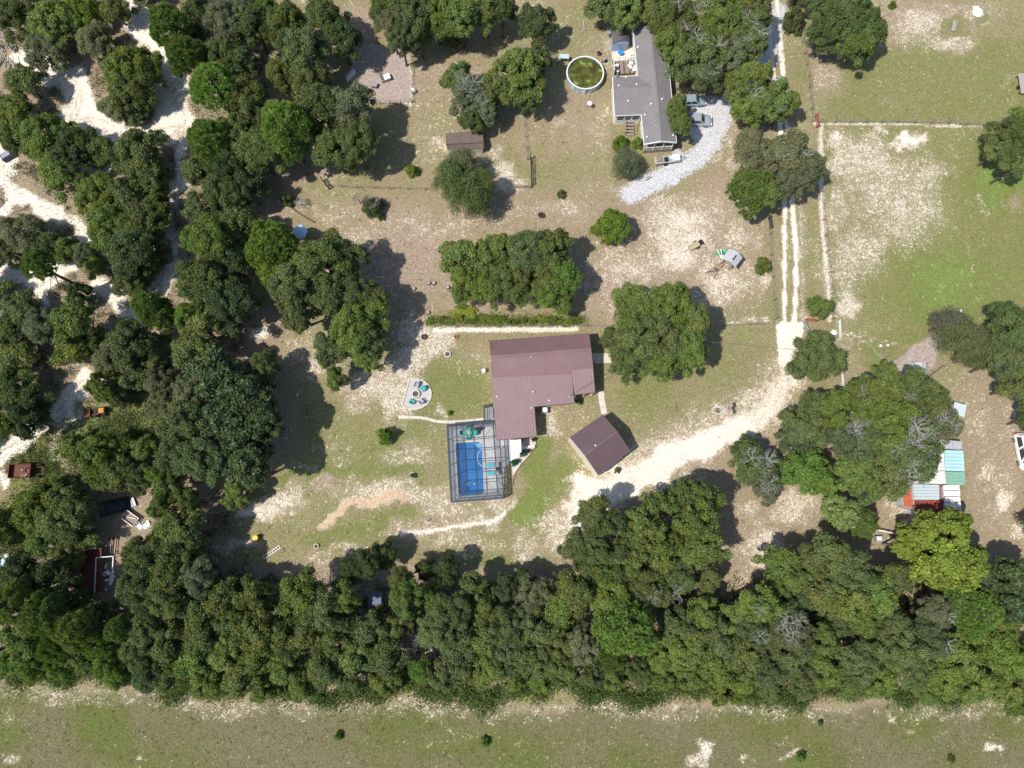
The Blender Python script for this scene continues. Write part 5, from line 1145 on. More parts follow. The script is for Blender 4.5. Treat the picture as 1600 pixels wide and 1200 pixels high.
# ---- pool deck, pool, screen enclosure
deck = empty('pool_deck', W(745, 720), 'grey concrete pool deck inside and beside the screen enclosure', None); deck['kind'] = 'structure'
dp = [W(*p) for p in [(700, 667), (757, 660), (757, 637), (778, 635), (780, 687), (798, 686), (799.5, 722), (787.5, 731), (787.5, 779.5), (706, 785.5)]]
def rounded(c4, r_=.55, n=5):
    out = []
    for i in range(4):
        a, b, c = Vector(c4[i - 1]), Vector(c4[i]), Vector(c4[(i + 1) % 4]); p0 = b + (a - b).normalized() * r_; p1 = b + (c - b).normalized() * r_
        for k in range(n + 1):
            t_ = k / n; out.append(p0 * (1 - t_) ** 2 + b * 2 * t_ * (1 - t_) + p1 * t_ ** 2)
    return out
pool4 = [W(711.5, 692), W(753, 690.5), (W(756.5, 772.5)), W(717, 775.5)]
pin = rounded(pool4)
bm = bmesh.new(); vo = [bm.verts.new((p.x, p.y, .14)) for p in dp]; vi = [bm.verts.new((p.x, p.y, .14)) for p in pin]; es = []
for L_ in (vo, vi):
    for i in range(len(L_)): es.append(bm.edges.new((L_[i], L_[(i + 1) % len(L_)])))
bmesh.ops.triangle_fill(bm, edges=es, use_beauty=True)
for f in bm.faces:
    if f.normal.z < 0: f.normal_flip()
ext = bmesh.ops.extrude_face_region(bm, geom=list(bm.faces))
for g_ in ext['geom']:
    if isinstance(g_, bmesh.types.BMVert): g_.co.z = -.02
bmesh.ops.recalc_face_normals(bm, faces=bm.faces)
me = bpy.data.meshes.new('concrete_floor'); bm.to_mesh(me); bm.free()
me.transform(Matrix.Translation(-Vector(deck.location))); new_mesh_obj('concrete_floor', me, M['concrete'], deck)
pool = empty('swimming_pool', W(735, 733), 'blue rectangular swimming pool with pale corner steps under the screen roof', 'swimming pool')
v_ = [bmv for bmv in pin]
mb = MB(); mb.prism(v_, -.02, .05); mb.build('water', M['pool'], pool)
mb = MB()
big = rounded([c + (c - W(735, 733)).normalized() * .22 for c in pool4], .6)
for i in range(len(pin)):
    j = (i + 1) % len(pin); mb.prism([pin[i], pin[j], big[j], big[i]], .141, .19)
mb.build('coping', M['concrete_pale'], pool)
st_ = [W(738, 692), W(752, 692), W(753, 704), W(749, 701), W(744, 697)]
MB().prism(st_, .051, .054).build('corner_steps', M['pool_step'], pool)
mb = MB(); pts = []
for k in range(13):
    a = math.radians(100 + k * 13); c_ = W(757, 715); pts.append((c_.x + 1.0 * math.cos(a), c_.y + 1.25 * math.sin(a), .075))
mb.tube(pts, .03, 5); mb.build('cleaner_hose', M['white_clean'], pool)
for (x, y) in ((731, 756), (741, 756)): q_ = W(x, y); MB().lathe((q_.x, q_.y, .05), [(.09, 0), (.09, .06), (0, .09)], 8).build('float', M['white_clean'], pool)
for s_ in (0, 1): q_ = W(718 + s_ * 5, 765 + s_ * 5); MB().tube([(q_.x - .3, q_.y - .3, .15), (q_.x - .25, q_.y - .25, .8), (q_.x + .3, q_.y + .25, .8), (q_.x + .4, q_.y + .35, .1)], .025, 5).build('hand_rail', M['grey_metal'], pool)

cage = empty('screen_enclosure', W(745, 720), 'dark framed insect screen enclosure over the blue swimming pool', 'pool enclosure')
cNW, cNE, cSE, cSW = W(700.5, 667), W(779, 661), W(787, 779), W(706.5, 785)
def Q(a, b, z): p_ = (lerp(lerp(cNW, cNE, a), lerp(cSW, cSE, a), b)); return Vector((p_.x, p_.y, z))
EZ, TZ = 2.25, 2.75
us = [0, .25, .5, .75, 1]; vs_ = [0, .18, .35, .52, .68, .84, 1]; iu, iv = .11, .075
def bm_(a, b, wd=.075, name='beam'): return MB().bar(a, b, wd, wd * 1.4).build(name, M['bronze'], cage)
def pnl(pts, m=None):
    mb = MB(); mb.add(pts, [tuple(range(len(pts)))]); return mb.build('screen_panel', m or M['screen'], cage)
def IU(u): return iu + u * (1 - 2 * iu)
def IV(v): return iv + v * (1 - 2 * iv)
for u in us:
    for v in (0, 1):
        if not (v == 0 and u == 1): bm_(Q(u, v, .1), Q(u, v, EZ), .06, 'post')
        bm_(Q(u, v, EZ), Q(IU(u), IV(v), TZ), .05)
for v in vs_[1:-1]:
    bm_(Q(0, v, .1), Q(0, v, EZ), .06, 'post'); bm_(Q(0, v, EZ), Q(IU(0), IV(v), TZ), .05)
    if v > .3: bm_(Q(1, v, .1), Q(1, v, EZ), .06, 'post')
    bm_(Q(1, v, EZ), Q(IU(1), IV(v), TZ), .05)
for a_, b_ in (((0, 0), (1, 0)), ((1, 0), (1, 1)), ((1, 1), (0, 1)), ((0, 1), (0, 0))):
    bm_(Q(*a_, EZ), Q(*b_, EZ), .10, 'eave_beam'); bm_(Q(*a_, 1.0), Q(*b_, 1.0), .05) if a_ != (1, 0) and b_ != (1, 0) else None
    bm_(Q(IU(a_[0]), IV(a_[1]), TZ), Q(IU(b_[0]), IV(b_[1]), TZ), .06); bm_(Q(*a_, .17), Q(*b_, .17), .07)
for v in vs_[1:-1]: bm_(Q(IU(0), IV(v), TZ), Q(IU(1), IV(v), TZ), .075)
for u in us[1:-1]: bm_(Q(IU(u), IV(0), TZ), Q(IU(u), IV(1), TZ), .06)
for a_, b_ in (((0, 0), (.25, .18)), ((1, 1), (.75, .84)), ((1, 0), (.75, .18)), ((0, 1), (.25, .84))): bm_(Q(IU(a_[0]), IV(a_[1]), TZ - .04), Q(IU(b_[0]), IV(b_[1]), TZ - .04), .045, 'brace')
for i in range(4):
    for j in range(6): pnl([Q(IU(us[i]), IV(vs_[j]), TZ - .01), Q(IU(us[i + 1]), IV(vs_[j]), TZ - .01), Q(IU(us[i + 1]), IV(vs_[j + 1]), TZ - .01), Q(IU(us[i]), IV(vs_[j + 1]), TZ - .01)])
    for v in (0, 1):
        pnl([Q(us[i], v, EZ), Q(us[i + 1], v, EZ), Q(IU(us[i + 1]), IV(v), TZ), Q(IU(us[i]), IV(v), TZ)], M['screen_w']); pnl([Q(us[i], v, .2), Q(us[i + 1], v, .2), Q(us[i + 1], v, EZ), Q(us[i], v, EZ)], M['screen_w'])
for j in range(6):
    for u in (0, 1):
        pnl([Q(u, vs_[j], EZ), Q(u, vs_[j + 1], EZ), Q(IU(u), IV(vs_[j + 1]), TZ), Q(IU(u), IV(vs_[j]), TZ)], M['screen_w'])
        if u == 0 or j > 1: pnl([Q(u, vs_[j], .2), Q(u, vs_[j + 1], .2), Q(u, vs_[j + 1], EZ), Q(u, vs_[j], EZ)], M['screen_w'])
x4 = [W(757, 660), W(757, 637.5), W(774, 635), W(774, 659)]
for i in range(3): bm_(Z(x4[i], .15), Z(x4[i], 2.5), .06, 'post')
for z_ in (.17, 1.0, 2.5):
    for i in range(2): bm_(Z(x4[i], z_), Z(x4[i + 1], z_), .07 if z_ > 2 else .05)
bm_(Z(lerp(x4[0], x4[3], .5), 2.5), Z(lerp(x4[1], x4[2], .5), 2.5), .05); bm_(Z(x4[0], 2.5), Z(x4[2], 2.5), .04, 'brace')
pnl([Z(q_, 2.49) for q_ in x4]); pnl([Z(x4[0], .2), Z(x4[1], .2), Z(x4[1], 2.5), Z(x4[0], 2.5)], M['screen_w']); pnl([Z(x4[1], .2), Z(x4[2], .2), Z(x4[2], 2.5), Z(x4[1], 2.5)], M['screen_w'])

# ---- seats
def lounger(p, rz, label):
    r_ = empty('sun_lounger', p, label, 'sun lounger', 'blue sun loungers beside the pool', rz)
    mb = MB()
    for s_ in (-1, 1): mb.bar((-.95, s_ * .3, .3), (.95, s_ * .3, .3), .05)
    for x in (-.95, .35): mb.bar((x, -.3, .3), (x, .3, .3), .05)
    mb.build('frame', M['grey_metal'], r_, local=True)
    MB().box((-.3, 0, .34), (1.25, .56, .04)).build('seat_sling', M['teal_blue'], r_, local=True)
    MB().box((.62, 0, .48), (.68, .56, .04), 0, 0, -.45).build('back_sling', M['grey_metal'], r_, local=True)
    for x in (-.85, .8):
        for s_ in (-1, 1): MB().bar((x, s_ * .3, 0), (x, s_ * .3, .3), .04).build('leg', M['grey_metal'], r_, local=True)
    return r_
lounger(W(769.5, 727, .14), R(4), 'pale blue sun lounger on the pool deck, the upper of the two'); lounger(W(770, 739.5, .14), R(2), 'pale blue sun lounger on the pool deck, the lower of the two')
def chair(p, rz, m, fm, label, grp, name='garden_chair'):
    r_ = empty(name, p, label, 'chair', grp, rz)
    MB().box((0, 0, .38), (.56, .56, .05)).build('seat', m, r_, local=True); MB().box((-.34, 0, .66), (.06, .56, .62), 0, 0, -.28).build('backrest', m, r_, local=True)
    for s_ in (-1, 1):
        MB().box((-.02, s_ * .33, .58), (.62, .10, .04)).build('armrest', fm, r_, local=True)
        for x in (-.26, .26): MB().bar((x, s_ * .31, 0), (x, s_ * .31, .57), .05).build('leg', fm, r_, local=True)
    return r_
gch = 'chairs around the fire pit'
chair(W(652, 603, .07), R(250), M['grey_metal'], M['black'], 'grey garden chair at the top of the fire pit patio', gch); chair(W(661.5, 608.5, .07), R(215), M['teal'], M['teal'], 'teal garden chair to the upper right of the fire pit', gch)
chair(W(644.5, 628, .07), R(60), M['teal'], M['teal'], 'teal garden chair below the fire pit', gch); chair(W(659, 627.5, .07), R(135), M['grey_metal'], M['black'], 'grey garden chair to the lower right of the fire pit', gch)
gdc = 'teal dining chairs under the pool screen'
for (x, y, a, l_) in ((724, 677, 0, 'teal dining chair at the left end of the glass table under the pool screen'), (741.5, 677, 180, 'teal dining chair at the right end of the glass table under the pool screen'), (732.5, 671, 270, 'teal dining chair above the glass table under the pool screen'), (732.5, 683, 90, 'teal dining chair below the glass table under the pool screen')): chair(W(x, y, .14), R(a), M['teal'], M['teal'], l_, gdc, 'dining_chair')
def table(p, rx, ry, h, m, label, leg=M['grey_metal'], name='table'):
    r_ = empty(name, p, label, 'table'); MB().lathe((0, 0, h), [(.0, 0), (1, 0), (1, .04), (0, .041)], 20, rx, ry).build('tabletop', m, r_, local=True)
    for sx in (-1, 1):
        for sy in (-1, 1): MB().bar((sx * rx * .6, sy * ry * .6, 0), (sx * rx * .55, sy * ry * .55, h), .05).build('leg', leg, r_, local=True)
    return r_
table(W(732.5, 677, .14), .5, .4, .72, M['sea'], 'small round greenish glass table under the pool screen'); table(W(748, 671, .14), .62, .3, .6, M['black'], 'dark oval table added in place of a shadow beside the teal chairs under the screen')  # the black oval one is added, standing in for a shadow on the deck
table(W(778.5, 733, .14), .25, .25, .45, M['black'], 'small dark side table between the two sun loungers')

# ---- the little garden by the wing
sail = empty('shade_sail', W(806, 702), 'white shade sail stretched over the terrace beside the pool enclosure', 'shade sail')
sp_ = [W(797, 688, 2.4), W(814, 686.5, 2.5), W(814.5, 706, 2.3), W(799, 720, 2.4)]
mb = MB(); n_ = 6; g_ = []
for i in range(n_ + 1):
    for j in range(n_ + 1):
        a, b = i / n_, j / n_; p_ = lerp(lerp(sp_[0], sp_[1], a), lerp(sp_[3], sp_[2], a), b); g_.append((p_.x, p_.y, p_.z - .25 * math.sin(math.pi * a) * math.sin(math.pi * b)))
mb.add(g_, [(i * (n_ + 1) + j, (i + 1) * (n_ + 1) + j, (i + 1) * (n_ + 1) + j + 1, i * (n_ + 1) + j + 1) for i in range(n_) for j in range(n_)]); mb.build('sail_cloth', M['white_clean'], sail)
for p_ in sp_: MB().tube([(p_.x, p_.y, 0), p_], .04, 6).build('post', M['grey_metal'], sail)
flat('terrace', [(799.6, 688), (836, 684), (838, 694), (829, 708), (814, 725), (801, 744), (799.8, 722)], 0, .05, M['stone'], 'pale terrace between the pool deck and the curved garden edging', 'terrace', 'structure')
edg = empty('garden_edging', W(836, 694), 'thin brown curved garden edging right of the pool enclosure', 'edging')
ep = [(836, 686), (837.5, 694), (833, 704), (825, 714), (815, 724), (807, 736), (802, 748), (800, 760)]
for i in range(len(ep) - 1):
    MB().bar(Z(W(*ep[i]), .1), Z(W(*ep[i + 1]), .1), .09, .22).build('edging_board', M['wood'], edg)
bn = empty('garden_bench', W(825, 699), 'white garden bench on the terrace right of the shade sail', 'bench', None, R(5))
MB().box((0, 0, .42), (1.9, .36, .05)).build('seat', M['white_clean'], bn, local=True); MB().box((0, -.2, .7), (1.9, .05, .4)).build('backrest', M['white_clean'], bn, local=True)
for s_ in (-.85, .85): MB().box((s_, 0, .2), (.08, .34, .4)).build('leg', M['white_clean'], bn, local=True)
def tub(x, y, col, label, r_=.28, pm='terracotta', hb=.7, c_='bright'):
    p_ = W(x, y); o_ = empty('potted_plant', p_, label, 'plant', 'potted plants beside the pool enclosure')
    MB().lathe((0, 0, 0), [(r_ * .7, 0), (r_, .35), (r_ * .9, .36), (0, .33)], 12).build('pot', M[pm], o_, local=True)
    me, R0, H0 = PROT['bush'][0]; f_ = bpy.data.objects.new('foliage', me); COL.objects.link(f_); f_.parent = o_; f_.location = (0, 0, .3); f_.scale = (r_ * 1.4 / R0,) * 2 + (hb / H0,); f_.color = (*col, 1)
tub(817.5, 709, (.03, .20, .10), 'blue green potted plant right of the shade sail on the terrace', .34); tub(802.5, 724, (.02, .18, .09), 'blue green potted plant below the shade sail', .34); tub(808, 722, (.04, .14, .05), 'small dark potted plant next to the lower terrace plant', .22)
tub(825, 706, (.14, .07, .05), 'reddish potted plant by the terrace edging', .2); tub(815, 689, (.25, .25, .06), 'yellowish potted plant at the top of the terrace', .2); tub(833, 688, (.05, .12, .05), 'small green potted plant in the upper right terrace corner', .2); tub(806, 689.5, (.03, .06, .03), 'dark potted plant against the wing wall of the terrace', .22)
ac = empty('air_conditioner', W(851, 642), 'white and dark air conditioner on a pad in the shade of the maroon house', 'air conditioner')
MB().box((0, 0, .04), (1.1, 1.0, .08)).build('pad', M['concrete'], ac, local=True); MB().box((0, 0, .48), (.8, .8, .8)).build('casing', M['grey_metal'], ac, local=True); MB().lathe((0, 0, .88), [(.34, 0), (.34, .04), (.1, .05), (.1, .08), (0, .09)], 14).build('fan_grille', M['white_clean'], ac, local=True)

# ---- garage
gar = empty('garage', W(937, 700), 'square garage with plum brown ribbed metal gable roof and cream walls', 'garage')
gW, gN, gE, gS = W(890, 683, 3.4), W(941, 648, 3.4), W(984, 704.5, 3.4), W(935, 742.5, 3.4)
r1 = lerp(gW, gS, .5); r2 = lerp(gN, gE, .5); r1.z = r2.z = 4.5
slab(MB(), [gW, gN, r2, r1], .10).build('roof_slope', M['maroon_g'], gar); slab(MB(), [gS, gE, r2, r1], .10).build('roof_slope', M['maroon_g'], gar)
ribs(gar, gW, gN, r1, r2, 20, M['maroon_g'], .08, .05); ribs(gar, gS, gE, r1, r2, 20, M['maroon_g'], .08, .05)
MB().bar(r1 + Vector((0, 0, .06)), r2 + Vector((0, 0, .06)), .34, .06).build('ridge_cap', M['maroon_g'], gar)
for a_, b_ in ((gW, r1), (r1, gS), (gN, r2), (r2, gE)): MB().bar(a_ - Vector((0, 0, .06)), b_ - Vector((0, 0, .06)), .08, .2).build('roof_trim', M['white'], gar)
gc = (gW + gN + gE + gS) / 4
k4 = [gc + (p_ - gc) * .985 for p_ in (gW, gN, gE, gS)]; k4 = [Vector((q_.x, q_.y, 0)) for q_ in k4]
walls(gar, k4, 3.26, M['cream'])
for (p0, p1) in ((k4[3], k4[0]), (k4[1], k4[2])):
    m_ = (p0 + p1) / 2; d = (p1 - p0).normalized(); n = Vector((-d.y, d.x, 0)) * .075; MB().prism([p0 + n, p1 + n, p1 - n, p0 - n], 2.865, 2.87); mb = MB()
    mb.add([Z(p0 + n, 3.262), Z(p1 + n, 3.262), Z(m_ + n, 4.3), Z(p0 - n, 3.262), Z(p1 - n, 3.262), Z(m_ - n, 4.3)], [(0, 1, 2), (5, 4, 3), (0, 3, 4, 1), (1, 4, 5, 2), (2, 5, 3, 0)]); mb.build('gable', M['cream'], gar)
d_ = lerp(k4[2], k4[3], .5); rz = math.atan2((k4[3] - k4[2]).y, (k4[3] - k4[2]).x); MB().box((d_.x + .05, d_.y - .08, 1.15), (3.2, .1, 2.3), rz).build('roll_door', M['white'], gar)
vent(gar, 930, 696, 4.4, .1)

# ---- flagpole with its ring of stones
fp = W(1122, 641.5); flag = empty('flagpole', fp, 'flagpole flying a striped flag on the east lawn, ringed by pale stones', 'flagpole')
MB().tube([(0, 0, 0), (0, 0, 4.9)], [.05, .035], 8).build('pole', M['white_clean'], flag, local=True); MB().lathe((0, 0, 4.9), [(.0, 0), (.07, .05), (.05, .12), (0, .14)], 8).build('finial', M['yellow'], flag, local=True)
M['flag_red'] = mat('flag_red', (.55, .04, .06), .8, var=.03); M['flag_white'] = mat('flag_white', (.78, .78, .78), .8, var=.02); M['flag_blue'] = mat('flag_blue', (.05, .08, .28), .8, var=.03)
mb = MB(); fl = 1.5; hh = .95; nxf, nyf = 19, 13; dv = Vector((.12, -.97, -.18)).normalized()
def fpnt(i, j):
    a = i / nxf; z = 4.85 - hh * j / nyf; w_ = .13 * math.sin(a * 7.5 + j * .12) * a ** .6
    return Vector((.03, -.03, z)) + dv * fl * a + Vector((w_, .02 * math.sin(a * 9), -.32 * a * a))
idx = {}
for i in range(nxf + 1):
    for j in range(nyf + 1): idx[i, j] = len(mb.v); mb.v.append(tuple(fpnt(i, j)))
for i in range(nxf):
    for j in range(nyf): mb.f.append((idx[i, j], idx[i + 1, j], idx[i + 1, j + 1], idx[i, j + 1])); mb.m.append(2 if (i < 8 and j < 7) else (0 if j % 2 == 0 else 1))
fo = mb.build('flag', [M['flag_red'], M['flag_white'], M['flag_blue']], flag, local=True)
mb = MB()
for r_ in range(9):
    for c in range(6 if r_ % 2 == 0 else 5):
        i_ = .75 + c * 1.3 + (0 if r_ % 2 == 0 else .65); j_ = .6 + r_ * .74
        for sg in (-1, 1):
            p_ = fpnt(i_, j_) + Vector((sg * .012, 0, 0)); mb.add([p_ + Vector((0, math.cos(a) * .025, math.sin(a) * .025)) for a in [math.pi / 2 + k * 4 * math.pi / 5 for k in range(5)]][:5], [(0, 3, 1, 4, 2)])
mb.build('stars', M['flag_white'], fo, local=True)
for k in range(18):
    a = k * 2 * math.pi / 18; MB().box((.1 + 1.0 * math.cos(a), .45 * 1.0 * math.sin(a) * 1.2, .08), (.24, .2, .18), a + k).build('stone', M['stone'], flag, local=True)
MB().lathe((0, 0, 0), [(.35, 0), (.25, .1), (0, .12)], 10).build('footing', M['dirt'], flag, local=True)

# ---- fire pit patio
pp = [(640, 592.5), (650, 592), (661, 595), (669.5, 602), (673.5, 612), (673, 622), (668, 631), (659, 637), (648, 640), (637, 638.5), (628.5, 634), (634, 612)]
flat('fire_pit_patio', pp, 0, .07, M['paver'], 'half round pale gravel patio with a stone border', 'patio', 'structure')
eb = empty('patio_border', W(650, 616), 'pale stone border around the half round fire pit patio', 'border')
for i in range(len(pp)):
    a_, b_ = W(*pp[i]), W(*pp[(i + 1) % len(pp)]); n = max(1, round((b_ - a_).length / .45))
    for k in range(n): MB().bar(Z(lerp(a_, b_, (k + .04) / n), .09), Z(lerp(a_, b_, (k + .96) / n), .09), .24, .2).build('border_stone', M['stone'], eb)
fpit = empty('fire_pit', W(650, 616, .07), 'round stone fire pit in the middle of its half round patio', 'fire pit')
for k in range(16):
    a = k * 2 * math.pi / 16
    for z_ in (0, 1): MB().box((.52 * math.cos(a + z_ * .2), .52 * math.sin(a + z_ * .2), .1 + .18 * z_), (.2, .19, .175), a + z_ * .2).build('stone', M['concrete_pale'], fpit, local=True)
MB().lathe((0, 0, .02), [(.42, 0), (.42, .06), (.2, .12), (0, .10)], 14).build('ash', M['dirt'], fpit, local=True)

# ---- grey roofed home
home = empty('mobile_home', W(1015, 140), 'long narrow home with grey shingle gable roof and white walls', 'house')
w0, w1 = W(988, 30.5, 2.9), W(1006.5, 225.5, 2.9); t0, t1 = W(1015, 24, 3.8), W(1033.5, 220.5, 3.8); e0, e1 = W(1036.5, 27, 2.9), W(1057, 222.5, 2.9)
slab(MB(), [w0, w1, t1, t0], .12).build('west_roof_slope', M['shingle'], home); slab(MB(), [e0, e1, t1, t0], .12).build('east_roof_slope', M['shingle'], home)
MB().bar(t0 + Vector((0, 0, .03)), t1 + Vector((0, 0, .03)), .3, .06).build('ridge_cap', M['shingle'], home)
for a_, b_ in ((w0, w1), (w1, t1), (t1, e1), (e0, e1)): MB().bar(a_ - Vector((0, 0, .1)), b_ - Vector((0, 0, .1)), .12, .22).build('fascia', M['white'], home)
hv = [Vector((w0.x + .3, w0.y - .3, 0)), Vector((w1.x + .3, w1.y + 2.1, 0)), Vector((e1.x - .35, e1.y + 2.1, 0)), Vector((e0.x - .35, e0.y - .3, 0))]
walls(home, hv, 2.78, M['white'])
# open porch at the south end
pf = [Vector((w1.x + .3, w1.y + .15, 0)), Vector((e1.x - .35, e1.y + .15, 0)), Vector((e1.x - .35, e1.y + 2.0, 0)), Vector((w1.x + .3, w1.y + 2.0, 0))]
MB().prism(pf, .0, .7).build('porch_floor', M['wood'], home)
mb = MB(); a_, b_ = pf[0], pf[1]; m_ = (a_ + b_) / 2; mb.add([Z(a_, 2.75), Z(b_, 2.75), Vector((m_.x, m_.y, 3.6))] + [Z(a_ + Vector((0, .12, 0)), 2.75), Z(b_ + Vector((0, .12, 0)), 2.75), Vector((m_.x, m_.y + .12, 3.6))], [(0, 1, 2), (5, 4, 3), (0, 3, 4, 1)]); mb.build('gable', M['white'], home)
for t_ in (0, .33, .66, 1): q_ = lerp(pf[0], pf[1], t_); MB().box((q_.x, q_.y, 1.72), (.13, .13, 2.06)).build('porch_post', M['white'], home)
for z_ in (1.6,): MB().bar(Z(pf[0], z_), Z(pf[1], z_), .07, .09).build('porch_rail', M['white'], home)
mb = MB()
for k in range(22): q_ = lerp(pf[0], pf[1], (k + .5) / 22); mb.box((q_.x, q_.y, 1.15), (.05, .05, .9))
mb.build('balusters', M['white'], home, kind='stuff')
# the wing toward the pool
a0, a1, a2, a3 = W(957, 120.5, 2.9), W(998, 118.5, 2.9), W(1003.5, 179, 2.9), W(960.5, 180.5, 2.9)
rw0 = W(958, 137.5, 3.45); rw1 = W(1023, 135.5, 3.62)
slab(MB(), [a0, a1, rw1, rw0], .12).build('wing_roof_slope', M['shingle'], home); slab(MB(), [a3, a2, rw1, rw0], .12).build('wing_roof_slope', M['shingle'], home)
for a_, b_ in ((a0, rw0), (rw0, a3), (a0, a1), (a3, a2)): MB().bar(a_ - Vector((0, 0, .1)), b_ - Vector((0, 0, .1)), .12, .2).build('fascia', M['white'], home)
wv = [Vector((a0.x + .25, a0.y - .25, 0)), Vector((a1.x, a1.y - .25, 0)), Vector((a2.x, a2.y + .3, 0)), Vector((a3.x + .25, a3.y + .3, 0))]
walls(home, wv, 2.78, M['white'])
for (t0_, t1_) in ((.06, .34), (.38, .62), (.66, .94)): window(home, lerp(wv[3], wv[2], t0_), lerp(wv[3], wv[2], t1_), 1.2, 2.5, .1)
for (t0_, t1_) in ((.08, .14), (.25, .3), (.75, .8)): window(home, lerp(hv[0], hv[1], t0_), lerp(hv[0], hv[1], t1_), 1.2, 2.3, .1)
for (t0_, t1_) in ((.2, .26), (.45, .5), (.7, .76)): window(home, lerp(hv[2], hv[3], t0_), lerp(hv[2], hv[3], t1_), 1.2, 2.3, .1)
for (x, y, z) in ((993, 37, 3.1), (996.5, 74.5, 3.1), (1041, 112, 3.1), (977.5, 121.5, 3.0), (966.5, 134.5, 3.4), (994.5, 132.5, 3.3), (981.5, 158.5, 3.2), (1034.5, 155.5, 3.7), (1017, 163, 3.5), (1007.5, 180, 3.1), (1010.5, 214.5, 3.1), (1051.5, 212, 3.1), (1021, 43, 3.6), (1047.5, 177.5, 3.1)): vent(home, x, y, z, .13)
q_ = W(1024.5, 190, 3.6); MB().box((q_.x, q_.y, 3.75), (.45, .3, .3), .2).build('roof_cowl', M['grey_metal'], home)
ch = W(964, 119, 3.2); MB().tube([(ch.x, ch.y, 1.5), (ch.x, ch.y, 4.4)], .14, 8).build('flue', M['grey_metal'], home); MB().lathe((ch.x, ch.y, 4.42), [(.24, 0), (.24, .1), (0, .22)], 10).build('flue_cap', M['grey_metal'], home)
# timber steps
stp = empty('garden_steps', W(981, 200), 'weathered timber steps leading down from the wing of the grey roofed home', 'steps')
for k in range(6):
    a_ = W(975 + k * .3, 190 + k * 4.2); b_ = W(988 + k * .3, 190 + k * 4.2); z_ = .95 - k * .16; MB().bar(Z(a_, z_), Z(b_, z_), .34, .06).build('step', M['wood'], stp)
for x in (975, 988): MB().bar(Z(W(x, 188), .9), Z(W(x + 1.5, 213), .05), .08, .16).build('stringer', M['wood'], stp)
for x in (974.5, 989): MB().bar(Z(W(x, 188), 1.75), Z(W(x + 1.5, 211), .95), .06, .08).build('hand_rail', M['wood'], stp); MB().bar(Z(W(x + 1.5, 211), 0), Z(W(x + 1.5, 211), .95), .09).build('post', M['wood'], stp)
# deck north of the wing
dk = empty('timber_deck', W(976, 108), 'dark timber deck with white rails between the grey wing and the small shed', 'deck')
d4 = [W(957, 99), W(995, 97), W(998, 117), W(958, 119)]
n_ = 15
for k in range(n_):
    a_ = lerp(d4[0], d4[1], (k + .5) / n_); b_ = lerp(d4[3], d4[2], (k + .5) / n_); MB().bar(Z(a_, .5), Z(b_, .5), .235, .05).build('deck_board', M['wood'] if k % 3 else M['bark'], dk)
for i in (0, 3): 
    a_, b_ = d4[i], d4[(i + 1) % 4]
    MB().bar(Z(a_, 1.4), Z(b_, 1.4), .09, .07).build('rail', M['white'], dk)
    for t_ in (0, .25, .5, .75, 1): q_ = lerp(a_, b_, t_); MB().bar(Z(q_, 0), Z(q_, 1.4), .1).build('post', M['white'], dk)
def item(name, x, y, z, shape, m, label, cat, group=None, rz=0.0):
    """small yard things of two or three pieces"""
    p_ = W(x, y, z); o_ = empty(name, p_, label, cat, group, rz)
    for nm_, mm_, kind_, c_, s_ in shape:
        mb = MB()
        if kind_ == 'b': mb.box(c_, s_)
        elif kind_ == 'c': mb.lathe(c_, [(s_[0], 0), (s_[1], s_[2]), (0, s_[2] + .01)], 12)
        elif kind_ == 't': mb.tube([c_, s_], .03, 6)
        mb.build(nm_, M[mm_] if isinstance(mm_, str) else mm_, o_, local=True)
    return o_
gcl = 'clutter on the timber deck'
def dchair(x, y, a, l_, m='white_clean'): o_ = chair(W(x, y, .53), R(a), M[m], M[m], l_, gcl, 'deck_chair')
dchair(984, 107, 30, 'white chair on the right half of the timber deck'); dchair(990, 111, 200, 'white chair in the lower right deck corner'); dchair(962, 105, 80, 'white chair on the left half of the timber deck')
item('barbecue', 963, 114, .53, [('stand', 'black', 'b', (0, 0, .35), (.5, .4, .7)), ('lid', 'black', 'c', (0, 0, .7), (.33, .2, .25))], None, 'black barbecue in the lower left deck corner', 'barbecue', gcl)
item('planter_box', 990, 102, .53, [('box', 'white', 'b', (0, 0, .2), (1.2, .35, .4)), ('soil', 'dirt', 'b', (0, 0, .42), (1.1, .27, .04))], None, 'white planter box at the upper right deck edge', 'planter', gcl)
item('storage_box', 985, 101.5, .53, [('box', 'grey_metal', 'b', (0, 0, .25), (.6, .5, .5)), ('lid', 'white_clean', 'b', (0, 0, .53), (.64, .54, .05))], None, 'grey storage box with white lid on the deck', 'box', gcl)
item('patio_table', 969, 85, 0, [('tabletop', 'blue_pl', 'c', (0, 0, .55), (.46, .46, .06)), ('leg', 'blue_pl', 'c', (0, 0, 0), (.15, .1, .55))], None, 'round bright blue plastic table below the small shed', 'table')
flat('home_terrace', [(955, 76), (990, 73), (993, 96), (957, 98.5)], 0, .05, M['concrete_pale'], 'pale concrete terrace below the small shed', 't', 'structure')
bike = empty('bicycle', W(988, 92, .05), 'bicycle leaning near the wall above the timber deck', 'bicycle', None, .3)
for x in (-.5, .5):
    mb = MB(); mb.tube([(x + .32 * math.cos(a), .04 * math.cos(a), .34 + .32 * math.sin(a)) for a in [k * 2 * math.pi / 14 for k in range(15)]], .022, 5); mb.build('wheel', M['black'], bike, local=True)
mb = MB(); mb.tube([(-.5, 0, .34), (-.1, 0, .35), (.35, 0, .8), (-.2, 0, .8), (-.1, 0, .35)], .02, 5); mb.tube([(.5, 0, .34), (.35, 0, .95)], .02, 5); mb.build('frame', M['flag_red'], bike, local=True)
MB().tube([(.35, -.28, .97), (.35, .28, .97)], .018, 5).build('handlebar', M['grey_metal'], bike, local=True); MB().box((-.22, 0, .88), (.24, .14, .05)).build('saddle', M['black'], bike, local=True)
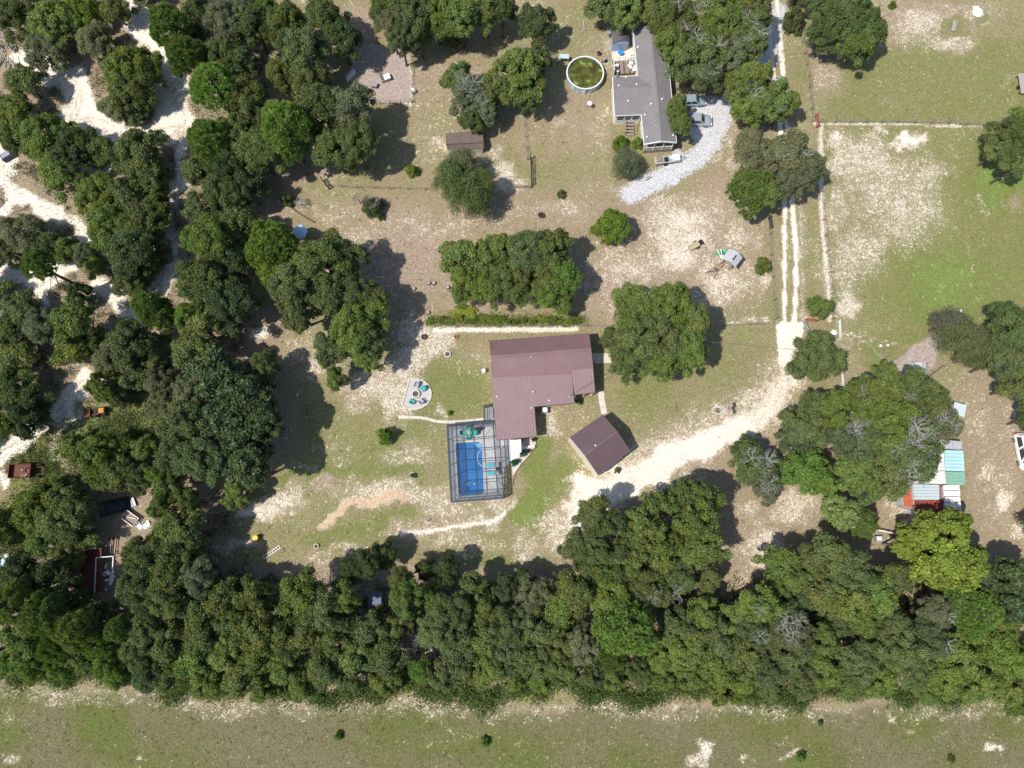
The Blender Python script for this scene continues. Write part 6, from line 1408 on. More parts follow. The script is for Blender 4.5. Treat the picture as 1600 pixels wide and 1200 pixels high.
item('bucket_stack', 951, 54.5, 0, [('bucket', 'grey_metal', 'c', (0, 0, 0), (.3, .36, .6)), ('lid', 'black', 'c', (.35, -.3, 0), (.25, .25, .4))], None, 'grey and black bins left of the small shed', 'bins')
# small gambrel shed
sh = empty('garden_shed', W(970, 62), 'small grey shed with dark brown gambrel roof beside the grey home', 'shed')
s0, s1, s2, s3 = W(956, 49, 2.0), W(983.5, 46.5, 2.0), W(984, 65.5, 2.0), W(957.5, 68.5, 2.0)
def roof2(parent, s0, s1, s2, s3, zr, m, th=.08, frac=.5):
    a_ = lerp(s0, s1, frac); b_ = lerp(s3, s2, frac); a_.z = b_.z = zr
    k1, k2 = lerp(s0, a_, .5), lerp(s3, b_, .5); k1.z = k2.z = s0.z + (zr - s0.z) * .72
    j1, j2 = lerp(s1, a_, .5), lerp(s2, b_, .5); j1.z = j2.z = k1.z
    slab(MB(), [s0, k1, k2, s3], th).build('roof_slope', m, parent); slab(MB(), [k1, a_, b_, k2], th).build('roof_slope', m, parent)
    slab(MB(), [a_, j1, j2, b_], th).build('roof_slope', m, parent); slab(MB(), [j1, s1, s2, j2], th).build('roof_slope', m, parent)
    return k2, b_, j2
k2, b2_, j2_ = roof2(sh, s0, s1, s2, s3, 2.75, M['shed_roof'])
sv = [Z(s0 + Vector((.1, -.1, 0)), 0), Z(s1 + Vector((-.1, -.1, 0)), 0), Z(s2 + Vector((-.1, .12, 0)), 0), Z(s3 + Vector((.1, .12, 0)), 0)]
walls(sh, sv, 1.95, M['steel_blue'])
mb = MB(); fr = [Z(sv[3], 1.955), Z(sv[2], 1.955), Vector((j2_.x, sv[2].y, 2.4)), Vector((b2_.x, sv[2].y, 2.62)), Vector((k2.x, sv[3].y, 2.4))]; mb.add(fr + [p_ + Vector((0, .06, 0)) for p_ in fr], [(0, 1, 2, 3, 4), (9, 8, 7, 6, 5)]); mb.build('gable', M['steel_blue'], sh)
c_ = (sv[2] + sv[3]) / 2
for s_ in (-1, 1): MB().box((c_.x + s_ * .42, c_.y - .11, .95), (.8, .05, 1.8), 0).build('door', M['grey_metal'], sh)

# ---- round pool above ground
rp = empty('round_pool', W(914, 112, 0), 'round above ground pool full of murky green water with pale wall', 'swimming pool')
rad = 2.88; cpl = W(914.3, 113.5, 1.2); rp.location = (cpl.x, cpl.y, 0)
nseg = 20
for k in range(nseg):
    a = 2 * math.pi * k / nseg; b = 2 * math.pi * (k + 1) / nseg; m_ = (a + b) / 2
    MB().box((rad * .985 * math.cos(m_), rad * .985 * math.sin(m_), .6), (.05, 2 * rad * math.sin(math.pi / nseg) * .96, 1.2), m_).build('wall_panel', M['steel_blue'] if k % 2 else M['paleblue'], rp, local=True)
    MB().box((rad * math.cos(m_), rad * math.sin(m_), 1.22), (.2, 2 * rad * math.sin(math.pi / nseg) * .98, .05), m_).build('rim_piece', M['white'], rp, local=True)
    MB().bar((rad * 1.02 * math.cos(a), rad * 1.02 * math.sin(a), 0), (rad * 1.02 * math.cos(a), rad * 1.02 * math.sin(a), 1.2), .12).build('upright', M['paleblue'], rp, local=True)
MB().lathe((0, 0, 1.0), [(0, 0), (rad - .1, 0), (rad - .1, .02), (0, .021)], 40).build('water', M['algae'], rp, local=True)
item('pool_ladder', 881, 95, 0, [('platform', 'paleblue', 'b', (0, 0, 1.1), (1.5, .8, .06)), ('step', 'paleblue', 'b', (-.7, 0, .7), (.3, .7, .05)), ('step', 'paleblue', 'b', (-.95, 0, .35), (.3, .7, .05)), ('leg', 'white', 't', (-.7, -.4, 0), (-.6, -.4, 1.9)), ('leg', 'white', 't', (-.7, .4, 0), (-.6, .4, 1.9)), ('leg', 'white', 't', (.6, -.4, 0), (.6, -.4, 1.1)), ('leg', 'white', 't', (.6, .4, 0), (.6, .4, 1.1))], None, 'pale blue entry steps at the left rim of the round pool', 'pool steps')
item('pool_pump', 943, 96, 0, [('tank', 'grey_metal', 'c', (0, 0, .1), (.28, .28, .6)), ('base', 'black', 'b', (.1, 0, .05), (.9, .5, .1)), ('motor', 'black', 'b', (.4, 0, .25), (.35, .25, .28))], None, 'grey pool pump at the right rim of the round pool', 'pump')
item('red_bin', 935, 86, 0, [('bin', 'brick_red', 'c', (0, 0, 0), (.25, .3, .6)), ('lid', 'black', 'c', (0, 0, .6), (.3, .28, .06))], None, 'small red and black bin at the upper right of the round pool', 'bin')
item('satellite_dish', 920, 169, 0, [('pole', 'grey_metal', 't', (0, 0, 0), (0, 0, 1.2)), ('dish', 'white_clean', 'c', (0, 0, 1.15), (.12, .38, .16))], None, 'small pale satellite dish on a pole in the yard', 'satellite dish')

# ---- brown roofed low shed
bs = empty('goat_shed', W(727, 222), 'low shed with brown shingle roof and pale front, half under trees', 'shed')
b0, b1, b2, b3 = W(697, 208, 1.6), W(754, 203, 1.6), W(756, 232, 1.5), W(699, 233, 1.5)
br0, br1 = W(696.5, 225, 2.3) , W(755.5, 222, 2.3)
slab(MB(), [b0, b1, br1, br0], .1).build('roof_slope', M['shingle_b'], bs); slab(MB(), [b3, b2, br1, br0], .1).build('roof_slope', M['shingle_b'], bs)
MB().bar(br0 + Vector((0, 0, .04)), br1 + Vector((0, 0, .04)), .2, .05).build('ridge_cap', M['bark'], bs)
walls(bs, [Z(b0 + Vector((.15, -.15, 0)), 0), Z(b1 + Vector((-.15, -.15, 0)), 0), Z(b2 + Vector((-.15, .1, 0)), 0), Z(b3 + Vector((.15, .1, 0)), 0)], 1.42, M['stone'])
for (p_, q_) in ((b0, b3), (b1, b2)):
    rx_ = br0 if p_ is b0 else br1; sx_ = .15 if p_ is b0 else -.15; mb = MB(); vv = [Vector((p_.x + sx_, p_.y - .15, 1.425)), Vector((q_.x + sx_, q_.y + .1, 1.425)), Vector((rx_.x + sx_, rx_.y, 2.17))]; mb.add(vv + [v + Vector((.05, 0, 0)) for v in vv], [(0, 1, 2), (5, 4, 3)]); mb.build('gable', M['stone'], bs)

# ---- vehicles
def car(name, L_, Wd, Hh, col, label, cat, p, rz, hood=.27, trunk=.16, van=False):
    root = empty(name, p, label, cat, None, rz)
    pm = mat('car_paint_' + name + str(random.random())[2:6], col, 0.22, 0.25, var=.02, spec=.6)
    # body: stations from rear to nose
    st_n = 17; mb = MB(); ring = []
    for i in range(st_n):
        s_ = i / (st_n - 1); x = -L_ / 2 + L_ * s_
        e_ = min(s_, 1 - s_) * 2; wf = 1 - .30 * (1 - min(1, e_ / .20)) ** 2.4
        hw_ = Wd / 2 * wf
        zt = .62 + .22 * min(1, s_ / .05) if s_ < .5 else .84
        if s_ > 1 - hood: zt = .84 - .17 * ((s_ - (1 - hood)) / hood) ** 1.6
        if s_ < trunk: zt = .86 - .10 * (1 - s_ / trunk) ** 2
        if i in (0, st_n - 1): zt -= .12
        zb = .24 + .06 * (1 - min(1, e_ / .1))
        sec = [(-hw_ * .96, zb), (-hw_, zb + .12), (-hw_, zt - .16), (-hw_ * .93, zt - .04), (-hw_ * .6, zt + .02), (0, zt + .035), (hw_ * .6, zt + .02), (hw_ * .93, zt - .04), (hw_, zt - .16), (hw_, zb + .12), (hw_ * .96, zb)]
        ring.append([(x, y, z) for y, z in sec])
    k = len(ring[0]); vs = [v for r in ring for v in r]; fs = []
    for i in range(st_n - 1):
        for j in range(k): fs.append((i * k + j, (i + 1) * k + j, (i + 1) * k + (j + 1) % k, i * k + (j + 1) % k))
    fs.append(tuple(range(k))); fs.append(tuple(range((st_n - 1) * k, st_n * k))[::-1]); mb.add(vs, fs)
    b_ = mb.build('body', pm, root, smooth=True, local=True)
    # cabin
    x0 = -L_ / 2 + L_ * (trunk * .75); x1 = L_ / 2 - L_ * hood * .92; xr0 = x0 + (.18 if van else .75); xr1 = x1 - .72
    lo = [(x0, -Wd * .45), (x1, -Wd * .43), (x1, Wd * .43), (x0, Wd * .45)]; up_ = [(xr0, -Wd * .36), (xr1, -Wd * .35), (xr1, Wd * .35), (xr0, Wd * .36)]
    zl, zu = .84, Hh - .05
    V = [Vector((x, y, zl)) for x, y in lo] + [Vector((x, y, zu)) for x, y in up_]
    mb = MB(); mb.add(V, [(4, 5, 6, 7), (0, 1, 5, 4), (1, 2, 6, 5), (2, 3, 7, 6), (3, 0, 4, 7)]); mb.build('cabin', pm, root, local=True)
    rf = [(xr0 - .03, -Wd * .37), (xr0 + .35, -Wd * .385), (xr1 - .25, -Wd * .375), (xr1 + .05, -Wd * .34), (xr1 + .05, Wd * .34), (xr1 - .25, Wd * .375), (xr0 + .35, Wd * .385), (xr0 - .03, Wd * .37)]
    mb = MB(); mb.prism([Vector((x, y, 0)) for x, y in rf], zu, zu + .03); mb.prism([Vector((x * .97 + (xr0 + xr1) * .015, y * .9, 0)) for x, y in rf], zu + .03, zu + .055); mb.build('roof', pm, root, local=True)
    def pane(name, q4, ins=.08):
        c = sum(q4, Vector((0, 0, 0))) / 4; n = (q4[1] - q4[0]).cross(q4[3] - q4[0]).normalized()
        if n.dot(c - Vector((0, 0, .9))) < 0: n = -n
        pts = [c + (q_ - c) * (1 - ins) + n * .012 for q_ in q4]; m_ = MB(); m_.add(pts, [(0, 1, 2, 3)]); m_.build(name, M['glass'], root, local=True)
    pane('windscreen', [V[1], V[2], V[6], V[5]], .1); pane('rear_window', [V[3], V[0], V[4], V[7]], .14)
    for a_, b2, c2, d2 in ((0, 1, 5, 4), (2, 3, 7, 6)):
        for t0_, t1_ in ((.05, .48), (.52, .93)): pane('side_window', [lerp(V[a_], V[b2], t0_), lerp(V[a_], V[b2], t1_), lerp(V[d2], V[c2], t1_), lerp(V[d2], V[c2], t0_)], .12)
    for x in (-L_ * .31, L_ * .31):
        for s_ in (-1, 1):
            mb = MB(); mb.tube([(x, s_ * (Wd / 2 - .2), .33), (x, s_ * (Wd / 2 + .01), .33)], .33, 16); w_ = mb.build('wheel', M['black'], root, local=True)
            mb = MB(); mb.tube([(x, s_ * (Wd / 2 + .012), .33), (x, s_ * (Wd / 2 + .03), .33)], .19, 10); mb.build('rim', M['grey_metal'], w_, local=True)
    for s_ in (-1, 1):
        MB().box((L_ / 2 - .14, s_ * Wd * .34, .62), (.16, .30, .12)).build('headlight', M['white_clean'], root, local=True); MB().box((-L_ / 2 + .08, s_ * Wd * .36, .7), (.12, .24, .14)).build('tail_light', M['flag_red'], root, local=True)
        MB().box((x1 - .35, s_ * (Wd / 2 + .05), .93), (.14, .18, .11)).build('wing_mirror', pm, root, local=True)
    return root
car('parked_car', 4.5, 1.75, 1.42, (.30, .40, .46), 'blue grey saloon car, the upper of the two parked beside the evergreen', 'car', W(1080, 161), R(3))
car('parked_car', 4.9, 1.85, 1.45, (.40, .44, .47), 'pale silver saloon car, the lower of the two parked beside the evergreen', 'car', W(1087, 190.5), R(-4))
car('parked_van', 5.3, 2.0, 1.75, (.80, .80, .80), 'white people carrier cut off by the right edge of the picture', 'van', W(1595.5, 706), R(-87), hood=.2, trunk=.08, van=True)

# boat trailer loaded with odds and ends
tl = empty('flat_trailer', W(1041, 252), 'long flat trailer loaded with white and brown junk below the grey home', 'trailer', None, R(8))
MB().box((0, 0, .55), (4.0, 1.25, .08)).build('bed', M['wood_grey'], tl, local=True)
for s_ in (-1, 1): MB().box((0, s_ * .62, .72), (4.0, .05, .26)).build('side_board', M['galv'], tl, local=True)
MB().bar((2.0, .4, .5), (3.1, 0, .45), .07).build('drawbar', M['grey_metal'], tl, local=True); MB().bar((2.0, -.4, .5), (3.1, 0, .45), .07).build('drawbar', M['grey_metal'], tl, local=True)
for s_ in (-1, 1): MB().tube([(-.3, s_ * .66, .32), (-.3, s_ * .8, .32)], .32, 12).build('wheel', M['black'], tl, local=True)
gtl = 'load on the flat trailer'
def onload(name, p, lx, ly, sz, m, label, cat, grp, z=.6, rz=0.0):
    c = Matrix.Rotation(p.rotation_euler[2], 4, 'Z') @ Vector((lx, ly, 0)); q_ = Vector(p.location) + c
    mb = MB(); mb.box((q_.x, q_.y, z + sz[2] / 2), sz, p.rotation_euler[2] + rz); mb.box((q_.x, q_.y, z + sz[2] + .015), (sz[0] * .9, sz[1] * .9, .03), p.rotation_euler[2] + rz); single(mb, name, M[m], (q_.x, q_.y, z), label, cat, grp)
onload('white_box', tl, 1.4, 0, (1.1, 1.0, .35), 'white_clean', 'white box at the drawbar end of the flat trailer', 'box', gtl); onload('blue_crate', tl, .6, .1, (.5, .7, .3), 'paleblue', 'pale blue crate second from the drawbar on the trailer', 'crate', gtl); onload('dark_box', tl, -.2, -.1, (.5, .6, .4), 'black', 'black box in the middle of the trailer', 'box', gtl); onload('brown_sack', tl, -1.2, .1, (.8, .8, .25), 'wood', 'brown bundle at the tail of the flat trailer', 'bundle', gtl)

# play tower with slide
pt = empty('play_tower', W(1136, 412), 'wooden play tower with grey pitched roof and green slide', 'play tower', None, R(-38))
for sx in (-.7, .7):
    for sy in (-.65, .65): MB().box((sx, sy, 1.15), (.11, .11, 2.3)).build('post', M['wood'], pt, local=True)
MB().box((0, 0, 1.2), (1.5, 1.4, .08)).build('platform', M['wood'], pt, local=True)
slab(MB(), [(-1.1, -1.0, 2.3), (-1.1, 1.0, 2.3), (.2, 1.0, 2.95), (.2, -1.0, 2.95)], .06).build('roof_slope', M['play_roof'], pt, local=True)
for i, (x0, x1, z0, z1) in enumerate(((.42, .72, 2.85, 2.7), (.72, 1.25, 2.7, 2.4))): slab(MB(), [(x0, -1.0, z0), (x0, 1.0, z0), (x1, 1.0, z1), (x1, -1.0, z1)], .06).build('roof_slope', M['play_roof'], pt, local=True)
for s_ in (-1, 1): MB().box((.31, s_ * .75, 2.88), (.22, .5, .06)).build('roof_slope', M['play_roof'], pt, local=True)
mb = MB(); pts = [(-.8, .9, 1.25), (-1.2, .9, 1.1), (-1.9, .55, .45), (-2.2, .3, .2)]
for i in range(3):
    a_, b_ = Vector(pts[i]), Vector(pts[i + 1]); mb.bar(a_, b_, .5, .05); mb.bar(a_ + Vector((.1, .26, .08)), b_ + Vector((.1, .26, .08)), .05, .2); mb.bar(a_ - Vector((.1, .26, -.08)), b_ - Vector((.1, .26, -.08)), .05, .2)
mb.build('slide', M['green_pl'], pt, local=True)
for s_ in (-.25, .15): MB().bar((-.9, -.9, 1.9), (-2.2 + s_, .2 + s_, 1.9), .09).build('beam', M['white'], pt, local=True)
MB().box((-1.1, -.35, 1.6), (.7, .5, .06)).build('panel', M['white_clean'], pt, local=True)
MB().bar((-.7, -.7, 2.2), (-1.0, -3.0, 2.2), .1).build('swing_beam', M['wood_red'], pt, local=True)
for s_ in (-1, 1): MB().bar((-1.0, -3.0, 2.2), (-1.0 + s_ * .8, -3.2, 0), .09).build('leg', M['wood'], pt, local=True)
mb = MB(); 
for s_ in (-.2, .2): mb.tube([(-.9 + s_, -2.0, 2.15), (-.9 + s_, -2.0, .5)], .015, 4)
mb.box((-.9, -2.0, .48), (.5, .2, .04)); mb.build('swing', M['black'], pt, local=True)
ut = empty('utility_trailer', W(1083, 386), 'small olive yellow garden trailer with dark wheels on pale sand', 'trailer', None, R(28))
MB().box((0, 0, .5), (1.7, .9, .35)).build('box', M['olive'], ut, local=True); MB().box((1.25, 0, .45), (.5, .7, .35)).build('engine', M['black'], ut, local=True); MB().bar((-.8, 0, .4), (-1.9, -.1, .3), .06).build('drawbar', M['grey_metal'], ut, local=True)
for s_ in (-1, 1): MB().tube([(.5, s_ * .5, .28), (.5, s_ * .62, .28)], .28, 12).build('wheel', M['black'], ut, local=True)
item('fire_bowl', 845, 338, 0, [('bowl', 'rust', 'c', (0, 0, .15), (.35, .5, .35)), ('ash', 'black', 'c', (0, 0, .5), (.4, .4, .02))], None, 'rusty fire bowl on the dry grass above the oak grove', 'fire bowl')

# ---- fences
def fence(name, pts, spacing, h, label, cat='fence', pm=M['post'], wires=3, wm=M['wire'], pw=.11, rail=False, group=None):
    v = [W(*p) for p in pts]; root = empty(name, Z(v[0], 0), label, cat, group)
    rr_ = random.Random(int(pts[0][0])); pm_mesh = None
    for i in range(len(v) - 1):
        L_ = (v[i + 1] - v[i]).length; n = max(1, round(L_ / spacing))
        for k in range(n + (1 if i == len(v) - 2 else 0)):
            q_ = lerp(v[i], v[i + 1], k / n)
            if pm_mesh is None:
                mb = MB(); mb.tube([(0, 0, 0), (0, 0, h)], [pw / 2, pw / 2 * .9], 7); o_ = mb.build('post', pm, root, local=True); pm_mesh = o_.data
            else: o_ = bpy.data.objects.new('post', pm_mesh); COL.objects.link(o_); o_.parent = root
            o_.location = (q_.x - v[0].x, q_.y - v[0].y, 0); o_.rotation_euler = (rr_.uniform(-.05, .05), rr_.uniform(-.05, .05), 0)
        for w_ in range(wires):
            z_ = h * (.92 - .3 * w_)
            MB().bar(Z(v[i], z_), Z(v[i + 1], z_), .10 if rail else .022, .05 if rail else .022).build('rail' if rail else 'wire', wm, root)
    return root
fence('wire_fence', [(1250, 48), (1256, 85), (1262, 120), (1268, 190)], 2.1, 1.3, 'post and wire fence down the left side of the upper pasture')
fence('wire_fence', [(1280, 192), (1400, 192.5), (1480, 194.5), (1562, 199)], 2.6, 1.3, 'post and wire fence running across between the upper and lower pastures')
fence('wire_fence', [(1283, 300), (1285, 345), (1290, 395), (1297, 460), (1300, 500)], 3.2, 1.3, 'reddish post and wire fence right of the two track driveway', pm=M['wood_red'])
fence('wire_fence', [(1200, 335), (1203, 400), (1207, 470), (1211, 500)], 3.0, 1.2, 'wire fence left of the two track driveway')
fence('pen_fence', [(640, 76), (642, 120), (643.5, 160)], 1.6, 1.2, 'pale post fence on the right side of the pen with the white box', pm=M['wood_red'], wm=M['white'])
fence('pen_fence', [(643.5, 161), (610, 163), (580, 163)], 1.8, 1.1, 'wire fence along the bottom of the pen with the white box')
fence('wire_fence', [(510, 292), (560, 294), (610, 296), (665, 297)], 2.4, 1.2, 'post and wire fence across the grass left of the feathery tree')
fence('wire_fence', [(818, 178), (820, 215), (824, 250)], 2.3, 1.2, 'thin post fence left of the lawn below the round pool')
fence('wire_fence', [(680, 511), (780, 511), (880, 510.5), (955, 510.5)], 3.4, 1.1, 'wire fence behind the maroon roofed house above its pale strip')
fence('wire_fence', [(1130, 510), (1170, 508.5), (1212, 507)], 3.0, 1.1, 'short wire fence between the big oak and the driveway pad')
fence('rail_fence', [(1470, 573), (1447, 590)], 1.6, 1.2, 'dark rail fence at the edge of the pinkish path', rail=True, wires=2, wm=M['post'])
fence('board_fence', [(1366, 828), (1400, 835)], 1.8, 1.3, 'white board fence left of the patchwork tin roofs', rail=True, wires=3, wm=M['white'])
fence('white_fence', [(1308, 503), (1309, 530)], 1.3, 1.2, 'white rail fence beside the grey oak by the driveway pad', rail=True, wires=2, wm=M['white'], pm=M['white']); fence('white_fence', [(1311, 575), (1314, 612)], 1.3, 1.2, 'white rail fence below the grey oak by the driveway', rail=True, wires=2, wm=M['white'], pm=M['white'])
def gate(p0, p1, h, m, label, name='gate'):
    a_, b_ = W(*p0), W(*p1); g = empty(name, Z(a_, 0), label, 'gate')
    for q_ in (a_, b_): MB().bar(Z(q_, 0), Z(q_, h + .1), .13).build('post', m, g)
    for z_ in (.25, .6, .95, h): MB().bar(Z(a_, z_), Z(b_, z_), .06, .07).build('bar', m, g)
    MB().bar(Z(a_, .25), Z(b_, h), .05, .06).build('brace', m, g); return g
gate((1273, 183), (1275, 200), 1.2, M['wood_red'], 'red gate at the corner of the two pastures'); gate((829, 248), (830.5, 290), 1.3, M['black'], 'black metal gate panel right of the sandy pen'); gate((803, 294), (829, 294), 1.0, M['wood'], 'wooden gate at the bottom of the sandy pen')
gate((1200, 342), (1202, 358), 1.2, M['black'], 'small black gate left of the driveway below the yellowish pine'); gate((1257, 501), (1274, 503), 1.1, M['wood_red'], 'reddish open gate right of the driveway pad'); gate((1254, 504), (1259, 518), 1.1, M['grey_metal'], 'grey metal gate swung open on the driveway pad'); gate((504, 283), (514, 296), 1.2, M['rust'], 'rusty gate at the left end of the grass fence')
# power pole lying / utility boxes
item('water_tank', 1301, 521, 0, [('tank', 'white_clean', 'c', (0, 0, 0), (.4, .4, .5)), ('pipe', 'grey_metal', 't', (0, 0, .4), (.9, .2, .4))], None, 'white tank end beside the driveway gate', 'tank')

# ---- pen with boxes
item('kennel', 603, 124, 0, [('wall', 'wood_grey', 'b', (0, 0, .35), (1.5, 1.1, .7)), ('roof', 'white_clean', 'b', (.25, -.15, .74), (1.0, .9, .07)), ('roof', 'shed_roof', 'b', (-.52, .1, .73), (.45, 1.1, .05))], None, 'kennel with bright white and dark roof in the bare pen', 'kennel', None, R(25))
item('crate', 586, 135, 0, [('box', 'shed_roof', 'b', (0, 0, .25), (.85, .7, .5)), ('lid', 'grey_metal', 'b', (0, 0, .53), (.9, .75, .05))], None, 'small dark crate to the lower left of the kennel', 'crate', None, R(-15))
item('trough', 600.5, 102, 0, [('box', 'grey_metal', 'b', (0, 0, .15), (.28, 1.0, .3)), ('water', 'black', 'b', (0, 0, .305), (.2, .9, .01))], None, 'narrow grey trough above the kennel in the pen', 'trough', None, R(-12))
item('leaning_board', 549, 121, 0, [('board', 'white', 'b', (0, 0, .5), (.25, 2.0, 1.0)), ('cap', 'paleblue', 'b', (0, 0, 1.02), (.45, 2.0, .05))], None, 'long pale board structure in the tree shade left of the kennel', 'board', None, R(-38))
item('feeder', 647, 145, 0, [('box', 'grey_metal', 'b', (0, 0, .3), (.6, .6, .6)), ('sheet', 'white_clean', 'b', (-.1, .2, .64), (.6, .5, .05))], None, 'grey and white feeder at the corner of the pen fence', 'feeder', None, .5)
item('blue_bin', 551, 65, 0, [('bin', 'blue_pale', 'c', (0, 0, 0), (.3, .35, .8)), ('lid', 'steel_blue', 'c', (0, 0, .8), (.38, .36, .06))], None, 'small pale blue bin in shade above the pen', 'bin')
item('white_plank', 632, 161, 0, [('plank', 'white', 'b', (0, 0, .05), (1.0, .2, .06)), ('plank', 'wood', 'b', (.1, .2, .04), (.9, .16, .05))], None, 'short white plank lying at the bottom of the pen', 'plank')
item('feed_sack', 443, 276, 0, [('sack', 'white_clean', 'b', (0, 0, .1), (.4, .3, .2)), ('tie', 'white', 'b', (.2, 0, .12), (.08, .12, .1))], None, 'small white sack on the brown litter below the pines', 'sack')
# parasol
pr = empty('parasol', W(475, 371), 'pale blue eight sided parasol beside the bright green tree', 'parasol')
MB().tube([(0, 0, 0), (0, 0, 2.4)], .03, 8).build('pole', M['white'], pr, local=True)
for k in range(8):
    a, b = k * math.pi / 4, (k + 1) * math.pi / 4; mb = MB(); mb.add([(0, 0, 2.55), (1.15 * math.cos(a), 1.15 * math.sin(a), 2.1), (1.15 * math.cos(b), 1.15 * math.sin(b), 2.1), (0, 0, 2.53), (1.15 * math.cos(a), 1.15 * math.sin(a), 2.08), (1.15 * math.cos(b), 1.15 * math.sin(b), 2.08)], [(0, 1, 2), (5, 4, 3), (1, 4, 5, 2)]); mb.build('canopy_panel', M['blue_pale'], pr, local=True)
    MB().bar((0, 0, 2.5), (1.13 * math.cos(a), 1.13 * math.sin(a), 2.07), .03).build('rib', M['grey_metal'], pr, local=True)
MB().lathe((0, 0, 0), [(.3, 0), (.3, .08), (0, .1)], 12).build('base', M['grey_metal'], pr, local=True)

# ---- stumps, rings, tubs
gst = 'cut stumps below the oak shade in the middle'
for i, (x, y, r_, l_) in enumerate([(670, 443.5, .24, 'leftmost of the cut stumps above the hedge'), (678, 443, .3, 'second cut stump from the left above the hedge'), (699.5, 450, .3, 'rightmost cut stump, nearest the oak grove'), (647, 452, .25, 'lone cut stump in shade left of the others'), (669, 489, .25, 'cut stump at the left end of the hedge')]):
    item('tree_stump', x, y, 0, [('bark', 'bark', 'c', (0, 0, 0), (r_ * 1.1, r_, .4)), ('cut_face', 'wood_grey', 'c', (0, 0, .4), (r_ * .85, r_ * .85, .01))], None, l_, 'stump', gst)
def ringt(x, y, r_, label, m='stone', inner='dirt', h=.3, grp=None, cat='planter', name='ring_planter'):
    p_ = W(x, y); o_ = empty(name, p_, label, cat, grp); MB().lathe((0, 0, 0), [(r_, 0), (r_, h), (r_ * .72, h), (r_ * .7, h * .3)], 16).build('rim', M[m], o_, local=True); MB().lathe((0, 0, h * .3), [(r_ * .71, 0), (0, .06)], 12).build('soil', M[inner], o_, local=True)
ringt(713, 527, .34, 'dark round planter ring nearest the hedge by the maroon house', 'terracotta'); ringt(699.5, 554, .5, 'pale round ring around a dark planting hole left of the maroon house'); ringt(663, 527, .4, 'black tyre ring in the tree shade left of the hedge', 'black'); ringt(495, 853.5, .36, 'pale ring planter on the lower left lawn'); ringt(670, 813, .25, 'small pale pipe ring near the curved sand line', 'concrete'); ringt(645, 743, .45, 'pale ring around a small bush left of the pool enclosure')
item('well_cap', 756, 581, 0, [('tank', 'white_clean', 'c', (0, 0, 0), (.28, .26, .9)), ('cap', 'white_clean', 'c', (0, 0, .9), (.3, .05, .12))], None, 'white upright well tank at the left wall of the maroon house', 'tank')
item('barrel', 402, 840.5, 0, [('barrel', 'orange', 'c', (0, 0, 0), (.36, .4, .9)), ('lid', 'yellow', 'c', (0, 0, .9), (.36, .36, .04))], None, 'orange barrel at the tree edge of the lower left lawn', 'barrel')
ld = empty('ladder', W(425, 863), 'white ladder lying in tree shade at the bottom left lawn', 'ladder', None, R(35))
for s_ in (-.2, .2): MB().box((0, s_, .12), (2.8, .06, .08)).build('rail', M['white_clean'], ld, local=True)
for k in range(8): MB().box((-1.25 + k * .357, 0, .12), (.05, .36, .04)).build('rung', M['white_clean'], ld, local=True)
# small dark shelter on the eastern pasture
dsx = empty('shelter', W(1434, 577), 'small low grey black shelter at the end of the pinkish path', 'shelter', None, R(-5)); mb = MB()
for k in range(6):
    a, b = math.pi * k / 6, math.pi * (k + 1) / 6; mb.add([(1.3 * math.cos(a), -.8, 1.1 * math.sin(a)), (1.3 * math.cos(b), -.8, 1.1 * math.sin(b)), (1.3 * math.cos(b), .8, 1.1 * math.sin(b)), (1.3 * math.cos(a), .8, 1.1 * math.sin(a))], [(0, 1, 2, 3)])
mb.build('curved_roof', M['play_roof'], dsx, local=True); MB().box((0, .75, .4), (2.2, .05, .8)).build('back_wall', M['black'], dsx, local=True); MB().box((.9, 1.0, .1), (.2, 1.6, .06), -.6).build('plank', M['wood_grey'], dsx, local=True)
item('sandbag', 1497, 487, 0, [('bag', 'white_clean', 'b', (0, 0, .15), (.8, .4, .3)), ('strap', 'steel_blue', 'b', (0, 0, .31), (.2, .4, .02))], None, 'small white sack at the left edge of the right hand trees', 'sack')
item('bucket', 1374.5, 541, 0, [('bucket', 'white_clean', 'c', (0, 0, 0), (.15, .2, .35)), ('handle', 'grey_metal', 't', (-.18, 0, .35), (.18, 0, .37))], None, 'white bucket on the pasture left of the pinkish path', 'bucket', 'buckets on the pasture'); item('bucket', 1386, 540, 0, [('bucket', 'white_clean', 'c', (0, 0, 0), (.13, .18, .3)), ('handle', 'grey_metal', 't', (-.18, 0, .3), (.18, 0, .32))], None, 'second smaller white bucket nearer the pinkish path', 'bucket', 'buckets on the pasture')
a_, b_ = W(1348, 532), W(1382, 560); single(MB().tube([Z(lerp(a_, b_, t_), .04) + Vector((.3 * math.sin(t_ * 6), 0, 0)) for t_ in [k / 8 for k in range(9)]], .05, 5), 'hose', M['sea'], tuple(a_), 'green hose lying across the pasture left of the pinkish path', 'hose')
item('tarp_heap', 1528, 19, 0, [('tarp', 'white_clean', 'c', (0, 0, 0), (.9, .5, .35)), ('sheet', 'white_clean', 'b', (-.3, .5, .12), (.9, 1.0, .2)), ('fold', 'paleblue', 'b', (.4, -.5, .1), (.6, .5, .18))], None, 'crumpled white sheet on a green patch at the top right', 'sheet')
sk = empty('stick_pile', W(1490, 42), 'bundle of pale sticks on a round green patch at the top right', 'stick pile')
for k in range(9): a = 1.35 + random.uniform(-.2, .2); MB().bar((random.uniform(-.35, .35) - math.cos(a), -math.sin(a) * 1.0, .1 + .05 * k % .3), (random.uniform(-.35, .35) + math.cos(a), math.sin(a) * 1.0, .15 + .06 * k % .3), .09).build('stick', M['bark_pale'], sk, local=True)
lr = empty('log_trailer', W(1596, 134), 'pinkish plank rack at the right edge beside the upper pasture', 'plank rack')
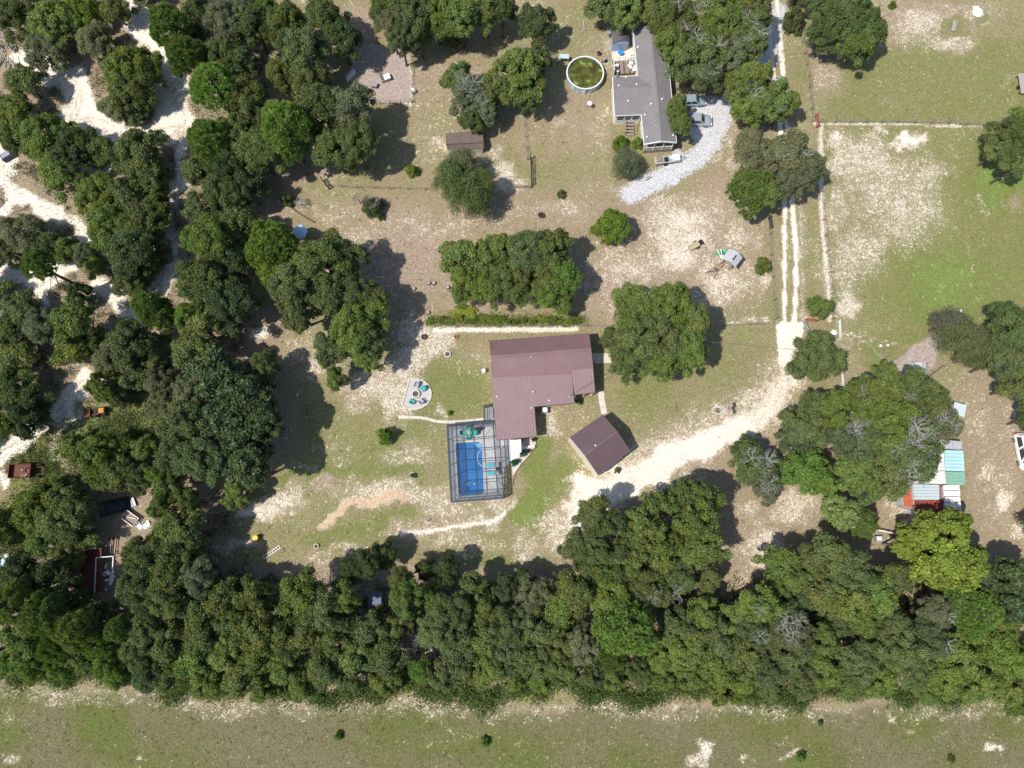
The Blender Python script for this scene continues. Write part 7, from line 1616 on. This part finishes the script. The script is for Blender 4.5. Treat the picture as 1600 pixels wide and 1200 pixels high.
for k in range(5): MB().box((-.6 + k * .25, 0, .6), (.21, 3.6, .08)).build('plank', M['wood_grey'], lr, local=True)
for y in (-1.4, 1.4): MB().box((-.1, y, .3), (1.4, .12, .5)).build('bearer', M['bark'], lr, local=True)
for s_ in (-.9,): MB().tube([(s_, -.5, .3), (s_ + .15, -.5, .3)], .3, 10).build('wheel', M['black'], lr, local=True)
lpi = empty('log', W(912, 41), 'short pale log lying on the grass above the round pool', 'log'); MB().tube([(0, .9, .12), (.1, -.9, .12)], [.12, .1], 8).build('trunk', M['wood_grey'], lpi, local=True); MB().tube([(-.25, -.6, .08), (-.3, -1.2, .08)], .06, 6).build('branch', M['wood_grey'], lpi, local=True)
lpl = empty('plank_pile', W(1013, 278), 'dark planks with white ends on the gravel drive', 'planks', None, .55)
for k in range(3): MB().box((0, -.15 + k * .15, .06), (1.2 - .2 * k, .12, .1)).build('plank', M['black'] if k != 1 else M['white'], lpl, local=True)

# ---- patchwork tin roofs on the right
def tin(name, pts, m, label, cat='shed', n=6, axis=0, wall_m='galv', seams=True):
    """pts: four plan points with heights; sheets run across edge 0-1"""
    v = [W(*p) for p in pts]; c = sum(v, Vector((0, 0, 0))) / 4; root = empty(name, Z(c, 0), label, cat, 'tin roofed sheds joined together on the right')
    for k in range(n):
        t0_, t1_ = k / n + .006, (k + 1) / n - .006; dz = Vector((0, 0, (k % 2) * .035 + random.uniform(0, .02)))
        if axis == 0: q4 = [lerp(v[0], v[1], t0_), lerp(v[0], v[1], t1_), lerp(v[3], v[2], t1_), lerp(v[3], v[2], t0_)]
        else: q4 = [lerp(v[0], v[3], t0_), lerp(v[1], v[2], t0_), lerp(v[1], v[2], t1_), lerp(v[0], v[3], t1_)]
        slab(MB(), [q_ + dz for q_ in q4], .04).build('roof_sheet', M[m], root)
    k4 = [Z(c + (q_ - c) * .95, 0) for q_ in v]; walls(root, k4, min(q_.z for q_ in v) - .12, M[wall_m])
    return root
tin('tin_shed', [(1466, 686, 2.5), (1503, 690, 2.5), (1503.5, 702, 2.6), (1470, 700, 2.6)], 'galv', 'grey tin shed topmost of the joined tin roofs', n=5)
tin('tin_shed', [(1475, 703, 3.0), (1505, 704, 3.0), (1507, 736.5, 3.4), (1477, 736, 3.4)], 'cyan', 'tin shed with the pale cyan roof slope', n=6, axis=1); tin('tin_shed', [(1477, 737, 3.39), (1507, 737.5, 3.39), (1508, 757.5, 2.7), (1478.5, 756.5, 2.7)], 'sea', 'tin shed with the sea green roof slope below the cyan one', n=4, axis=1)
tin('tin_shed', [(1442, 708, 2.6), (1474, 703.5, 2.9), (1476.5, 735, 2.9), (1444, 736, 2.6)], 'galv_white', 'white sheeted roof left of the cyan roof', n=5, axis=1); tin('tin_shed', [(1444, 737, 2.6), (1476.5, 736, 2.9), (1478, 756, 2.9), (1427, 755, 2.55)], 'galv_white', 'white sheeted roof left of the sea green roof', n=4, axis=1)
tin('tin_shed', [(1426, 756.5, 2.5), (1467, 757.5, 2.5), (1467.5, 781, 2.8), (1428.5, 781, 2.8)], 'paleblue', 'tin shed with the pale blue grey roof in the middle', n=5, axis=1); tin('tin_shed', [(1467.8, 757.5, 2.2), (1473, 757.5, 2.2), (1475, 781, 2.2), (1468.5, 781, 2.2)], 'oxblood', 'narrow dark red roof strip between blue grey and white roofs', n=1)
tin('tin_shed', [(1429, 781.5, 2.7), (1475, 782, 2.7), (1476, 804, 2.3), (1431, 804, 2.3)], 'oxblood', 'tin shed with the rusty dark red roof', n=7); tin('tin_shed', [(1431, 804.5, 2.2), (1472, 804.5, 2.2), (1473, 822, 2.0), (1432, 822, 2.0)], 'steel_blue', 'blue roofed tin shed below the dark red roof', n=6)
tin('tin_shed', [(1473.5, 757.5, 2.8), (1499, 757.5, 2.8), (1504, 830, 2.8), (1478, 832, 2.8)], 'galv_white', 'long white tin roof at the right of the joined sheds', n=8, axis=1); tin('tin_shed', [(1409.5, 765.5, 2.0), (1426, 762.5, 2.0), (1428.5, 795, 2.2), (1412.5, 791, 2.2)], 'brick_red', 'orange red roofed lean to at the left of the tin sheds', n=3, axis=1)
tin('tin_shed', [(1418, 812, 1.9), (1431, 812, 1.9), (1431.5, 825, 1.9), (1419.5, 824, 1.9)], 'galv', 'small grey tin roof at the lower left of the joined sheds', n=2)
wt = empty('white_trailer', W(1405.5, 780), 'narrow white and grey trailer left of the orange red lean to', 'trailer', None, R(-84)); MB().box((0, 0, .8), (2.3, .65, .9)).build('body', M['galv'], wt, local=True); MB().box((.1, .05, 1.27), (2.0, .5, .04)).build('cover', M['white_clean'], wt, local=True)
for s_ in (-1, 1): MB().tube([(s_ * .6, -.34, .3), (s_ * .6, -.45, .3)], .3, 10).build('wheel', M['black'], wt, local=True)
item('scrap_bin', 1370, 842, 0, [('bin', 'grey_metal', 'b', (0, 0, .35), (.9, .8, .7)), ('lid', 'white_clean', 'b', (0, .05, .73), (.6, .5, .05))], None, 'grey bin with white lid below the white board fence', 'bin')
item('blue_tarp_hut', 1484, 644, 0, [('wall', 'galv', 'b', (0, 0, 1.1), (1.4, 1.4, 2.2)), ('roof', 'paleblue', 'b', (0, 0, 2.25), (1.7, 1.8, .08))], None, 'small blue roof peeking from the pale branched oak', 'hut', None, -.3)

# ---- hut in the belt and the junk on the left
hb = empty('hut', W(586, 936), 'blue grey flat roofed hut in a gap of the tree belt', 'hut'); h4 = [W(575, 926, 2.4), W(595, 924.5, 2.4), W(596, 947, 2.2), W(576, 948, 2.2)]
for k in range(4): slab(MB(), [lerp(h4[0], h4[1], k / 4 + .01), lerp(h4[0], h4[1], (k + 1) / 4 - .01), lerp(h4[3], h4[2], (k + 1) / 4 - .01), lerp(h4[3], h4[2], k / 4 + .01)], .05).build('roof_sheet', mat('dark_blue_sheet', (0.11, 0.15, 0.22), 0.55), hb)
walls(hb, [Z(Vector(hb.location) + (q_ - Vector(hb.location)) * .9, 0) for q_ in h4], 2.05, M['grey_metal'])
rt = empty('box_trailer', W(40, 737), 'rusty open box trailer full of scrap on the weeds at the left', 'trailer', None, R(2))
MB().box((0, 0, .7), (2.9, 1.9, .08)).build('floor', M['rust'], rt, local=True)
for s_ in (-1, 1): MB().box((0, s_ * .95, 1.05), (3.0, .07, .7)).build('side', M['rust'], rt, local=True); MB().box((s_ * 1.5, 0, 1.05), (.07, 1.83, .7)).build('end', M['rust_red'], rt, local=True)
for s_ in (-1, 1): MB().bar((1.55, s_ * .6, .6), (2.9, s_ * .45, .5), .12).build('chassis_rail', M['rust'], rt, local=True)
MB().bar((2.9, -.5, .5), (2.9, .5, .5), .12).build('cross_bar', M['rust'], rt, local=True); MB().bar((-1.5, 0, .6), (-2.9, 0, .5), .16).build('drawbar', M['rust'], rt, local=True)
for s_ in (-1, 1): MB().tube([(2.2, s_ * .75, .45), (2.2, s_ * .98, .45)], .42, 12).build('wheel', M['black'], rt, local=True)
gsc = 'scrap lying in the rusty box trailer'
for k in range(8): onload('scrap', rt, .2 + (k % 4) * .28, -.6 + (k // 4) * .8 + random.uniform(-.1, .1), (.55, .3, .12), 'rust_red' if k % 2 else 'wood', ('rusty red' if k % 2 else 'wood brown') + ' scrap piece lying in the rusty box trailer', 'scrap', gsc, .75 + .1 * (k % 3), random.uniform(-1, 1))
lo_ = empty('loader', W(155, 645), 'small rusty loader with brown bucket and orange engine cover', 'loader', None, R(8))
MB().box((-1.3, 0, .55), (1.2, 1.1, .12)).build('bucket_floor', M['rust'], lo_, local=True); MB().box((-.75, 0, .85), (.08, 1.2, .6)).build('bucket_back', M['rust_red'], lo_, local=True)
for s_ in (-1, 1): MB().box((-1.3, s_ * .58, .75), (1.1, .06, .4)).build('bucket_side', M['rust'], lo_, local=True); MB().bar((-.75, s_ * .4, .8), (.6, s_ * .45, 1.1), .12).build('lift_arm', M['rust'], lo_, local=True)
MB().box((.3, 0, .6), (1.3, .7, .45)).build('chassis', M['black'], lo_, local=True); MB().box((.95, 0, 1.05), (.75, .7, .5)).build('engine_cover', M['orange'], lo_, local=True); MB().box((.1, 0, 1.0), (.4, .4, .1)).build('seat', M['black'], lo_, local=True)
for x in (-.2, 1.0):
    for s_ in (-1, 1): MB().tube([(x, s_ * .4, .38), (x, s_ * .66, .38)], .38, 12).build('wheel', M['black'], lo_, local=True)
tk = empty('truck_bed', W(147, 893), 'dark red rusty open truck bed among dark trees at the left', 'truck bed', None, R(-85))
MB().box((0, 0, 1.0), (6.2, 2.0, .12)).build('floor', M['rust_red'], tk, local=True); MB().box((-.1, 1.25, 1.2), (5.9, 1.2, .06), 0, .5).build('side_wall', M['rust_red'], tk, local=True); MB().box((0, -1.0, 1.3), (6.2, .08, .7)).build('side_wall', M['rust_red'], tk, local=True)
MB().box((-3.1, 0, 1.4), (.12, 2.0, .7)).build('tailgate', M['white'], tk, local=True); MB().box((.1, .68, 1.45), (5.8, .1, .12)).build('side_rail', M['rust'], tk, local=True); MB().box((3.1, 0, 1.3), (.1, 2.0, .6)).build('front_wall', M['rust'], tk, local=True)
for x in (-2.0, 2.0):
    for s_ in (-1, 1): MB().tube([(x, s_ * .75, .5), (x, s_ * 1.0, .5)], .5, 12).build('wheel', M['black'], tk, local=True)
jc = empty('junk_cage', W(170, 900), 'white framed open cage full of white junk right of the red truck bed', 'cage', None, R(-86))
for (x0, y0, x1, y1) in ((-2.6, -1.0, 3.4, -1.0), (-2.6, -1.0, -2.6, 1.3), (-2.6, 1.3, .5, 1.3)): MB().bar((x0, y0, 1.5), (x1, y1, 1.5), .12, .1).build('top_rail', M['white'], jc, local=True)
for (x, y) in ((-2.6, -1), (-1, -1), (.8, -1), (2.2, -1), (3.4, -1), (-2.6, 1.3), (.5, 1.3)): MB().bar((x, y, 0), (x, y, 1.5), .09).build('post', M['white'], jc, local=True)
gj = 'junk heaped in the white framed cage'; rj = random.Random(4)
for k in range(16): onload('junk_piece', jc, rj.uniform(-1.4, 1.8), rj.uniform(-.7, .9), (rj.uniform(.3, .8), rj.uniform(.15, .4), rj.uniform(.1, .3)), (jm_ := rj.choice(['white_clean', 'white_clean', 'steel_blue', 'black', 'grey_metal'])), {'white_clean': 'white', 'steel_blue': 'blue grey', 'black': 'black', 'grey_metal': 'grey'}[jm_] + ' piece of junk heaped inside the white framed cage', 'junk', gj, .1 + .12 * (k % 4), rj.uniform(-1.5, 1.5))
onload('yellow_toy', jc, .2, .85, (.6, .25, .15), 'yellow', 'yellow curved piece on the junk in the white cage', 'junk', None, .8, .6)
pl_ = empty('pipe_rack', W(175, 852), 'row of dark parallel pipes above the white junk cage', 'pipes')
for k in range(5): MB().bar((-.6 + k * .32, -1.1, .35 + .02 * k), (-.6 + k * .32, 1.1, .35), .09).build('pipe', M['rust'] if k % 2 else M['wood_grey'], pl_, local=True)
for y in (-.9, .9): MB().bar((-.8, y, .2), (.9, y, .2), .12).build('bearer', M['post'], pl_, local=True)
wr = empty('wrecked_cart', W(207, 810), 'wrecked cart with pale open frame among weeds at the left', 'cart', None, R(-33))
MB().box((0, 0, .4), (1.9, 1.2, .06)).build('floor', M['wood'], wr, local=True)
for s_ in (-1, 1): MB().box((0, s_ * .65, .6), (2.1, .09, .3)).build('side', M['white'], wr, local=True); MB().box((s_ * 1.05, 0, .6), (.09, 1.2, .3)).build('end', M['wood_grey'], wr, local=True)
MB().box((.1, .15, .62), (1.2, .08, .08), .4).build('loose_bar', M['white_clean'], wr, local=True)
gw = 'white bags and sheets next to the wrecked cart'
for i, (x, y, l_) in enumerate(((213, 818, 'white bag next to the open frame of the wrecked cart'), (228, 822, 'larger white sheet right of the wrecked cart'), (232, 819.5, 'white bag at the far right of the wrecked cart'), (220, 823, 'white bag between the cart and the large sheet'))):
    item('rubbish_bag', x, y, 0, [('bag', 'white_clean', 'c', (0, 0, 0), (.45, .3, .25)), ('fold', 'white_clean', 'b', (.3, .1, .12), (.5, .35, .1))], None, l_, 'rubbish bag', gw, i * .8)
tc_ = empty('covered_car', W(180, 792), 'low car under a black blue tarpaulin in deep shade', 'covered car', None, .25); mb = MB(); ng = 10
vv = []
for i in range(ng + 1):
    for j in range(7):
        a = i / ng; b = j / 6; x = -2.1 + 4.2 * a; y = -1.0 + 2.0 * b; z = (.25 + .9 * math.sin(math.pi * a) ** .5 + .35 * math.exp(-((a - .45) / .2) ** 2)) * (math.sin(math.pi * (b * .9 + .05)) ** .4); vv.append((x, y, z + .06 * math.sin(i * 2.3 + j * 1.7)))
mb.add(vv, [(i * 7 + j, (i + 1) * 7 + j, (i + 1) * 7 + j + 1, i * 7 + j + 1) for i in range(ng) for j in range(6)]); mb.build('tarpaulin', M['black_tarp'], tc_, local=True)
for x in (-1.3, 1.3):
    for s_ in (-1, 1): MB().tube([(x, s_ * .8, .3), (x, s_ * .95, .3)], .3, 10).build('wheel', M['black'], tc_, local=True)
sp2 = empty('sheet_stack', W(208, 785), 'stack of greyish sheets beside the covered car', 'sheet stack', None, .3)
for k in range(4): MB().box((.15 * k - .2, 0, .1 + .08 * k), (.32, 1.3, .05), .05 * k).build('sheet', M['grey_metal'] if k % 2 else M['black_tarp'], sp2, local=True)
item('gas_bottle', 15, 868, 0, [('cylinder', 'blue_pale', 'c', (0, 0, 0), (.28, .3, .6)), ('dome', 'white_clean', 'c', (0, 0, .6), (.3, .1, .2))], None, 'pale blue round tank at the left picture edge', 'tank'); item('tank_frame', 12, 878, 0, [('frame', 'steel_blue', 'b', (0, 0, .2), (1.3, .9, .4)), ('drum', 'blue_pale', 'c', (0, 0, .4), (.4, .35, .3))], None, 'blue grey boxy frame just below the pale round tank', 'frame')
item('dark_cart', 15, 246, 0, [('body', 'black_tarp', 'b', (0, 0, .45), (1.8, 1.2, .7)), ('lid', 'grey_metal', 'b', (-.1, .1, .83), (1.3, .8, .06))], None, 'dark covered cart on the sand at the left edge', 'cart', None, .6)
lg = empty('log_pile', W(16, 78), 'heap of grey weathered logs at the upper left edge', 'log pile'); rl = random.Random(9)
for k in range(34):
    a = rl.gauss(1.9, .5); x, y = rl.uniform(-1.6, 1.7), rl.uniform(-3.4, 3.2); l_ = rl.uniform(1.0, 2.4); z_ = rl.uniform(.1, .9)
    MB().tube([(x - math.cos(a) * l_ / 2, y - math.sin(a) * l_ / 2, z_), (x + math.cos(a) * l_ / 2, y + math.sin(a) * l_ / 2, z_ + rl.uniform(-.15, .25))], [rl.uniform(.06, .12), .05], 6).build('log', M['wood_grey'] if k % 3 else M['bark_pale'], lg, local=True)
# edged bed on the grass left of centre
eb2 = empty('bed_edging', W(455, 330), 'dark log edging of the overgrown bed below the pines', 'edging'); q_ = [(446, 308), (450, 318), (462, 330), (478, 340), (492, 348)]
for i in range(4): MB().bar(Z(W(*q_[i]), .1), Z(W(*q_[i + 1]), .1), .16, .2).build('edging_log', M['bark'], eb2)
bpy.context.view_layer.update()
